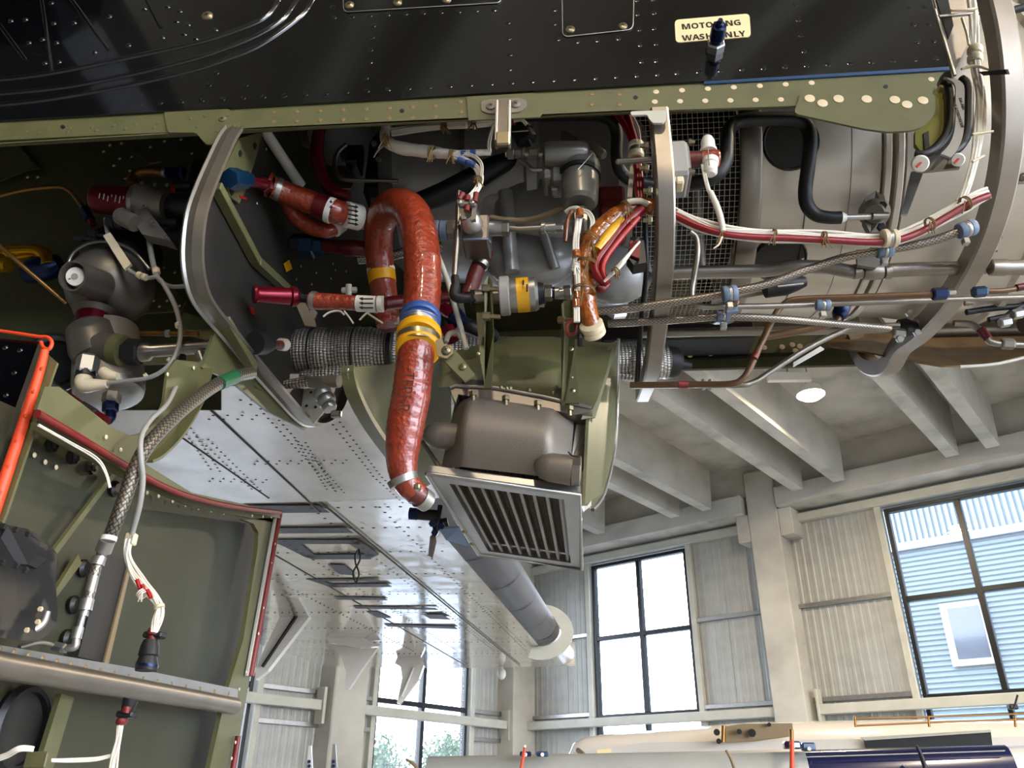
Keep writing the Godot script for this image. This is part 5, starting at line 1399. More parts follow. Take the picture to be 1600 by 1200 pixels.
	part("shell", dp([[985, 370, 0.81], [1006, 372, 0.81], [1010, 410, 0.81], [990, 414, 0.81], [980, 400, 0.81]], Vector3(0, 0, -0.02)), M.black)
	part("insert", dp([[984, 375, 0.806], [1001, 378, 0.806], [999, 404, 0.806], [985, 398, 0.806]], Vector3(0, 0, -0.006)), M.seal_red)
	T("white_lead", "narrow white lead with amber bands hanging in front of the amber harness", "cable")
	wires([[884, 332, 0.80, 3], [893, 327, 0.795, 4], [904, 330, 0.79, 5], [903, 352, 0.79, 6], [900, 380, 0.785, 5], [901, 415, 0.785, 4.5], [902, 450, 0.785, 4.5], [901, 475, 0.785, 4], [901, 503, 0.785, 4]], 4, 2.2, M.wire_white)
	wires([[905, 330, 0.79, 4], [918, 332, 0.79, 4], [926, 345, 0.79, 4], [924, 362, 0.79, 3]], 3, 1.6, M.wire_white)
	for q in [[901, 398, 7], [902, 462, 6], [900, 475, 6], [906, 333, 6]]: part("amber_band", lz([q[0], q[1] - 5, 0.783], [q[0], q[1] + 5, 0.783], [[0, q[2]], [1, q[2]]], 12), M.amber)
	part("brown_sleeve", hz([[893, 330, 0.79, 3.5], [886, 350, 0.79, 4], [884, 378, 0.795, 4]], 4, 8), M.amber_dark)
	tie(899, 418, 0.78, 0, 1, 6, M.wire_white)
	T("pressure_sensor", "silver cylinder sensor with a yellow label, bolted between the green brackets", "sensor")
	part("flange", lz([781, 463, 0.84], [797, 462, 0.84], [[0, 29], [0.1, 31], [0.9, 31], [1, 28]], 32), M.cable)
	part("body", lz([796, 462, 0.84], [841, 459, 0.84], [[0, 26], [0.1, 27], [0.9, 27], [1, 24]], 32), M.alu)
	var yl := part("yellow_label", lz([808, 461.5, 0.84], [827, 460, 0.84], [[0, 27.4], [1, 27.4]], 32), M.yellow_tape)
	part("black_print", dp([[822, 444, 0.8135], [825, 444, 0.8135], [825, 456, 0.813], [822, 456, 0.813]], Vector3(0, 0, 0.0004)), M.ink, yl)
	part("black_print", dp([[816, 438, 0.816], [819, 438, 0.816], [819, 445, 0.8145], [816, 445, 0.8145]], Vector3(0, 0, 0.0004)), M.ink, yl)
	part("neck", lz([840, 459, 0.84], [850, 458, 0.84], [[0, 19], [1, 16]], 20), M.dark_cast)
	part("hex_nut", hexa([850, 458, 0.84], [863, 458, 0.84], 13), M.stainless)
	part("blue_ring", lz([863, 458, 0.84], [867, 458, 0.84], [[0, 9.5], [1, 9.5]], 18), M.blue_ano)
	part("stem", lz([866, 458, 0.84], [884, 457, 0.84], [[0, 9], [0.4, 9], [0.45, 7], [1, 7]], 16), M.alu)
	part("hex_nut", hexa([881, 457, 0.84], [892, 456, 0.84], 11), M.stainless)
	part("left_stub", lz([742, 464, 0.84], [782, 463, 0.84], [[0, 11], [1, 11]], 18), M.stainless)
	part("hex_nut", hexa([735, 465, 0.84], [744, 464, 0.84], 12), M.dark_cast)
	for v in [451, 494]: bolt([753, v, 0.822], [782, v + 1, 0.822], 7, M.zinc)
# ---------- firesleeved hoses, heat-wrapped pipe, oil cooler and its shroud
func hoses() -> void:
	var o := T("orange_loop_hose", "thick shiny orange firesleeved hose looping over and down to the oil cooler", "hose")
	part("sleeve", hz([[607, 508, 1.0, 19], [602, 470, 0.99, 20], [596, 430, 0.98, 21], [592, 390, 0.96, 21.5], [592, 357, 0.93, 23], [602, 332, 0.90, 25], [621, 320, 0.87, 26.5], [642, 330, 0.84, 27], [655, 362, 0.825, 28], [660, 410, 0.82, 29], [660, 455, 0.82, 29], [656, 500, 0.82, 29], [652, 540, 0.82, 29], [646, 585, 0.825, 29.5], [642, 620, 0.83, 30], [635, 655, 0.835, 30], [630, 690, 0.84, 28], [628, 722, 0.845, 24], [634, 752, 0.85, 21], [652, 772, 0.86, 19]], 8, 22, 1.0, 0.025), M.sleeve)
	words("TEPI-R", P(634, 612, 0.785), Vector3(-0.06, -1, 0.0), Vector3.RIGHT, 0.0125, M.stamp, null, "stamped_mark")
	part("yellow_band", hz([[598, 442, 0.983, 21.6], [595.5, 425, 0.979, 22]], 1, 20), M.yellow)
	part("dash_band", hz([[595.5, 425, 0.979, 22.2], [595, 420, 0.978, 22.2]], 1, 20), M.white)
	part("end_clamp", hz([[628, 746, 0.846, 25], [632, 756, 0.848, 24]], 1, 20), M.alu)
	part("clamp_screw", zbox(646, 754, 656, 764, 0.82, 0.01, 0.002), M.zinc)
	part("end_cuff", hz([[646, 768, 0.855, 17], [664, 780, 0.865, 16]], 1, 18), M.sleeve_dull)
	part("metal_end", hz([[656, 776, 0.86, 18], [668, 784, 0.87, 17]], 1, 18), M.alu)
	var bc := T("blue_hose_clamp", "blue cushioned clamp round the orange hose, above the yellow clamp", "clamp")
	for q in [[657, 494, 656, 503], [656, 507, 655, 515]]: part("cushion", lz([q[0], q[1], 0.82], [q[2], q[3], 0.815], [[0, 30], [0.2, 32.5], [0.8, 32.5], [1, 30]], 26), M.blue_clamp)
	part("steel_strap", lz([656.5, 501, 0.818], [655.5, 509, 0.818], [[0, 31.5], [1, 31.5]], 26), M.alu)
	var yc := T("yellow_hose_clamp", "yellow cushioned clamp round the orange hose, screwed to a zinc tab", "clamp")
	for q in [[655, 519, 654, 529], [653.5, 539, 653, 549]]: part("cushion", lz([q[0], q[1], 0.82], [q[2], q[3], 0.815], [[0, 32], [0.2, 35.5], [0.8, 35.5], [1, 32]], 26), M.yellow)
	part("steel_strap", lz([654.5, 527, 0.818], [653.5, 541, 0.818], [[0, 34.2], [1, 34.2]], 26), M.zinc)
	part("zinc_tab", zp([680, 532, 690, 528, 694, 538, 706, 540, 708, 552, 698, 560, 684, 556], 0.795, 0.003), M.zinc)
	screw(P(697, 547, 0.794), Vector3(0, 0, 1), 0.0058, M.zinc)
	# upper left hose
	var u := T("upper_orange_hose", "orange firesleeved hose with a steel band and white arrow band, from the magenta fitting", "hose")
	part("sleeve", hz([[424, 292, 0.86, 16.5], [450, 302, 0.875, 17], [490, 318, 0.89, 18], [530, 332, 0.9, 19], [575, 342, 0.965, 18], [610, 350, 1.03, 15]], 7, 18, 1.0, 0.02), M.sleeve)
	part("end_lip", hz([[419, 288, 0.858, 20], [424, 290, 0.86, 19]], 1, 20), M.sleeve)
	part("steel_band", hz([[430, 294, 0.864, 18.2], [438, 297, 0.868, 18.2]], 1, 20), M.alu)
	part("maroon_band", hz([[494, 320, 0.888, 19.5], [512, 327, 0.892, 20]], 1, 20), M.maroon)
	part("cross_band", hz([[512, 327, 0.892, 20.4], [520, 330, 0.894, 20.6]], 1, 20), M.white)
	for k in 4:
		var cu := 517.0; var cv := 315.0 + k * 8.6
		part("cross_mark", hz([[cu - 2.5, cv, 0.868, 0.9], [cu + 2.5, cv + 0.6, 0.869, 0.9]], 1, 5), M.ink)
		part("cross_mark", hz([[cu, cv - 2.5, 0.868, 0.9], [cu, cv + 2.5, 0.869, 0.9]], 1, 5), M.ink)
	var ab := part("arrow_band", hz([[540, 335, 0.9, 20.6], [562, 340, 0.915, 20.4]], 1, 20), M.white)
	for k in 5: part("arrow", hz([[544, 321 + k * 6.8, 0.876, 1.3], [555, 323 + k * 6.8, 0.884, 1.3], [555.5, 323 + k * 6.8, 0.884, 3], [560, 324 + k * 6.8, 0.887, 0.4]], 1, 6), M.ink, ab)
	part("magenta_tube", hz([[380, 281, 0.775, 8.5], [402, 286, 0.815, 8.5], [420, 291, 0.855, 8.5]], 1, 16), M.magenta)
	part("magenta_nut", hexa([411, 288, 0.835], [420, 291, 0.855], 12), M.magenta)
	part("blue_nut", lz([358, 279, 0.745], [387, 281, 0.785], [[0, 15], [0.1, 17], [0.55, 17], [0.6, 15], [1, 14]], 6, true), M.teal_ano)
	T("branch_orange_hose", "smaller orange hose hooking down under the upper orange hose", "hose")
	part("sleeve", hz([[448, 312, 0.90, 12], [458, 332, 0.91, 12], [474, 348, 0.92, 12], [495, 358, 0.925, 12], [516, 360, 0.925, 11], [528, 352, 0.93, 10]], 7, 16, 1.0, 0.02), M.sleeve)
	part("white_band", hz([[522, 358, 0.924, 13], [534, 350, 0.93, 12]], 1, 16), M.white)
	T("teal_fitting", "teal hex fitting with maroon hose ends behind the orange loop", "pipe fitting")
	part("back_nut", hexa([456, 383, 0.98], [472, 383, 0.98], 18), M.dark_cast)
	part("teal_hex", lz([470, 384, 0.97], [506, 386, 0.97], [[0, 16], [0.05, 19], [0.6, 20], [0.65, 16], [1, 15]], 6, true), M.teal_ano)
	part("maroon_hose", hz([[504, 384, 0.97, 10], [538, 386, 0.97, 11], [540, 388, 0.97, 13], [556, 388, 0.97, 13], [580, 390, 0.98, 13]], 1, 16), M.maroon)
	T("braid_stub", "short braided line between the legs of the orange loop", "hose")
	part("braid", hz([[560, 405, 0.99, 8], [610, 400, 0.99, 8], [640, 392, 0.99, 8], [690, 385, 1.0, 8]], 4, 12), M.braid)
	T("middle_orange_hose", "level orange firesleeved hose with white arrow labels, from the magenta valve", "hose")
	part("sleeve", hz([[484, 470, 0.90, 13], [500, 471, 0.9, 13.5], [530, 472, 0.9, 12.5], [560, 474, 0.9, 11.5], [600, 475, 0.91, 11]], 6, 18, 1.0, 0.015), M.sleeve)
	part("steel_band", hz([[487, 469, 0.899, 14.5], [494, 470, 0.899, 14.5]], 1, 18), M.alu)
	var al := part("arrow_label", hz([[558, 474, 0.898, 13], [588, 475, 0.898, 12.6]], 1, 18), M.white)
	for k in 3: part("arrow", hz([[583, 467 + k * 7, 0.881, 1.2], [567, 467 + k * 7, 0.881, 1.2], [566.5, 467 + k * 7, 0.881, 2.8], [561, 466 + k * 7, 0.881, 0.4]], 1, 6), M.ink, al)
	part("cross_label", hz([[591, 475, 0.9, 13], [599, 475, 0.9, 13]], 1, 18), M.white)
	part("maroon_run", hz([[599, 475, 0.905, 11], [640, 470, 0.93, 11], [700, 464, 0.95, 11]], 1, 16), M.maroon)
	T("magenta_valve", "magenta anodised valve on the firewall feeding the level orange hose", "valve")
	part("body", lz([396, 460, 0.86], [466, 464, 0.89], [[0, 14], [0.05, 15], [0.1, 13], [0.8, 14], [0.84, 17], [0.94, 16], [1, 12]], 22), M.magenta)
	part("nipple", lz([462, 464, 0.9], [486, 468, 0.9], [[0, 9], [0.3, 9], [0.35, 7], [1, 7]], 14), M.dark_cast)
	part("lock_tab", zp([462, 458, 468, 460, 466, 474, 460, 472], 0.888, 0.003), M.alu)
	for q in [[[485, 478, 496, 488, 492, 498, 484, 490], "small grey support plate hanging from the steel band of the level orange hose"], [[462, 475, 476, 472, 492, 500, 494, 510, 476, 508], "larger grey triangular support plate left of the foil wrapped pipe"]]:
		T("support_plate", q[1], "bracket")
		part("plate", zp(q[0], 0.95, 0.003), M.stainless)
	T("wing_nut", "cream wing nut with a stud above the level orange hose", "nut")
	part("wings", zbox(533, 448, 557, 455, 0.98, 0.006, 0.001), M.cream_steel)
	part("stud", lz([545, 445, 0.98], [545, 465, 0.985], [[0, 5], [1, 5]], 12), M.cream_steel)
	var wl := ["leftmost thin white wire arching above the foil wrap", "thin white wire curling down from the orange hose's arrow label, second from left", "thin white wire arching above the foil wrap under the cross label", "rightmost thin white wire running down to the loop's left leg"]
	var wi := 0
	for q in [[[505, 495], [515, 488], [530, 486], [538, 492]], [[538, 486], [545, 495], [552, 505]], [[562, 500], [575, 488], [590, 488]], [[575, 490], [590, 500], [598, 505]]]:
		var r := []
		for e in q: r.append([e[0], e[1], 0.96, 1.6])
		T("loose_wire", wl[wi], "wire")
		part("wire", hz(r, 4, 6), M.wire_white)
		wi += 1
	T("leg_collar", "maroon collar with a steel clip at the foot of the orange loop's left leg", "clamp")
	part("collar", lz([606, 492, 1.03], [607, 512, 1.03], [[0, 18], [0.5, 20], [1, 15]], 20), M.maroon)
	part("clip", zbox(613, 494, 624, 502, 0.99, 0.01, 0.002), M.nylon)
	# heat-wrapped pipe along the far side
	var hw := T("foil_wrapped_pipe", "pipe wrapped in crinkled quilted silver foil, running behind the oil cooler", "pipe")
	var rows := []
	var cols := [[438, 552, 1.10, 30], [452, 548, 1.10, 33], [490, 550, 1.10, 37], [530, 548, 1.10, 36], [570, 548, 1.10, 38], [612, 550, 1.11, 36], [660, 552, 1.12, 33], [960, 563, 1.16, 27], [1000, 565, 1.16, 28], [1040, 566, 1.17, 26]]
	part("foil_wrap", hz(cols, 5, 26, 1.0, 0.05), M.foil)
	part("end_cap", lz([1036, 564, 1.17], [1080, 572, 1.18], [[0, 25], [0.4, 25], [0.6, 20], [0.62, 10], [1, 6]], 20), M.dark_cast)
	part("lower_roll", hz([[962, 587, 1.16, 6], [1000, 588, 1.16, 6]], 1, 10), M.foil)
	for q in [438, 610]: part("black_band", lz([q, 551, 1.10], [q + 7, 551, 1.10], [[0, 38], [1, 38]], 24), M.black)
	part("under_bulge", hz([[470, 590, 1.1, 10], [500, 586, 1.1, 14], [560, 572, 1.1, 12], [610, 575, 1.1, 14]], 5, 14, 1.0, 0.06), M.foil)
	for q in [490, 556]: part("foil_seam", lz([q, 549, 1.10], [q + 2, 549, 1.10], [[0, 39], [1, 39]], 24), M.dark_cast)
	T("dark_plug", "dark connector with a white tagged sleeve left of the foil wrap", "connector")
	part("shell", lz([398, 536, 0.90], [422, 538, 0.93], [[0, 18], [0.6, 18], [0.7, 14], [1, 12]], 20), M.dark_cast)
	part("lead", lz([420, 538, 0.93], [441, 539, 0.98], [[0, 7], [1, 7]], 14), M.sleeve_dull)
	part("white_sleeve", lz([438, 538, 0.975], [446, 539, 0.985], [[0, 10], [1, 10]], 16), M.white)
	T("clamped_duct", "small ribbed steel coupling under the foil wrap, left of the green shroud", "coupling")
	part("insulated_tube", hz([[486, 598, 1.06, 10], [530, 596, 1.05, 10]], 1, 16), M.casting)
	part("foil_tail", hz([[442, 601, 1.07, 7], [468, 598, 1.065, 8], [486, 594, 1.06, 10]], 4, 12), M.foil)
	for q in [[500, 610, 516, 616, 15], [506, 620, 522, 626, 15], [512, 630, 524, 635, 12]]: part("coupling_rib", lz([q[0], q[1], 1.04], [q[2] - 8, q[1] + 10, 1.04], [[0, q[4] * 0.85], [0.3, q[4]], [0.7, q[4]], [1, q[4] * 0.85]], 18), M.alu)
	part("screw_tab", zbox(516, 640, 532, 650, 1.03, 0.01, 0.002), M.steel)
	part("riveted_plate", dp([[444, 610, 1.15], [492, 606, 1.15], [508, 640, 1.15], [490, 662, 1.15]], Vector3(0, 0, -0.003)), M.cream_steel)
	for q in [[460, 612], [472, 611], [486, 613], [479, 634], [493, 636]]: rivet(P(q[0], q[1], 1.148), Vector3(0, 0, 1), 0.0026, M.ink)
func cooler() -> void:
	# green air shroud round the cooler
	var g := T("air_shroud", "olive green sheet metal air shroud wrapped round the oil cooler", "shroud")
	var lip := [[543, 576, 0.78], [551, 611, 0.80], [577, 662, 0.885], [618, 720, 1.04], [655, 772, 1.2]]
	var mid := [[612, 571, 0.86], [622, 606, 0.92], [634, 655, 1.0], [652, 712, 1.1], [670, 758, 1.22]]
	var hi := [[705, 556, 0.98], [705, 600, 1.02], [705, 650, 1.08], [705, 700, 1.16], [700, 745, 1.24]]
	var rows := []
	for i in 5: rows.append(smooth_path([A(lip[i]), A(mid[i]), A(hi[i])], 5))
	part("left_trough", grid(S(), rows, Vector3(0, 0.002, 0)), M.green)
	var lp := []
	for q in lip: lp.append(A(q))
	part("trough_lip", sweep(S(), smooth_path(lp, 6), [Vector2(-0.004, -0.008), Vector2(0.004, -0.008), Vector2(0.004, 0.008), Vector2(-0.004, 0.008)], Vector3.UP), M.green)
	part("lip_edge", tube(S(), smooth_path(lp, 6), 0.0022, 8), M.alu)
	rows = []
	for q in [[[756, 606], [756, 594], [757, 570], [759, 550], [762, 536], [766, 531]], [[800, 610], [800, 597], [800, 570], [801, 546], [803, 531], [806, 526]], [[860, 622], [860, 604], [860, 572], [860, 546], [861, 531], [862, 526]], [[905, 634], [907, 612], [910, 580], [914, 552], [917, 538], [918, 532]], [[926, 640], [938, 612], [948, 580], [953, 556], [957, 542], [958, 538]]]:
		var r := []
		var ds := [0.925, 0.92, 0.925, 0.945, 0.98, 1.02]
		for i in 6: r.append(P(q[i][0], q[i][1], ds[i]))
		rows.append(smooth_path(r, 4))
	part("top_panel", grid(S(), rows, Vector3(0, 0.001, -0.003)), M.green)
	part("neck_panel", dp([[688, 556, 0.96], [720, 546, 0.96], [757, 536, 0.96], [757, 612, 0.94], [704, 605, 0.94], [690, 585, 0.95]], Vector3(0, 0, -0.004)), M.green)
	part("neck_box", dp([[682, 590, 0.925], [742, 573, 0.925], [758, 578, 0.925], [758, 606, 0.925], [706, 604, 0.925], [684, 606, 0.925]], Vector3(0, 0, -0.02)), M.green)
	part("slot", zp(rounded([722, 592, 756, 594, 757, 602, 722, 602], 3, 3), 0.9235, 0.001), M.ink)
	part("front_lip", dp([[952, 536, 0.965], [966, 533, 0.975], [930, 652, 0.945], [908, 655, 0.93]], Vector3(0, 0, -0.003)), M.green)
	part("side_plate", dp([[945, 552, 0.95], [966, 532, 1.12], [961, 700, 1.12], [944, 770, 1.08], [926, 795, 1.05], [914, 788, 0.95], [920, 660, 0.94]], Vector3(-0.004, 0, 0)), M.green)
	part("side_edge", tube(S(), smooth_path([P(966, 530, 1.12), P(964, 620, 1.12), P(960, 700, 1.12), P(944, 770, 1.08), P(926, 796, 1.05)], 4), 0.0032, 8), M.alu)
	rivets([792, 606, 797, 606, 827, 609, 864, 613, 893, 592, 895, 612, 897, 618, 783, 605, 760, 572, 759, 587], 0.922, 4, M.zinc)
	var lb := T("left_sensor_bracket", "upright green bracket plate left of the silver sensor", "bracket")
	part("web", dp([[757, 440, 0.82], [763, 430, 0.82], [769, 440, 0.82], [771, 520, 0.835], [768, 606, 0.90], [756, 606, 0.90], [757, 520, 0.83]], Vector3(0, 0, -0.006)), M.green)
	part("side_flange", zp([743, 477, 747, 472, 755, 473, 757, 480, 757, 600, 750, 560], 0.85, 0.003), M.green)
	rivet(P(747, 552, 0.848), Vector3(0, 0, 1), 0.003, M.zinc)
	var rb2 := T("right_sensor_bracket", "upright green bracket plate under the right end of the sensor", "bracket")
	part("web", dp([[877, 476, 0.83], [881, 470, 0.83], [882, 520, 0.84], [883, 625, 0.91], [877, 628, 0.91]], Vector3(0, 0, -0.03)), M.green)
	part("face", dp([[881, 470, 0.83], [893, 468, 0.83], [896, 476, 0.83], [898, 540, 0.86], [905, 630, 0.91], [883, 630, 0.91]], Vector3(0, 0, -0.003)), M.green)
	rivets([892, 545], 0.858, 4.5, M.zinc)
	rivets([893, 588, 895, 610], 0.888, 4.5, M.zinc)
	bolt([872, 500, 0.84], [896, 500, 0.835], 6, M.copper)
	wires([[898, 500, 0.83, 3], [886, 508, 0.83, 3], [888, 522, 0.83, 3], [898, 520, 0.83, 2], [900, 508, 0.83, 2]], 2, 1.6, M.wire_red)
	var rc := T("cream_ring_clamp", "cream cushioned ring clamp at the foot of the amber harness", "clamp")
	part("cushion", lz([923, 505, 0.805], [929, 523, 0.82], [[0, 15], [0.08, 19], [0.42, 19], [0.45, 17.5], [0.55, 17.5], [0.58, 19], [0.92, 19], [1, 15]], 24), M.nylon)
	part("lug", zbox(902, 518, 912, 530, 0.81, 0.02, 0.002), M.dark_cast)
	T("green_arm", "short flat green arm with two zinc screws beside the yellow clamp", "bracket")
	part("arm", zp([686, 556, 702, 540, 716, 552, 742, 585, 726, 596, 708, 578], 0.80, 0.004), M.green)
	screws([723, 573], 0.799, 6, M.zinc)
	T("blue_fitting", "dark blue round hose fitting behind the orange hose's right leg", "pipe fitting")
	part("body", lz([704, 492, 0.93], [722, 505, 0.93], [[0, 14], [0.4, 17], [1, 12]], 18), M.blue_ano)
	T("magenta_nut", "upper magenta hex nut behind the orange hose's right leg", "nut")
	part("hex", hexa([690, 480, 0.92], [706, 492, 0.92], 10), M.magenta)
	T("magenta_nut", "lower magenta hex nut behind the orange hose, beside the yellow clamp", "nut")
	part("hex", hexa([698, 512, 0.93], [708, 532, 0.93], 12), M.magenta)
	T("silver_union", "small silver union under the dark steel elbow", "pipe fitting")
	part("hex", hexa([716, 470, 0.94], [722, 500, 0.93], 8), M.alu)
	T("short_black_hose", "short black hose running right from the dark blue fitting behind the green bracket", "hose")
	part("hose", hz([[720, 505, 0.95, 12], [745, 515, 0.95, 12], [770, 525, 0.98, 12]], 4, 14), M.rubber)
	T("cream_elbow_tube", "small cream elbow tube right of the yellow clamp", "tube")
	part("tube", hz([[697, 534, 0.9, 4], [702, 522, 0.9, 4.5], [714, 520, 0.9, 4.5], [722, 530, 0.9, 4]], 5, 10), M.cream_steel)
	# oil cooler
	var c := T("oil_cooler", "grey cast oil cooler with a finned core framed in bare metal, hanging under the nacelle", "oil cooler")
	var bx0 := P(705, 640, 0.925); var bx1 := P(900, 660, 0.925)
	# pillow-shaped tank, its swell dying away to hips at both ends
	var tk := []
	for i in 25:
		var s := i / 24.0
		var a := A([714 + 184 * s, 614 + 29 * s, 0.95]); var b := A([689 + 200 * s, 734 + 24 * s, 0.935])
		var swell := 0.055 * minf(1.0, minf(s / 0.17, (1.0 - s) / 0.17))
		var r := []
		for j in 11:
			var t := j / 10.0
			r.append(a.lerp(b, t) + Vector3(0, 0, swell * pow(sin(PI * clampf(t * 0.92, 0, 1)), 0.75)))
		tk.append(r)
	part("cast_tank", grid(S(), tk), M.casting)
	part("left_nozzle", lz([716, 684, 0.925], [660, 678, 0.925], [[0, 22], [0.5, 22], [0.7, 20], [0.85, 15], [0.96, 7], [1, 0]], 24), M.casting)
	part("right_nozzle", lz([834, 727, 0.905], [894, 735, 0.905], [[0, 0], [0.06, 11], [0.2, 19], [0.45, 23], [1, 24]], 24), M.casting)
	part("hex_plug", hexa([892, 735, 0.905], [908, 736, 0.905], 24), M.stainless)
	part("lock_wire", hz([[888, 706, 0.89, 1], [894, 712, 0.885, 1.4], [905, 714, 0.885, 1.2]], 3, 5), M.dark_cast)
	var fl := part("top_flange", dp([[702, 606, 0.925], [712, 602, 0.925], [775, 606, 0.925], [850, 620, 0.925], [922, 636, 0.925], [926, 642, 0.925], [900, 648, 0.925], [820, 632, 0.925], [716, 616, 0.925], [712, 630, 0.925]], Vector3(0, 0, -0.05)), M.stainless)
	part("flange_lip", tube(S(), [P(703, 606, 0.924), P(712, 602.5, 0.924), P(775, 606, 0.924), P(850, 620, 0.924), P(924, 637, 0.924)], 0.0028, 8), M.alu, fl)
	for q in [[739, 612], [790, 619], [840, 627], [890, 635]]: bolt([q[0], q[1], 0.912], [q[0] + 0.5, q[1] + 15, 0.912], 6.5, M.zinc, fl)
	part("side_wall", dp([[902, 640, 0.955], [923, 640, 0.965], [924, 790, 0.99], [912, 800, 0.97], [903, 775, 0.95], [880, 760, 0.955], [892, 720, 0.955]], Vector3(-0.003, 0, -0.003)), M.casing)
	# core frame lying level, open side down
	var ta := A([667, 740, 0.92]); var tb := A([905, 773, 0.92]); var ba := A([748, 866, 1.17]); var bb := A([909, 889, 1.17])
	var lerp2 := func(s: float, t: float) -> Vector3: return ta.lerp(tb, s).lerp(ba.lerp(bb, s), t)
	var nrm: Vector3 = (tb - ta).cross(ba - ta).normalized()
	if nrm.y < 0: nrm = -nrm
	for e in [[0.0, 0.0, 1.0, 0.08], [0.0, 0.93, 1.0, 1.0], [0.0, 0.08, 0.12, 0.93], [0.9, 0.08, 1.0, 0.93]]:
		var pl := [lerp2.call(e[0], e[1]), lerp2.call(e[2], e[1]), lerp2.call(e[2], e[3]), lerp2.call(e[0], e[3])]
		part("frame_rail", prism(S(), pl, nrm * 0.012), M.alu)
	part("frame_edge", tube(S(), [ta, tb, bb, ba, ta], 0.0032, 8), M.alu)
	for k in 9:
		var s := lerpf(0.16, 0.87, k / 8.0)
		part("core_bar", bar(S(), lerp2.call(s, 0.08) + nrm * 0.012, lerp2.call(s, 0.94) + nrm * 0.012, 0.0045, 0.02, (tb - ta).normalized(), 0.0006), M.stainless)
	var fin := S()
	for k in 8:
		var s := lerpf(0.16, 0.87, (k + 0.5) / 8.0)
		for j in 60:
			var t := 0.09 + 0.83 * j / 60.0
			var p: Vector3 = lerp2.call(s, t) + nrm * 0.02
			box(fin, p, (tb - ta).normalized() * 0.0072, nrm * 0.008, (ba - ta).normalized() * 0.0004)
	part("cooling_fins", fin, M.casting).set_meta("kind", "stuff")
	part("core_back", prism(S(), [lerp2.call(0.1, 0.08) + nrm * 0.03, lerp2.call(0.9, 0.08) + nrm * 0.03, lerp2.call(0.9, 0.95) + nrm * 0.03, lerp2.call(0.1, 0.95) + nrm * 0.03], nrm * 0.08), M.dark_cast)
	part("left_edge_tube", tube(S(), [P(660, 690, 0.95), P(692, 738, 0.94)], 0.003, 8), M.casting)
	part("mount_tab", dp([[686, 826, 1.05], [717, 824, 1.05], [732, 854, 1.08], [697, 844, 1.06]], Vector3(0, 0.002, 0)), M.pale_blue)
	for q in [[726, 831, 1.04], [738, 850, 1.1]]: rivet(A(q), Vector3(0, -1, 0.3), 0.0042, M.zinc)
	T("probe_cluster", "small black probes and a flat steel blade beside the cooler's left edge", "sensor")
	part("body", lz([676, 822, 1.06], [700, 816, 1.06], [[0, 8], [0.3, 10], [1, 7]], 16), M.dark_cast)
	part("grey_tube", hz([[640, 802, 1.05, 9], [685, 806, 1.05, 9]], 1, 14), M.dark_cast)
	part("blue_tip", lz([640, 803, 1.045], [652, 804, 1.045], [[0, 9], [1, 9]], 14), M.blue_ano)
	part("blade", zp([672, 838, 680, 832, 682, 846, 676, 872, 669, 868], 1.04, 0.003), M.stainless)
	part("stem", hz([[688, 790, 1.05, 4], [684, 812, 1.05, 4], [678, 836, 1.05, 4]], 3, 8), M.dark_cast)
	for q in [[676, 818], [690, 822], [680, 832]]: rivet(P(q[0], q[1], 1.035), Vector3(0, -0.3, 1), 0.005, M.blue_ano, null, hex_mesh, "nut")
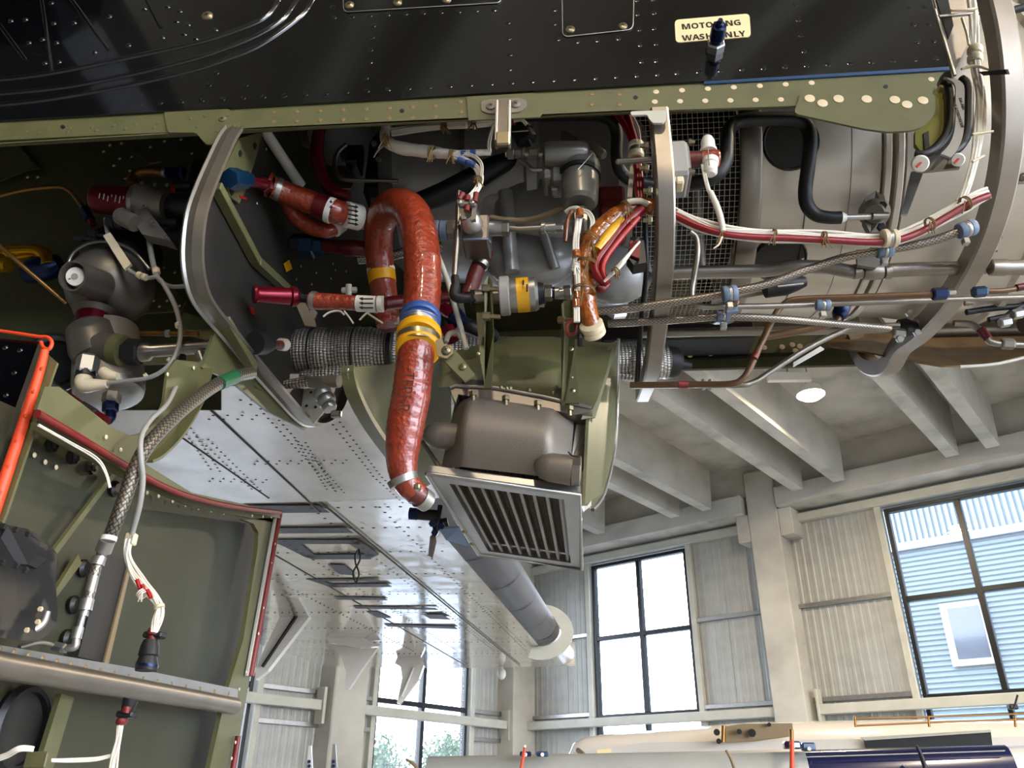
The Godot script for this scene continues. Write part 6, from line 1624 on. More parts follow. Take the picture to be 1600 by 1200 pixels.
# ---------- forward section: frames, pipes and exhaust end
func right_side() -> void:
	var fm := T("channel_upright", "upright bare metal frame member in front of the intake screen", "frame")
	var pts := []
	for q in [[1029, 176], [1035, 240], [1039, 300], [1039, 380], [1035, 450], [1027, 520], [1018, 580], [1004, 619]]: pts.append(PX(q[0], q[1], 0.123))
	part("channel", sweep(S(), smooth_path(pts, 5), [Vector2(-0.0115, -0.008), Vector2(-0.009, -0.010), Vector2(0.009, -0.010), Vector2(0.0115, -0.008), Vector2(0.0115, 0.014), Vector2(-0.0115, 0.014)], Vector3.RIGHT), M.stainless)
	part("top_tab", zp(rounded([985, 174, 1041, 172, 1041, 186, 1036, 192, 1020, 192, 1013, 184, 1012, 179, 986, 180], 3, 3), 0.735, 0.003), M.cream_steel)
	for q in [[1008, 228], [1008, 263], [1013, 298], [1013, 344]]: bolt([q[0] + 6, q[1], 0.76], [q[0] - 8, q[1], 0.76], 7, M.zinc)
	part("inner_strip", hz([[1008, 350, 0.88, 4], [1010, 420, 0.9, 4], [1002, 500, 0.98, 4], [995, 600, 1.1, 4]], 4, 8), M.dark_cast)
	var fr := T("ring_rib", "big curved bare metal frame ring at the right, sweeping under the exhaust pipes", "frame")
	pts = []
	for q in [[1540, -60], [1553, 0], [1566, 60], [1574, 130], [1575, 200], [1569, 260], [1556, 320], [1537, 375], [1510, 428], [1478, 474], [1440, 515], [1408, 540]]: pts.append(PX(q[0], q[1], 0.565))
	for q in [[0.69, -1.29], [0.74, -1.37], [0.82, -1.41]]: pts.append(EYE + Vector3(0.565, q[0], q[1]))
	part("channel", sweep(S(), smooth_path(pts, 5), [Vector2(-0.014, -0.013), Vector2(-0.011, -0.016), Vector2(0.011, -0.016), Vector2(0.014, -0.013), Vector2(0.014, 0.013), Vector2(-0.014, 0.013)], Vector3.RIGHT), M.ring_metal)
	part("joint_plate", xp([1532, 112, 1575, 108, 1578, 116, 1540, 118], 0.55, 0.003), M.dark_cast)
	# sheet metal between black cowl and ring
	T("side_baffle", "dull grey curved sheet between the black cowl's end and the ring frame", "baffle")
	part("sheet", dp([[1452, -30, 0.80], [1560, -30, 0.84], [1552, 120, 0.86], [1500, 132, 0.84], [1488, 118, 0.80]], Vector3(0, 0, -0.003)), M.casting)
	part("edge", hz([[1460, 15, 0.79, 2.5], [1474, 60, 0.79, 2.5], [1492, 118, 0.795, 2.5]], 3, 6), M.alu)
	part("stay", hz([[1466, 26, 0.79, 3], [1530, 20, 0.80, 3]], 1, 8), M.stainless)
	part("wing_bracket", zp([1460, -10, 1480, -10, 1490, 40, 1482, 60], 0.793, 0.003), M.dark_cast)
	T("lower_fairing", "stained bronze lower fairing sheet at the right under the ring frame", "fairing")
	var rows := []
	for q in [[[1285, 530], [1292, 537], [1300, 544]], [[1345, 515], [1350, 532], [1356, 552]], [[1405, 512], [1406, 538], [1408, 564]], [[1470, 500], [1470, 540], [1470, 574]], [[1540, 490], [1540, 535], [1540, 573]], [[1650, 470], [1650, 505], [1650, 545]]]:
		rows.append([P(q[0][0], q[0][1], 1.44), P(q[1][0], q[1][1], 1.38), P(q[2][0], q[2][1], 1.26)])
	part("sheet", grid(S(), rows, Vector3(0, 0.003, 0)), M.stained)
	part("white_edge", hz([[1500, 573, 1.255, 2.5], [1560, 568, 1.255, 2.5], [1640, 548, 1.255, 2.5]], 3, 6), M.white)
	# sensor stack on the frame
	T("ignition_block", "square grey block with a copper plug and two white caps, bolted to the middle frame", "igniter")
	part("block", zbox(1041, 217, 1077, 271, 0.77, 0.05, 0.004), M.cable)
	part("plate", zbox(1069, 220, 1079, 272, 0.775, 0.045, 0.002), M.casting)
	for v in [222, 268]: bolt([1076, v, 0.775], [1086, v, 0.775], 6, M.zinc)
	part("copper_stem", lz([1076, 249, 0.79], [1100, 249, 0.79], [[0, 12], [1, 12]], 20), M.sleeve_dull)
	part("red_sleeve", lz([1096, 249, 0.79], [1124, 248, 0.79], [[0, 13], [0.9, 14], [1, 12]], 20), M.sleeve)
	part("white_cap", lz([1107, 238, 0.785], [1105, 212, 0.785], [[0, 13], [0.15, 13], [0.2, 11], [0.6, 11], [0.85, 8], [1, 3]], 20), M.white)
	part("white_cap", lz([1110, 250, 0.785], [1110, 273, 0.785], [[0, 13], [0.3, 13], [0.35, 11], [0.85, 11], [1, 7]], 20), M.white)
	part("cap_wire", hz([[1106, 232, 0.765, 1], [1108, 258, 0.765, 1]], 1, 5), M.alu)
	part("foot_bolt", hexa([1042, 280, 0.78], [1056, 281, 0.78], 8), M.stainless)
	part("foot_tab", zbox(1056, 273, 1069, 285, 0.775, 0.02, 0.002), M.nylon)
	T("white_igniter_lead", "white cable dropping from the copper plug to the long red and white harness", "cable")
	wires([[1098, 257, 0.785, 3], [1101, 275, 0.785, 3], [1107, 295, 0.785, 3], [1112, 306, 0.785, 3]], 3, 1.6, M.wire_white)
	part("sleeve", hz([[1110, 300, 0.785, 4.5], [1120, 322, 0.785, 5], [1127, 345, 0.785, 5], [1130, 362, 0.785, 4]], 5, 10), M.wire_white)
	part("tail", hz([[1128, 370, 0.775, 2], [1123, 382, 0.775, 1.6], [1115, 388, 0.775, 1.2]], 3, 6), M.nylon)
	T("black_oil_hose", "black rubber hose looping in front of the screen and exhaust casing to a steel tube", "hose")
	part("hose", hz([[1052, 284, 0.83, 10], [1085, 286, 0.825, 11], [1115, 277, 0.815, 11], [1133, 256, 0.81, 11], [1136, 228, 0.81, 11], [1138, 205, 0.81, 11], [1152, 191, 0.81, 11], [1180, 187, 0.81, 11], [1220, 186, 0.815, 11], [1246, 188, 0.82, 11], [1262, 200, 0.825, 11], [1266, 225, 0.83, 11], [1262, 265, 0.845, 11], [1258, 300, 0.86, 11], [1262, 322, 0.865, 11], [1276, 336, 0.87, 10.5], [1296, 340, 0.87, 10], [1314, 340, 0.87, 10]], 6, 16), M.rubber)
	part("white_collar", lz([1313, 340, 0.87], [1322, 340, 0.87], [[0, 9.5], [1, 6]], 16), M.white)
	part("steel_tube", hz([[1318, 340, 0.87, 5], [1365, 338, 0.875, 5]], 1, 12), M.alu)
	part("end_sleeve", hz([[1362, 338, 0.872, 6], [1386, 337, 0.875, 6]], 1, 12), M.stainless)
	T("exhaust_boss", "cast boss with two bolts on the exhaust casing, at the end of the black hose", "flange")
	part("boss", lz([1366, 332, 0.925], [1366, 334, 0.895], [[0, 24], [0.5, 22], [1, 14]], 20), M.casting)
	part("plate", dp([[1352, 308, 0.90], [1368, 298, 0.90], [1382, 306, 0.90], [1386, 330, 0.90], [1378, 362, 0.91], [1360, 364, 0.91], [1350, 345, 0.905]], Vector3(0, 0, -0.01)), M.casting)
	for q in [[1378, 322], [1376, 356]]: rivet(P(q[0], q[1], 0.895), Vector3(0, -0.4, 1), 0.006, M.dark_cast, null, hex_mesh, "bolt")
	# long harness
	var h := T("long_harness", "long red and white wire harness sagging across the exhaust casing, tied with brown twine", "wire harness")
	var run := [[1042, 328, 0.80, 10], [1060, 336, 0.80, 10], [1090, 350, 0.80, 11], [1130, 362, 0.80, 11], [1180, 367, 0.805, 11], [1240, 369, 0.81, 11], [1300, 372, 0.815, 11], [1360, 375, 0.82, 11], [1400, 372, 0.82, 11], [1440, 358, 0.82, 12], [1485, 332, 0.815, 13], [1520, 312, 0.81, 12], [1545, 302, 0.81, 10]]
	wires(run, 7, 2.7, M.wire_white)
	var rr := []
	for q in run: rr.append([q[0], q[1] + 3.5, q[2] - 0.010, 5.5])
	part("red_cable", hz(rr, 6, 12), M.wire_red)
	for q in [[1053, 336, 1, 0.5, 12], [1128, 364, 1, 0.2, 12], [1210, 368, 1, 0, 12], [1288, 372, 1, 0, 12], [1453, 350, 1, -0.5, 12], [1508, 318, 1, -0.5, 13]]: tie(q[0], q[1], 0.80, q[2], q[3], q[4] * 0.85, M.twine, null, 1.6)
	T("white_harness_clamp", "white nylon loop clamp holding the long harness above the braided hose", "clamp")
	for x in [1383, 1397]: part("band", lz([x - 5, 373, 0.81], [x + 5, 372, 0.81], [[0, 12], [0.2, 14.5], [0.8, 14.5], [1, 12]], 20), M.nylon)
	part("steel_strap", lz([1387, 373, 0.81], [1393, 373, 0.81], [[0, 13], [1, 13]], 20), M.alu)
	for c in [["pale_blue_clamp", 1382, 392, 0.835, 1, -0.1, 11, 12, "pale blue clamp on the braided hose under the white clamp"], ["pale_blue_clamp", 1510, 358, 0.82, 1, -0.3, 13, 13, "pale blue clamp on the braided hose, beside the ring frame"], ["pale_blue_clamp", 1140, 459, 0.845, 1, -0.15, 13, 11, "upper pale blue clamp of the pair joining two braided hoses"], ["pale_blue_clamp", 1130, 495, 0.90, 1, 0, 9, 10, "lower pale blue clamp of the pair joining two braided hoses"], ["pale_blue_clamp", 1286, 477, 0.875, 1, 0, 9, 11, "small pale blue clamp on the brown tube"]]:
		T(c[0], c[8], "clamp")
		clamp_ring(c[1], c[2], c[3], c[4], c[5], c[6], c[7], M.pale_blue, "cushion", null, M.alu)
		part("lug", zbox(c[1] - 4, c[2] + c[6] - 1, c[1] + 6, c[2] + c[6] + 8, c[3] - 0.002, 0.008, 0.001), M.alu)
	T("clamp_link", "zinc bolt and plate joining the pair of pale blue clamps", "bolt")
	part("plate", zp([1134, 478, 1152, 476, 1154, 486, 1136, 488], 0.86, 0.006), M.pale_blue)
	rivet(P(1147, 474, 0.855), Vector3(0, 0, 1), 0.006, M.bronze, null, hex_mesh, "bolt")
	T("upper_braided_hose", "upper braided steel hose rising from the middle frame to the ring frame", "hose")
	part("braid", hz([[930, 487, 0.87, 6.5], [985, 482, 0.865, 6.5], [1040, 474, 0.86, 6.5], [1100, 465, 0.855, 6.5], [1150, 455, 0.85, 6.5], [1200, 443, 0.848, 6.5], [1260, 422, 0.845, 6.5], [1320, 402, 0.84, 6.5], [1390, 390, 0.835, 6.5], [1450, 378, 0.83, 7], [1515, 356, 0.82, 7]], 7, 12), M.braid)
	T("lower_braided_hose", "lower braided steel hose running level below the bent thin tube", "hose")
	part("braid", hz([[950, 506, 0.92, 6], [1040, 501, 0.91, 6], [1130, 495, 0.905, 6], [1220, 498, 0.92, 6], [1300, 505, 0.96, 5.5], [1390, 513, 1.0, 5.5]], 7, 12), M.braid)
	T("oil_transfer_pipe", "fat bare metal pipe with two sleeves running level across the casing to the ring frame", "pipe")
	part("tube", hz([[1020, 428, 0.98, 10.5], [1100, 425, 0.98, 10.5], [1190, 423, 0.98, 10.5], [1240, 417, 0.975, 10.5], [1290, 418, 0.975, 11], [1340, 425, 0.975, 11], [1420, 421, 0.975, 11], [1540, 418, 0.97, 10.5]], 6, 18), M.stainless)
	for q in [[1332, 1345, 12], [1348, 1378, 13], [1380, 1392, 12]]: part("sleeve", lz([q[0], 425, 0.974], [q[1], 424, 0.974], [[0, q[2] * 0.92], [0.1, q[2]], [0.9, q[2]], [1, q[2] * 0.92]], 20), M.stainless)
	part("strap_bracket", zp([1338, 390, 1372, 388, 1376, 410, 1368, 418, 1340, 414], 0.955, 0.006), M.casting)
	part("outer_sleeve", lz([1546, 418, 0.95], [1640, 418, 0.95], [[0, 11], [0.02, 13], [0.25, 13.5], [0.3, 12], [1, 12]], 20), M.stainless)
	T("return_pipe", "level tan metal pipe low behind the lower braided hose", "pipe")
	part("tube", hz([[1000, 521, 1.2, 7], [1150, 518, 1.2, 7], [1300, 516, 1.2, 7], [1420, 513, 1.2, 7]], 3, 14), M.stainless)
	T("dark_channel", "dark level channel between the braided hose and the far longeron", "beam")
	part("channel", zbox(940, 505, 1180, 530, 1.36, 0.088, 0.003), M.dark_cast)
	T("bent_thin_tube", "thin grey tube bent down and then level in front of the screen", "tube")
	part("tube", hz([[1078, 362, 0.84, 4.6], [1088, 372, 0.845, 4.6], [1090, 395, 0.85, 4.6], [1084, 435, 0.86, 4.6], [1081, 460, 0.865, 4.6], [1086, 474, 0.868, 4.6], [1100, 479, 0.87, 4.6], [1150, 479, 0.875, 4.6], [1210, 478, 0.88, 4.6], [1270, 476, 0.885, 4.6]], 7, 12), M.stainless)
	T("bronze_tube", "bronze tube bending up from the middle frame's foot to a blue nut at the ring", "tube")
	part("tube", hz([[985, 602, 1.0, 5.2], [1080, 601, 0.98, 5.2], [1140, 600, 0.965, 5.2], [1160, 592, 0.96, 5.2], [1172, 574, 0.955, 5.2], [1190, 535, 0.945, 5.2], [1208, 498, 0.935, 5.2], [1222, 478, 0.93, 5.2], [1245, 468, 0.925, 5.2], [1320, 465, 0.92, 5.2], [1400, 462, 0.915, 5.2], [1456, 460, 0.91, 5.2]], 7, 12), M.bronze)
	part("blue_nut", hexa([1456, 460, 0.91], [1480, 458, 0.91], 10), M.blue_ano)
	part("union", hexa([1480, 458, 0.91], [1492, 457, 0.91], 6), M.stainless)
	for q in [[1178, 560, 1182, 552], [1060, 601, 1075, 601]]: part("tag", hz([[q[0], q[1], 0.948, 5.8], [q[2], q[3], 0.948, 5.8]], 1, 10), M.seal_red)
	T("outer_bronze_tube", "short tube with a teal nut right of the ring frame, ending in maroon", "tube")
	part("teal_nut", hexa([1520, 457, 0.9], [1541, 455, 0.9], 9), M.teal_ano)
	part("tube", hz([[1540, 455, 0.9, 4.5], [1570, 454, 0.9, 4.5], [1600, 448, 0.9, 4.5]], 4, 10), M.bronze)
	part("maroon_end", hz([[1588, 450, 0.899, 6], [1620, 444, 0.899, 6]], 1, 10), M.maroon)
	T("level_tube", "plain thin tube running level just below the bronze tube", "tube")
	part("tube", hz([[1190, 479, 0.95, 4.5], [1300, 475, 0.95, 4.5], [1460, 469, 0.95, 4.5], [1640, 463, 0.95, 4.5]], 2, 10), M.stainless)
	T("brown_feed_tube", "brown tube with a dark blue cap rising from the lower left", "tube")
	part("tube", hz([[1195, 526, 0.98, 6], [1250, 517, 0.98, 6], [1290, 508, 0.98, 6], [1306, 502, 0.98, 6], [1312, 490, 0.98, 6]], 5, 12), M.bronze)
	part("blue_cap", lz([1310, 496, 0.98], [1318, 476, 0.98], [[0, 9], [0.2, 12], [1, 12]], 16), M.blue_ano)
	T("drain_tube", "long dark grey drain tube sloping from the far fitting down past the lit lamp", "tube")
	part("tube", hz([[990, 603, 1.12, 4.5], [1140, 602, 1.1, 4.5], [1175, 598, 1.1, 4.5], [1205, 580, 1.1, 4.5], [1260, 545, 1.1, 4.5], [1310, 520, 1.1, 4.5], [1335, 512, 1.1, 4.5], [1405, 508, 1.1, 4.5]], 7, 10), M.stainless)
	part("white_strip", dp([[1240, 566, 1.08], [1282, 541, 1.08], [1288, 545, 1.08], [1240, 572, 1.08]], Vector3(0, 0, -0.004)), M.white)
	T("tube_clip", "double clear plastic clip joining the two low tubes", "clip")
	for x in [1099, 1110]: part("band", lz([x - 3, 601, 0.99], [x + 3, 601, 0.99], [[0, 8], [0.5, 9.5], [1, 8]], 14), M.cable)
	T("drain_fitting", "dark cast drain fitting in the bottom of the casing, left of the ring frame", "pipe fitting")
	part("body", lz([1402, 512, 1.12], [1432, 514, 1.12], [[0, 13], [0.4, 16], [1, 10]], 18), M.dark_cast)
	part("nut", hexa([1430, 505, 1.12], [1450, 503, 1.12], 10), M.stainless)
	part("chrome_nut", hexa([1396, 520, 1.1], [1414, 522, 1.1], 8), M.alu)
	for q in [[1432, 520], [1420, 490], [1405, 530]]: rivet(P(q[0], q[1], 1.09), Vector3(0, -0.4, 1), 0.006, M.steel, null, hex_mesh, "bolt")
	T("low_actuator", "dark actuator and cables at the left of the exhaust casing's underside", "actuator")
	part("body", lz([1195, 452, 0.93], [1258, 440, 0.93], [[0, 14], [0.5, 16], [0.8, 12], [1, 8]], 18), M.dark_cast)
	part("link", hz([[1215, 448, 0.915, 2], [1255, 443, 0.915, 2]], 1, 6), M.alu)
	part("strut", hz([[1110, 470, 0.95, 5], [1200, 455, 0.95, 5]], 1, 8), M.casting)
	# banded rubber duct at the cowl's end
	var bd := T("banded_duct_seal", "oval black rubber seal with a printed metal strap over an olive plate", "seal")
	part("olive_plate", zp([1430, 205, 1462, 140, 1474, 128, 1482, 140, 1482, 205, 1460, 238, 1440, 238, 1430, 225], 0.80, 0.006), M.olive)
	part("olive_rib", zp([1443, 208, 1451, 204, 1453, 236, 1445, 236], 0.798, 0.004), M.black)
	part("inner_rubber", hz([[1472, 126, 0.79, 6], [1482, 132, 0.79, 7], [1486, 160, 0.79, 7.5], [1483, 200, 0.79, 7.5], [1468, 226, 0.79, 7.5], [1448, 240, 0.79, 7], [1430, 240, 0.79, 5]], 7, 14), M.rubber)
	var bg := []
	for q in [[1478, 122, 1494, 123], [1492, 132, 1506, 133], [1493, 160, 1507, 160], [1492, 200, 1506, 202], [1484, 224, 1499, 228], [1470, 240, 1486, 246]]: bg.append([P(q[0], q[1], 0.778), P(q[2], q[3], 0.778)])
	part("metal_strap", grid(S(), [smooth_path(bg.map(func(e): return e[0]), 5), smooth_path(bg.map(func(e): return e[1]), 5)], Vector3(0, 0, -0.003)), M.alu)
	part("outer_rubber", hz([[1502, 122, 0.80, 6], [1512, 135, 0.80, 8], [1513, 165, 0.80, 8], [1511, 205, 0.80, 8], [1501, 228, 0.80, 7], [1484, 242, 0.80, 5]], 7, 14), M.rubber)
	part("rubber_core", zp([1476, 124, 1510, 124, 1514, 210, 1490, 244, 1452, 244, 1480, 205], 0.815, 0.02), M.rubber)
	for q in [[1503, 146, "FAA-PMA"], [1497, 147, "DHC-6/100/200/300"]]: words(q[2], P(q[0], 178 if q[1] == 147 else 162, 0.7774), Vector3.DOWN, Vector3.RIGHT, 0.0037, M.ink, null, "strap_print")
	for q in [[1437, 255, 13], [1496, 249, 10]]:
		var w := part("end_disc", lz([q[0], q[1], 0.80], [q[0] + 1, q[1] + 1, 0.78], [[0, q[2]], [0.9, q[2]], [1, q[2] * 0.85]], 22), M.white)
		part("red_mark", zp([q[0] - 6, q[1] + 4, q[0] + 2, q[1] - 4, q[0] + 4, q[1] - 1, q[0] - 4, q[1] + 7], 0.7785, 0.001), M.red, w)
	part("link_plate", zp([1440, 245, 1490, 240, 1500, 262, 1440, 268], 0.806, 0.004), M.stainless)
	part("lower_arm", zp([1424, 268, 1444, 266, 1418, 335, 1408, 335], 0.86, 0.004), M.alu)
	T("upright_wire_bundle", "bundle of pale wires running down inside the ring frame past the black seal", "wire harness")
	wires([[1515, -30, 0.80, 7], [1521, 30, 0.80, 7], [1522, 75, 0.80, 7], [1526, 110, 0.80, 7], [1532, 145, 0.80, 8], [1531, 190, 0.80, 8], [1525, 240, 0.80, 6], [1514, 280, 0.805, 6], [1500, 315, 0.81, 6]], 5, 2.4, M.wire_white)
	for v in [79, 92]: part("cream_clamp", lz([1523, v - 5, 0.80], [1524, v + 5, 0.80], [[0, 9], [0.3, 11.5], [0.7, 11.5], [1, 9]], 18), M.nylon)
	for q in [[1516, 15, 1486, 16, 1535, 10], [1524, 103, 1502, 108, 1548, 110], [1521, 210, 1521, 210, 1552, 205], [1520, 252, 1520, 252, 1538, 243]]: part("zip_tie", hz([[q[2], q[3], 0.785, 2], [q[0], q[1], 0.785, 2.6], [q[4], q[5], 0.785, 1.8]], 4, 6), M.nylon)
	part("loose_strap", hz([[1503, 28, 0.79, 2], [1510, 50, 0.79, 2], [1514, 70, 0.79, 2]], 3, 6), M.nylon)
	# past the ring
	for q in [[1581, 210, 1612, 224, "upper small steel bracket with a bolt on the bright casing, right of the ring frame"], [1584, 268, 1612, 284, "lower small steel bracket with a bolt on the bright casing, right of the ring frame"]]:
		T("bolt_bracket", q[4], "bracket")
		var d := -(seg_hit(q[0], q[1], 0.262).z)
		part("plate", zbox(q[0], q[1], q[2], q[3], d, 0.006, 0.001), M.alu)
		bolt([q[0] + 14, q[1] + 8, d], [q[0] + 14, q[1] + 10, d - 0.022], 7, M.casting)
	T("casing_clip", "dark pipe clip on the bright casing at the top right corner", "clip")
	part("clip", hz([[1565, 22, 0.81, 4], [1590, 14, 0.81, 6], [1610, 10, 0.81, 6]], 3, 8), M.dark_cast)
	for q in [[1560, 370], [1553, 391], [1515, 474]]: part("stud", lz([q[0] - 8, q[1], 0.93], [q[0] + 5, q[1], 0.93], [[0, 4], [0.5, 4], [0.5, 3], [1, 3]], 10), M.casting, fr)
	T("forward_drain_line", "silver drain line with a maroon sleeve bending down at the right edge", "pipe")
	part("tube", hz([[1490, 505, 1.15, 5], [1515, 506, 1.15, 5], [1530, 515, 1.15, 5], [1540, 528, 1.15, 5], [1560, 537, 1.15, 5], [1640, 540, 1.15, 5]], 6, 12), M.stainless)
	part("maroon_sleeve", hz([[1532, 514, 1.148, 7], [1544, 530, 1.148, 7]], 1, 14), M.maroon)
	part("nut", hexa([1564, 537, 1.15], [1584, 538, 1.15], 9), M.casting)
	T("forward_shaft", "level bare metal shaft low at the right edge", "shaft")
	part("shaft", lz([1450, 516, 1.3], [1660, 512, 1.3], [[0, 12], [1, 12]], 18), M.stainless)
	part("boss", lz([1596, 508, 1.25], [1640, 500, 1.25], [[0, 12], [1, 12]], 16), M.casting)
	var lv := ["lowest dark control lever at the right edge above the shaft", "middle dark control lever at the right edge above the shaft", "steepest dark control lever at the right edge, with two chrome nuts"]
	var li := 0
	for q in [[[1510, 488], [1550, 482], [1600, 478]], [[1545, 500], [1575, 494], [1610, 490]], [[1560, 505], [1585, 485], [1612, 470]]]:
		var r := []
		for e in q: r.append([e[0], e[1], 1.1, 5])
		T("control_lever", lv[[1, 0, 2][li]], "lever")
		part("arm", hz(r, 4, 8), M.dark_cast)
		li += 1
	for q in [[1570, 505], [1590, 492]]: part("chrome_nut", hexa([q[0] - 8, q[1], 1.08], [q[0] + 8, q[1] - 3, 1.08], 8), M.alu)
# ---------- parked aircraft beyond, low in the picture
func far_things() -> void:
	# stripped white fuselage lying beyond
	var f := T("white_fuselage", "stripped white aircraft fuselage with brown stained patches and a long dark opening", "aircraft")
	var rows := []
	var prof := [[888, 1178, 1178], [896, 1158, 1190], [915, 1148, 1200], [950, 1142, 1210], [1010, 1137, 1220], [1100, 1128, 1230], [1200, 1119, 1235], [1300, 1117, 1240], [1450, 1114, 1245], [1660, 1112, 1245]]
	for q in prof:
		var d: float = 9.2 - (q[0] - 888) * 0.0013
		var top := P(q[0], q[1], d)
		var r := []
		var hh := maxf(0.1, (top.y - P(q[0], q[2], d).y))
		for j in 11:
			var a := PI * j / 10.0
			r.append(top + Vector3(0, -hh * 0.55 * (1 - sin(a)) , 0) + Vector3(0, 0, cos(a) * hh - hh))
		rows.append(r)
	part("skin", grid(S(), rows), M.white_paint)
	part("lower_side", dp([[888, 1178, 9.2], [1010, 1160, 9.04], [1660, 1150, 8.2], [1660, 1290, 8.2], [900, 1290, 9.2]], Vector3(0, 0, -0.02)), M.white_paint)
	part("tape_patch", dp([[1128, 1136, 8.72], [1160, 1131, 8.70], [1238, 1130, 8.66], [1240, 1150, 8.66], [1180, 1158, 8.70], [1128, 1160, 8.72]], Vector3(0, 0, -0.05)), M.tan)
	part("dark_opening", dp([[1350, 1154, 8.5], [1548, 1142, 8.25], [1552, 1175, 8.25], [1355, 1175, 8.5]], Vector3(0, 0, -0.02)), M.ink)
	part("opening_edge", dp([[1345, 1152, 8.48], [1548, 1140, 8.23], [1548, 1144, 8.23], [1352, 1157, 8.48]], Vector3(0, 0, -0.02)), M.cream_steel)
	for q in [[1175, 1145, 6], [1155, 1143, 4], [1202, 1132, 3], [1120, 1144, 5], [1123, 1158, 4]]: part("hole", lz([q[0], q[1], 8.66], [q[0], q[1] + 0.2, 8.6], [[0, q[2]], [1, q[2]]], 10), M.ink)
	part("brace", hz([[1130, 1134, 8.7, 4], [1130, 1160, 8.7, 4]], 1, 8), M.brass)
	part("handle", dp([[932, 1172, 8.8], [955, 1169, 8.8], [955, 1176, 8.8], [934, 1178, 8.8]], Vector3(0, 0, 0.03)), M.cream)
	var rail := T("roof_rail", "thin double rail along the white fuselage's roof", "rail")
	for q in [[[1335, 1123], [1450, 1120], [1600, 1115]], [[1335, 1134], [1450, 1129], [1600, 1124]]]:
		var r := []
		for e in q: r.append([e[0], e[1], 7.9, 1.6])
		part("rail", hz(r, 1, 6), M.brass)
	for x in [1335, 1450, 1585]: part("post", hz([[x, 1119, 7.9, 2], [x + 2, 1136, 7.9, 2]], 1, 6), M.brass)
	T("wall_clamp_stand", "small dark clamp standing on the girt before the right window", "clamp")
	part("stem", hz([[1590, 1086, 8.2, 1.5], [1584, 1108, 8.2, 1.5]], 1, 6), M.dark_cast)
	part("jaw", zbox(1578, 1100, 1592, 1108, 8.2, 0.06, 0.01), M.dark_cast)
	# stored wing in front of it
	var w := T("stored_wing", "long stored aircraft wing, pale with one dark blue section, in front of the fuselage", "aircraft wing")
	for q in [["left_section", 668, 1182, 1255, 1171, M.panel], ["blue_section", 1255, 1172, 1570, 1164, M.blue_paint], ["right_section", 1570, 1166, 1680, 1161, M.white_paint]]:
		var rr := []
		for e in [[q[1], q[2]], [q[3], q[4]]]:
			var p := P(e[0], e[1], 5.6)
			var r := []
			for j in 9:
				var a := PI * j / 8.0
				r.append(p + Vector3(0, -0.25 * (1 - sin(a)), 0.10 * -cos(a) * -1.0))
			rr.append(r)
		part(q[0], grid(S(), rr), q[5])
	for q in [[1260, 1183, 1570, 1173]]: part("seam", hz([[q[0], q[1], 5.49, 1], [q[2], q[3], 5.49, 1]], 1, 5), M.cable)
	T("orange_strap", "bright orange strap hanging before the stored wing", "strap")
	part("strap", hz([[1237, 1156, 5.4, 3.5], [1238, 1215, 5.4, 4]], 1, 8), M.orange)
	part("hook", hz([[1236, 1140, 5.42, 4], [1237, 1158, 5.42, 3]], 1, 8), M.brass)
	T("orange_pole", "thin orange pole left of the fuselage nose, low in the picture", "pole")
	part("pole", hz([[820, 1168, 5.4, 2.4], [812, 1215, 5.4, 3]], 1, 8), M.orange)
	part("tip", hz([[820, 1164, 5.4, 2], [820, 1170, 5.4, 2]], 1, 8), M.white)
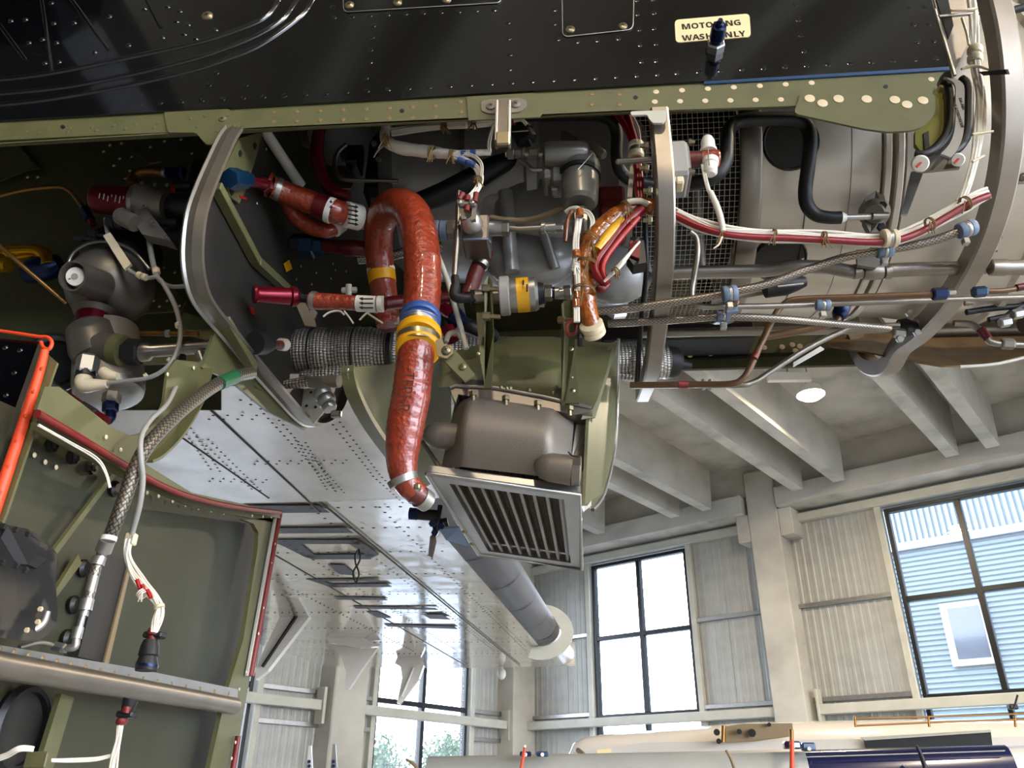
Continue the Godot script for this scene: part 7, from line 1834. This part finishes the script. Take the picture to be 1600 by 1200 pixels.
	for q in [[1226, 1158, 1252, 1170, "dark blue grip block on the stored wing beside the orange strap", M.blue_paint], [1254, 1160, 1275, 1173, "bright blue clamp with a ring on the stored wing's white edge", M.edge_blue], [812, 1174, 830, 1182, "small dark grip block beside the orange pole", M.blue_paint], [838, 1174, 857, 1182, "small blue grip block left of the fuselage nose", M.edge_blue]]:
		T("grip_block", q[4], "clamp")
		part("block", zbox(q[0], q[1], q[2], q[3], 5.45, 0.06, 0.008), q[5])
		part("pin", lz([(q[0] + q[2]) * 0.5, q[3] - 3, 5.44], [(q[0] + q[2]) * 0.5, q[3] - 3, 5.40], [[0, 3], [1, 3]], 10), M.white)
	for q in [[[903, 1172, 6.0, 4], [914, 1182, 5.9, 4], [935, 1215, 5.6, 4], "tan prop strut before the fuselage nose"], [[1134, 1172, 5.4, 2], [1142, 1185, 5.4, 2.5], [1152, 1215, 5.4, 3], "thin tan rod before the stored wing's pale section"], [[1432, 1165, 5.4, 2.5], [1440, 1182, 5.4, 3.5], [1450, 1215, 5.4, 4], "dark brush leaning on the stored wing's blue section"], [[634, 1186, 5.35, 2], [648, 1196, 5.35, 3], [658, 1215, 5.35, 4], "pale pointed rod low under the wing tip"]]:
		T("prop_rod", q[3], "rod")
		part("rod", hz(q.slice(0, 3), 3, 8), M.dark_cast if q[0][0] == 1432 else M.tan)
	for q in [[484, 1165, "white pointed blade with blue dots, left of the pair"], [522, 1163, "grey pointed blade with blue dots, right of the pair"]]:
		T("pointed_blade", q[2], "blade")
		part("blade", zp([q[0] - 2, q[1], q[0] + 2, q[1], q[0] + 6, 1230, q[0] - 8, 1230], 6.0, 0.02), M.white if q[0] == 484 else M.cable)
		for v in [1190, 1197]: part("blue_dot", lz([q[0] - 1, v, 5.995], [q[0] - 1, v, 5.985], [[0, 2.6], [1, 2.6]], 8), M.blue_paint)
	# this aircraft's unseen fuselage and wing, added dark to block light and darken reflections
	var of := T("unseen_fuselage", "unseen dark blue fuselage of the worked-on aircraft, added behind the viewer for shade", "aircraft")
	part("body", box(S(), Vector3(-1.5, 1.75 + 0.2, 3.0), Vector3(4.2, 0, 0), Vector3(0, 0.75, 0), Vector3(0, 0, 0.75), 0.35), M.blue_paint)
	part("unseen_dark_wing", box(S(), Vector3(-1.72, 1.75 + 1.2, 0.75), Vector3(0.95, 0, 0), Vector3(0, 0.1, 0), Vector3(0, 0, 1.45), 0.09), M.black_paint)  # the shade under this unseen wing is put into its black colour
func build_all() -> void:
	shell()
	wing()
	doors()
	left_bay()
	center()
	hoses()
	cooler()
	right_side()
	far_things()
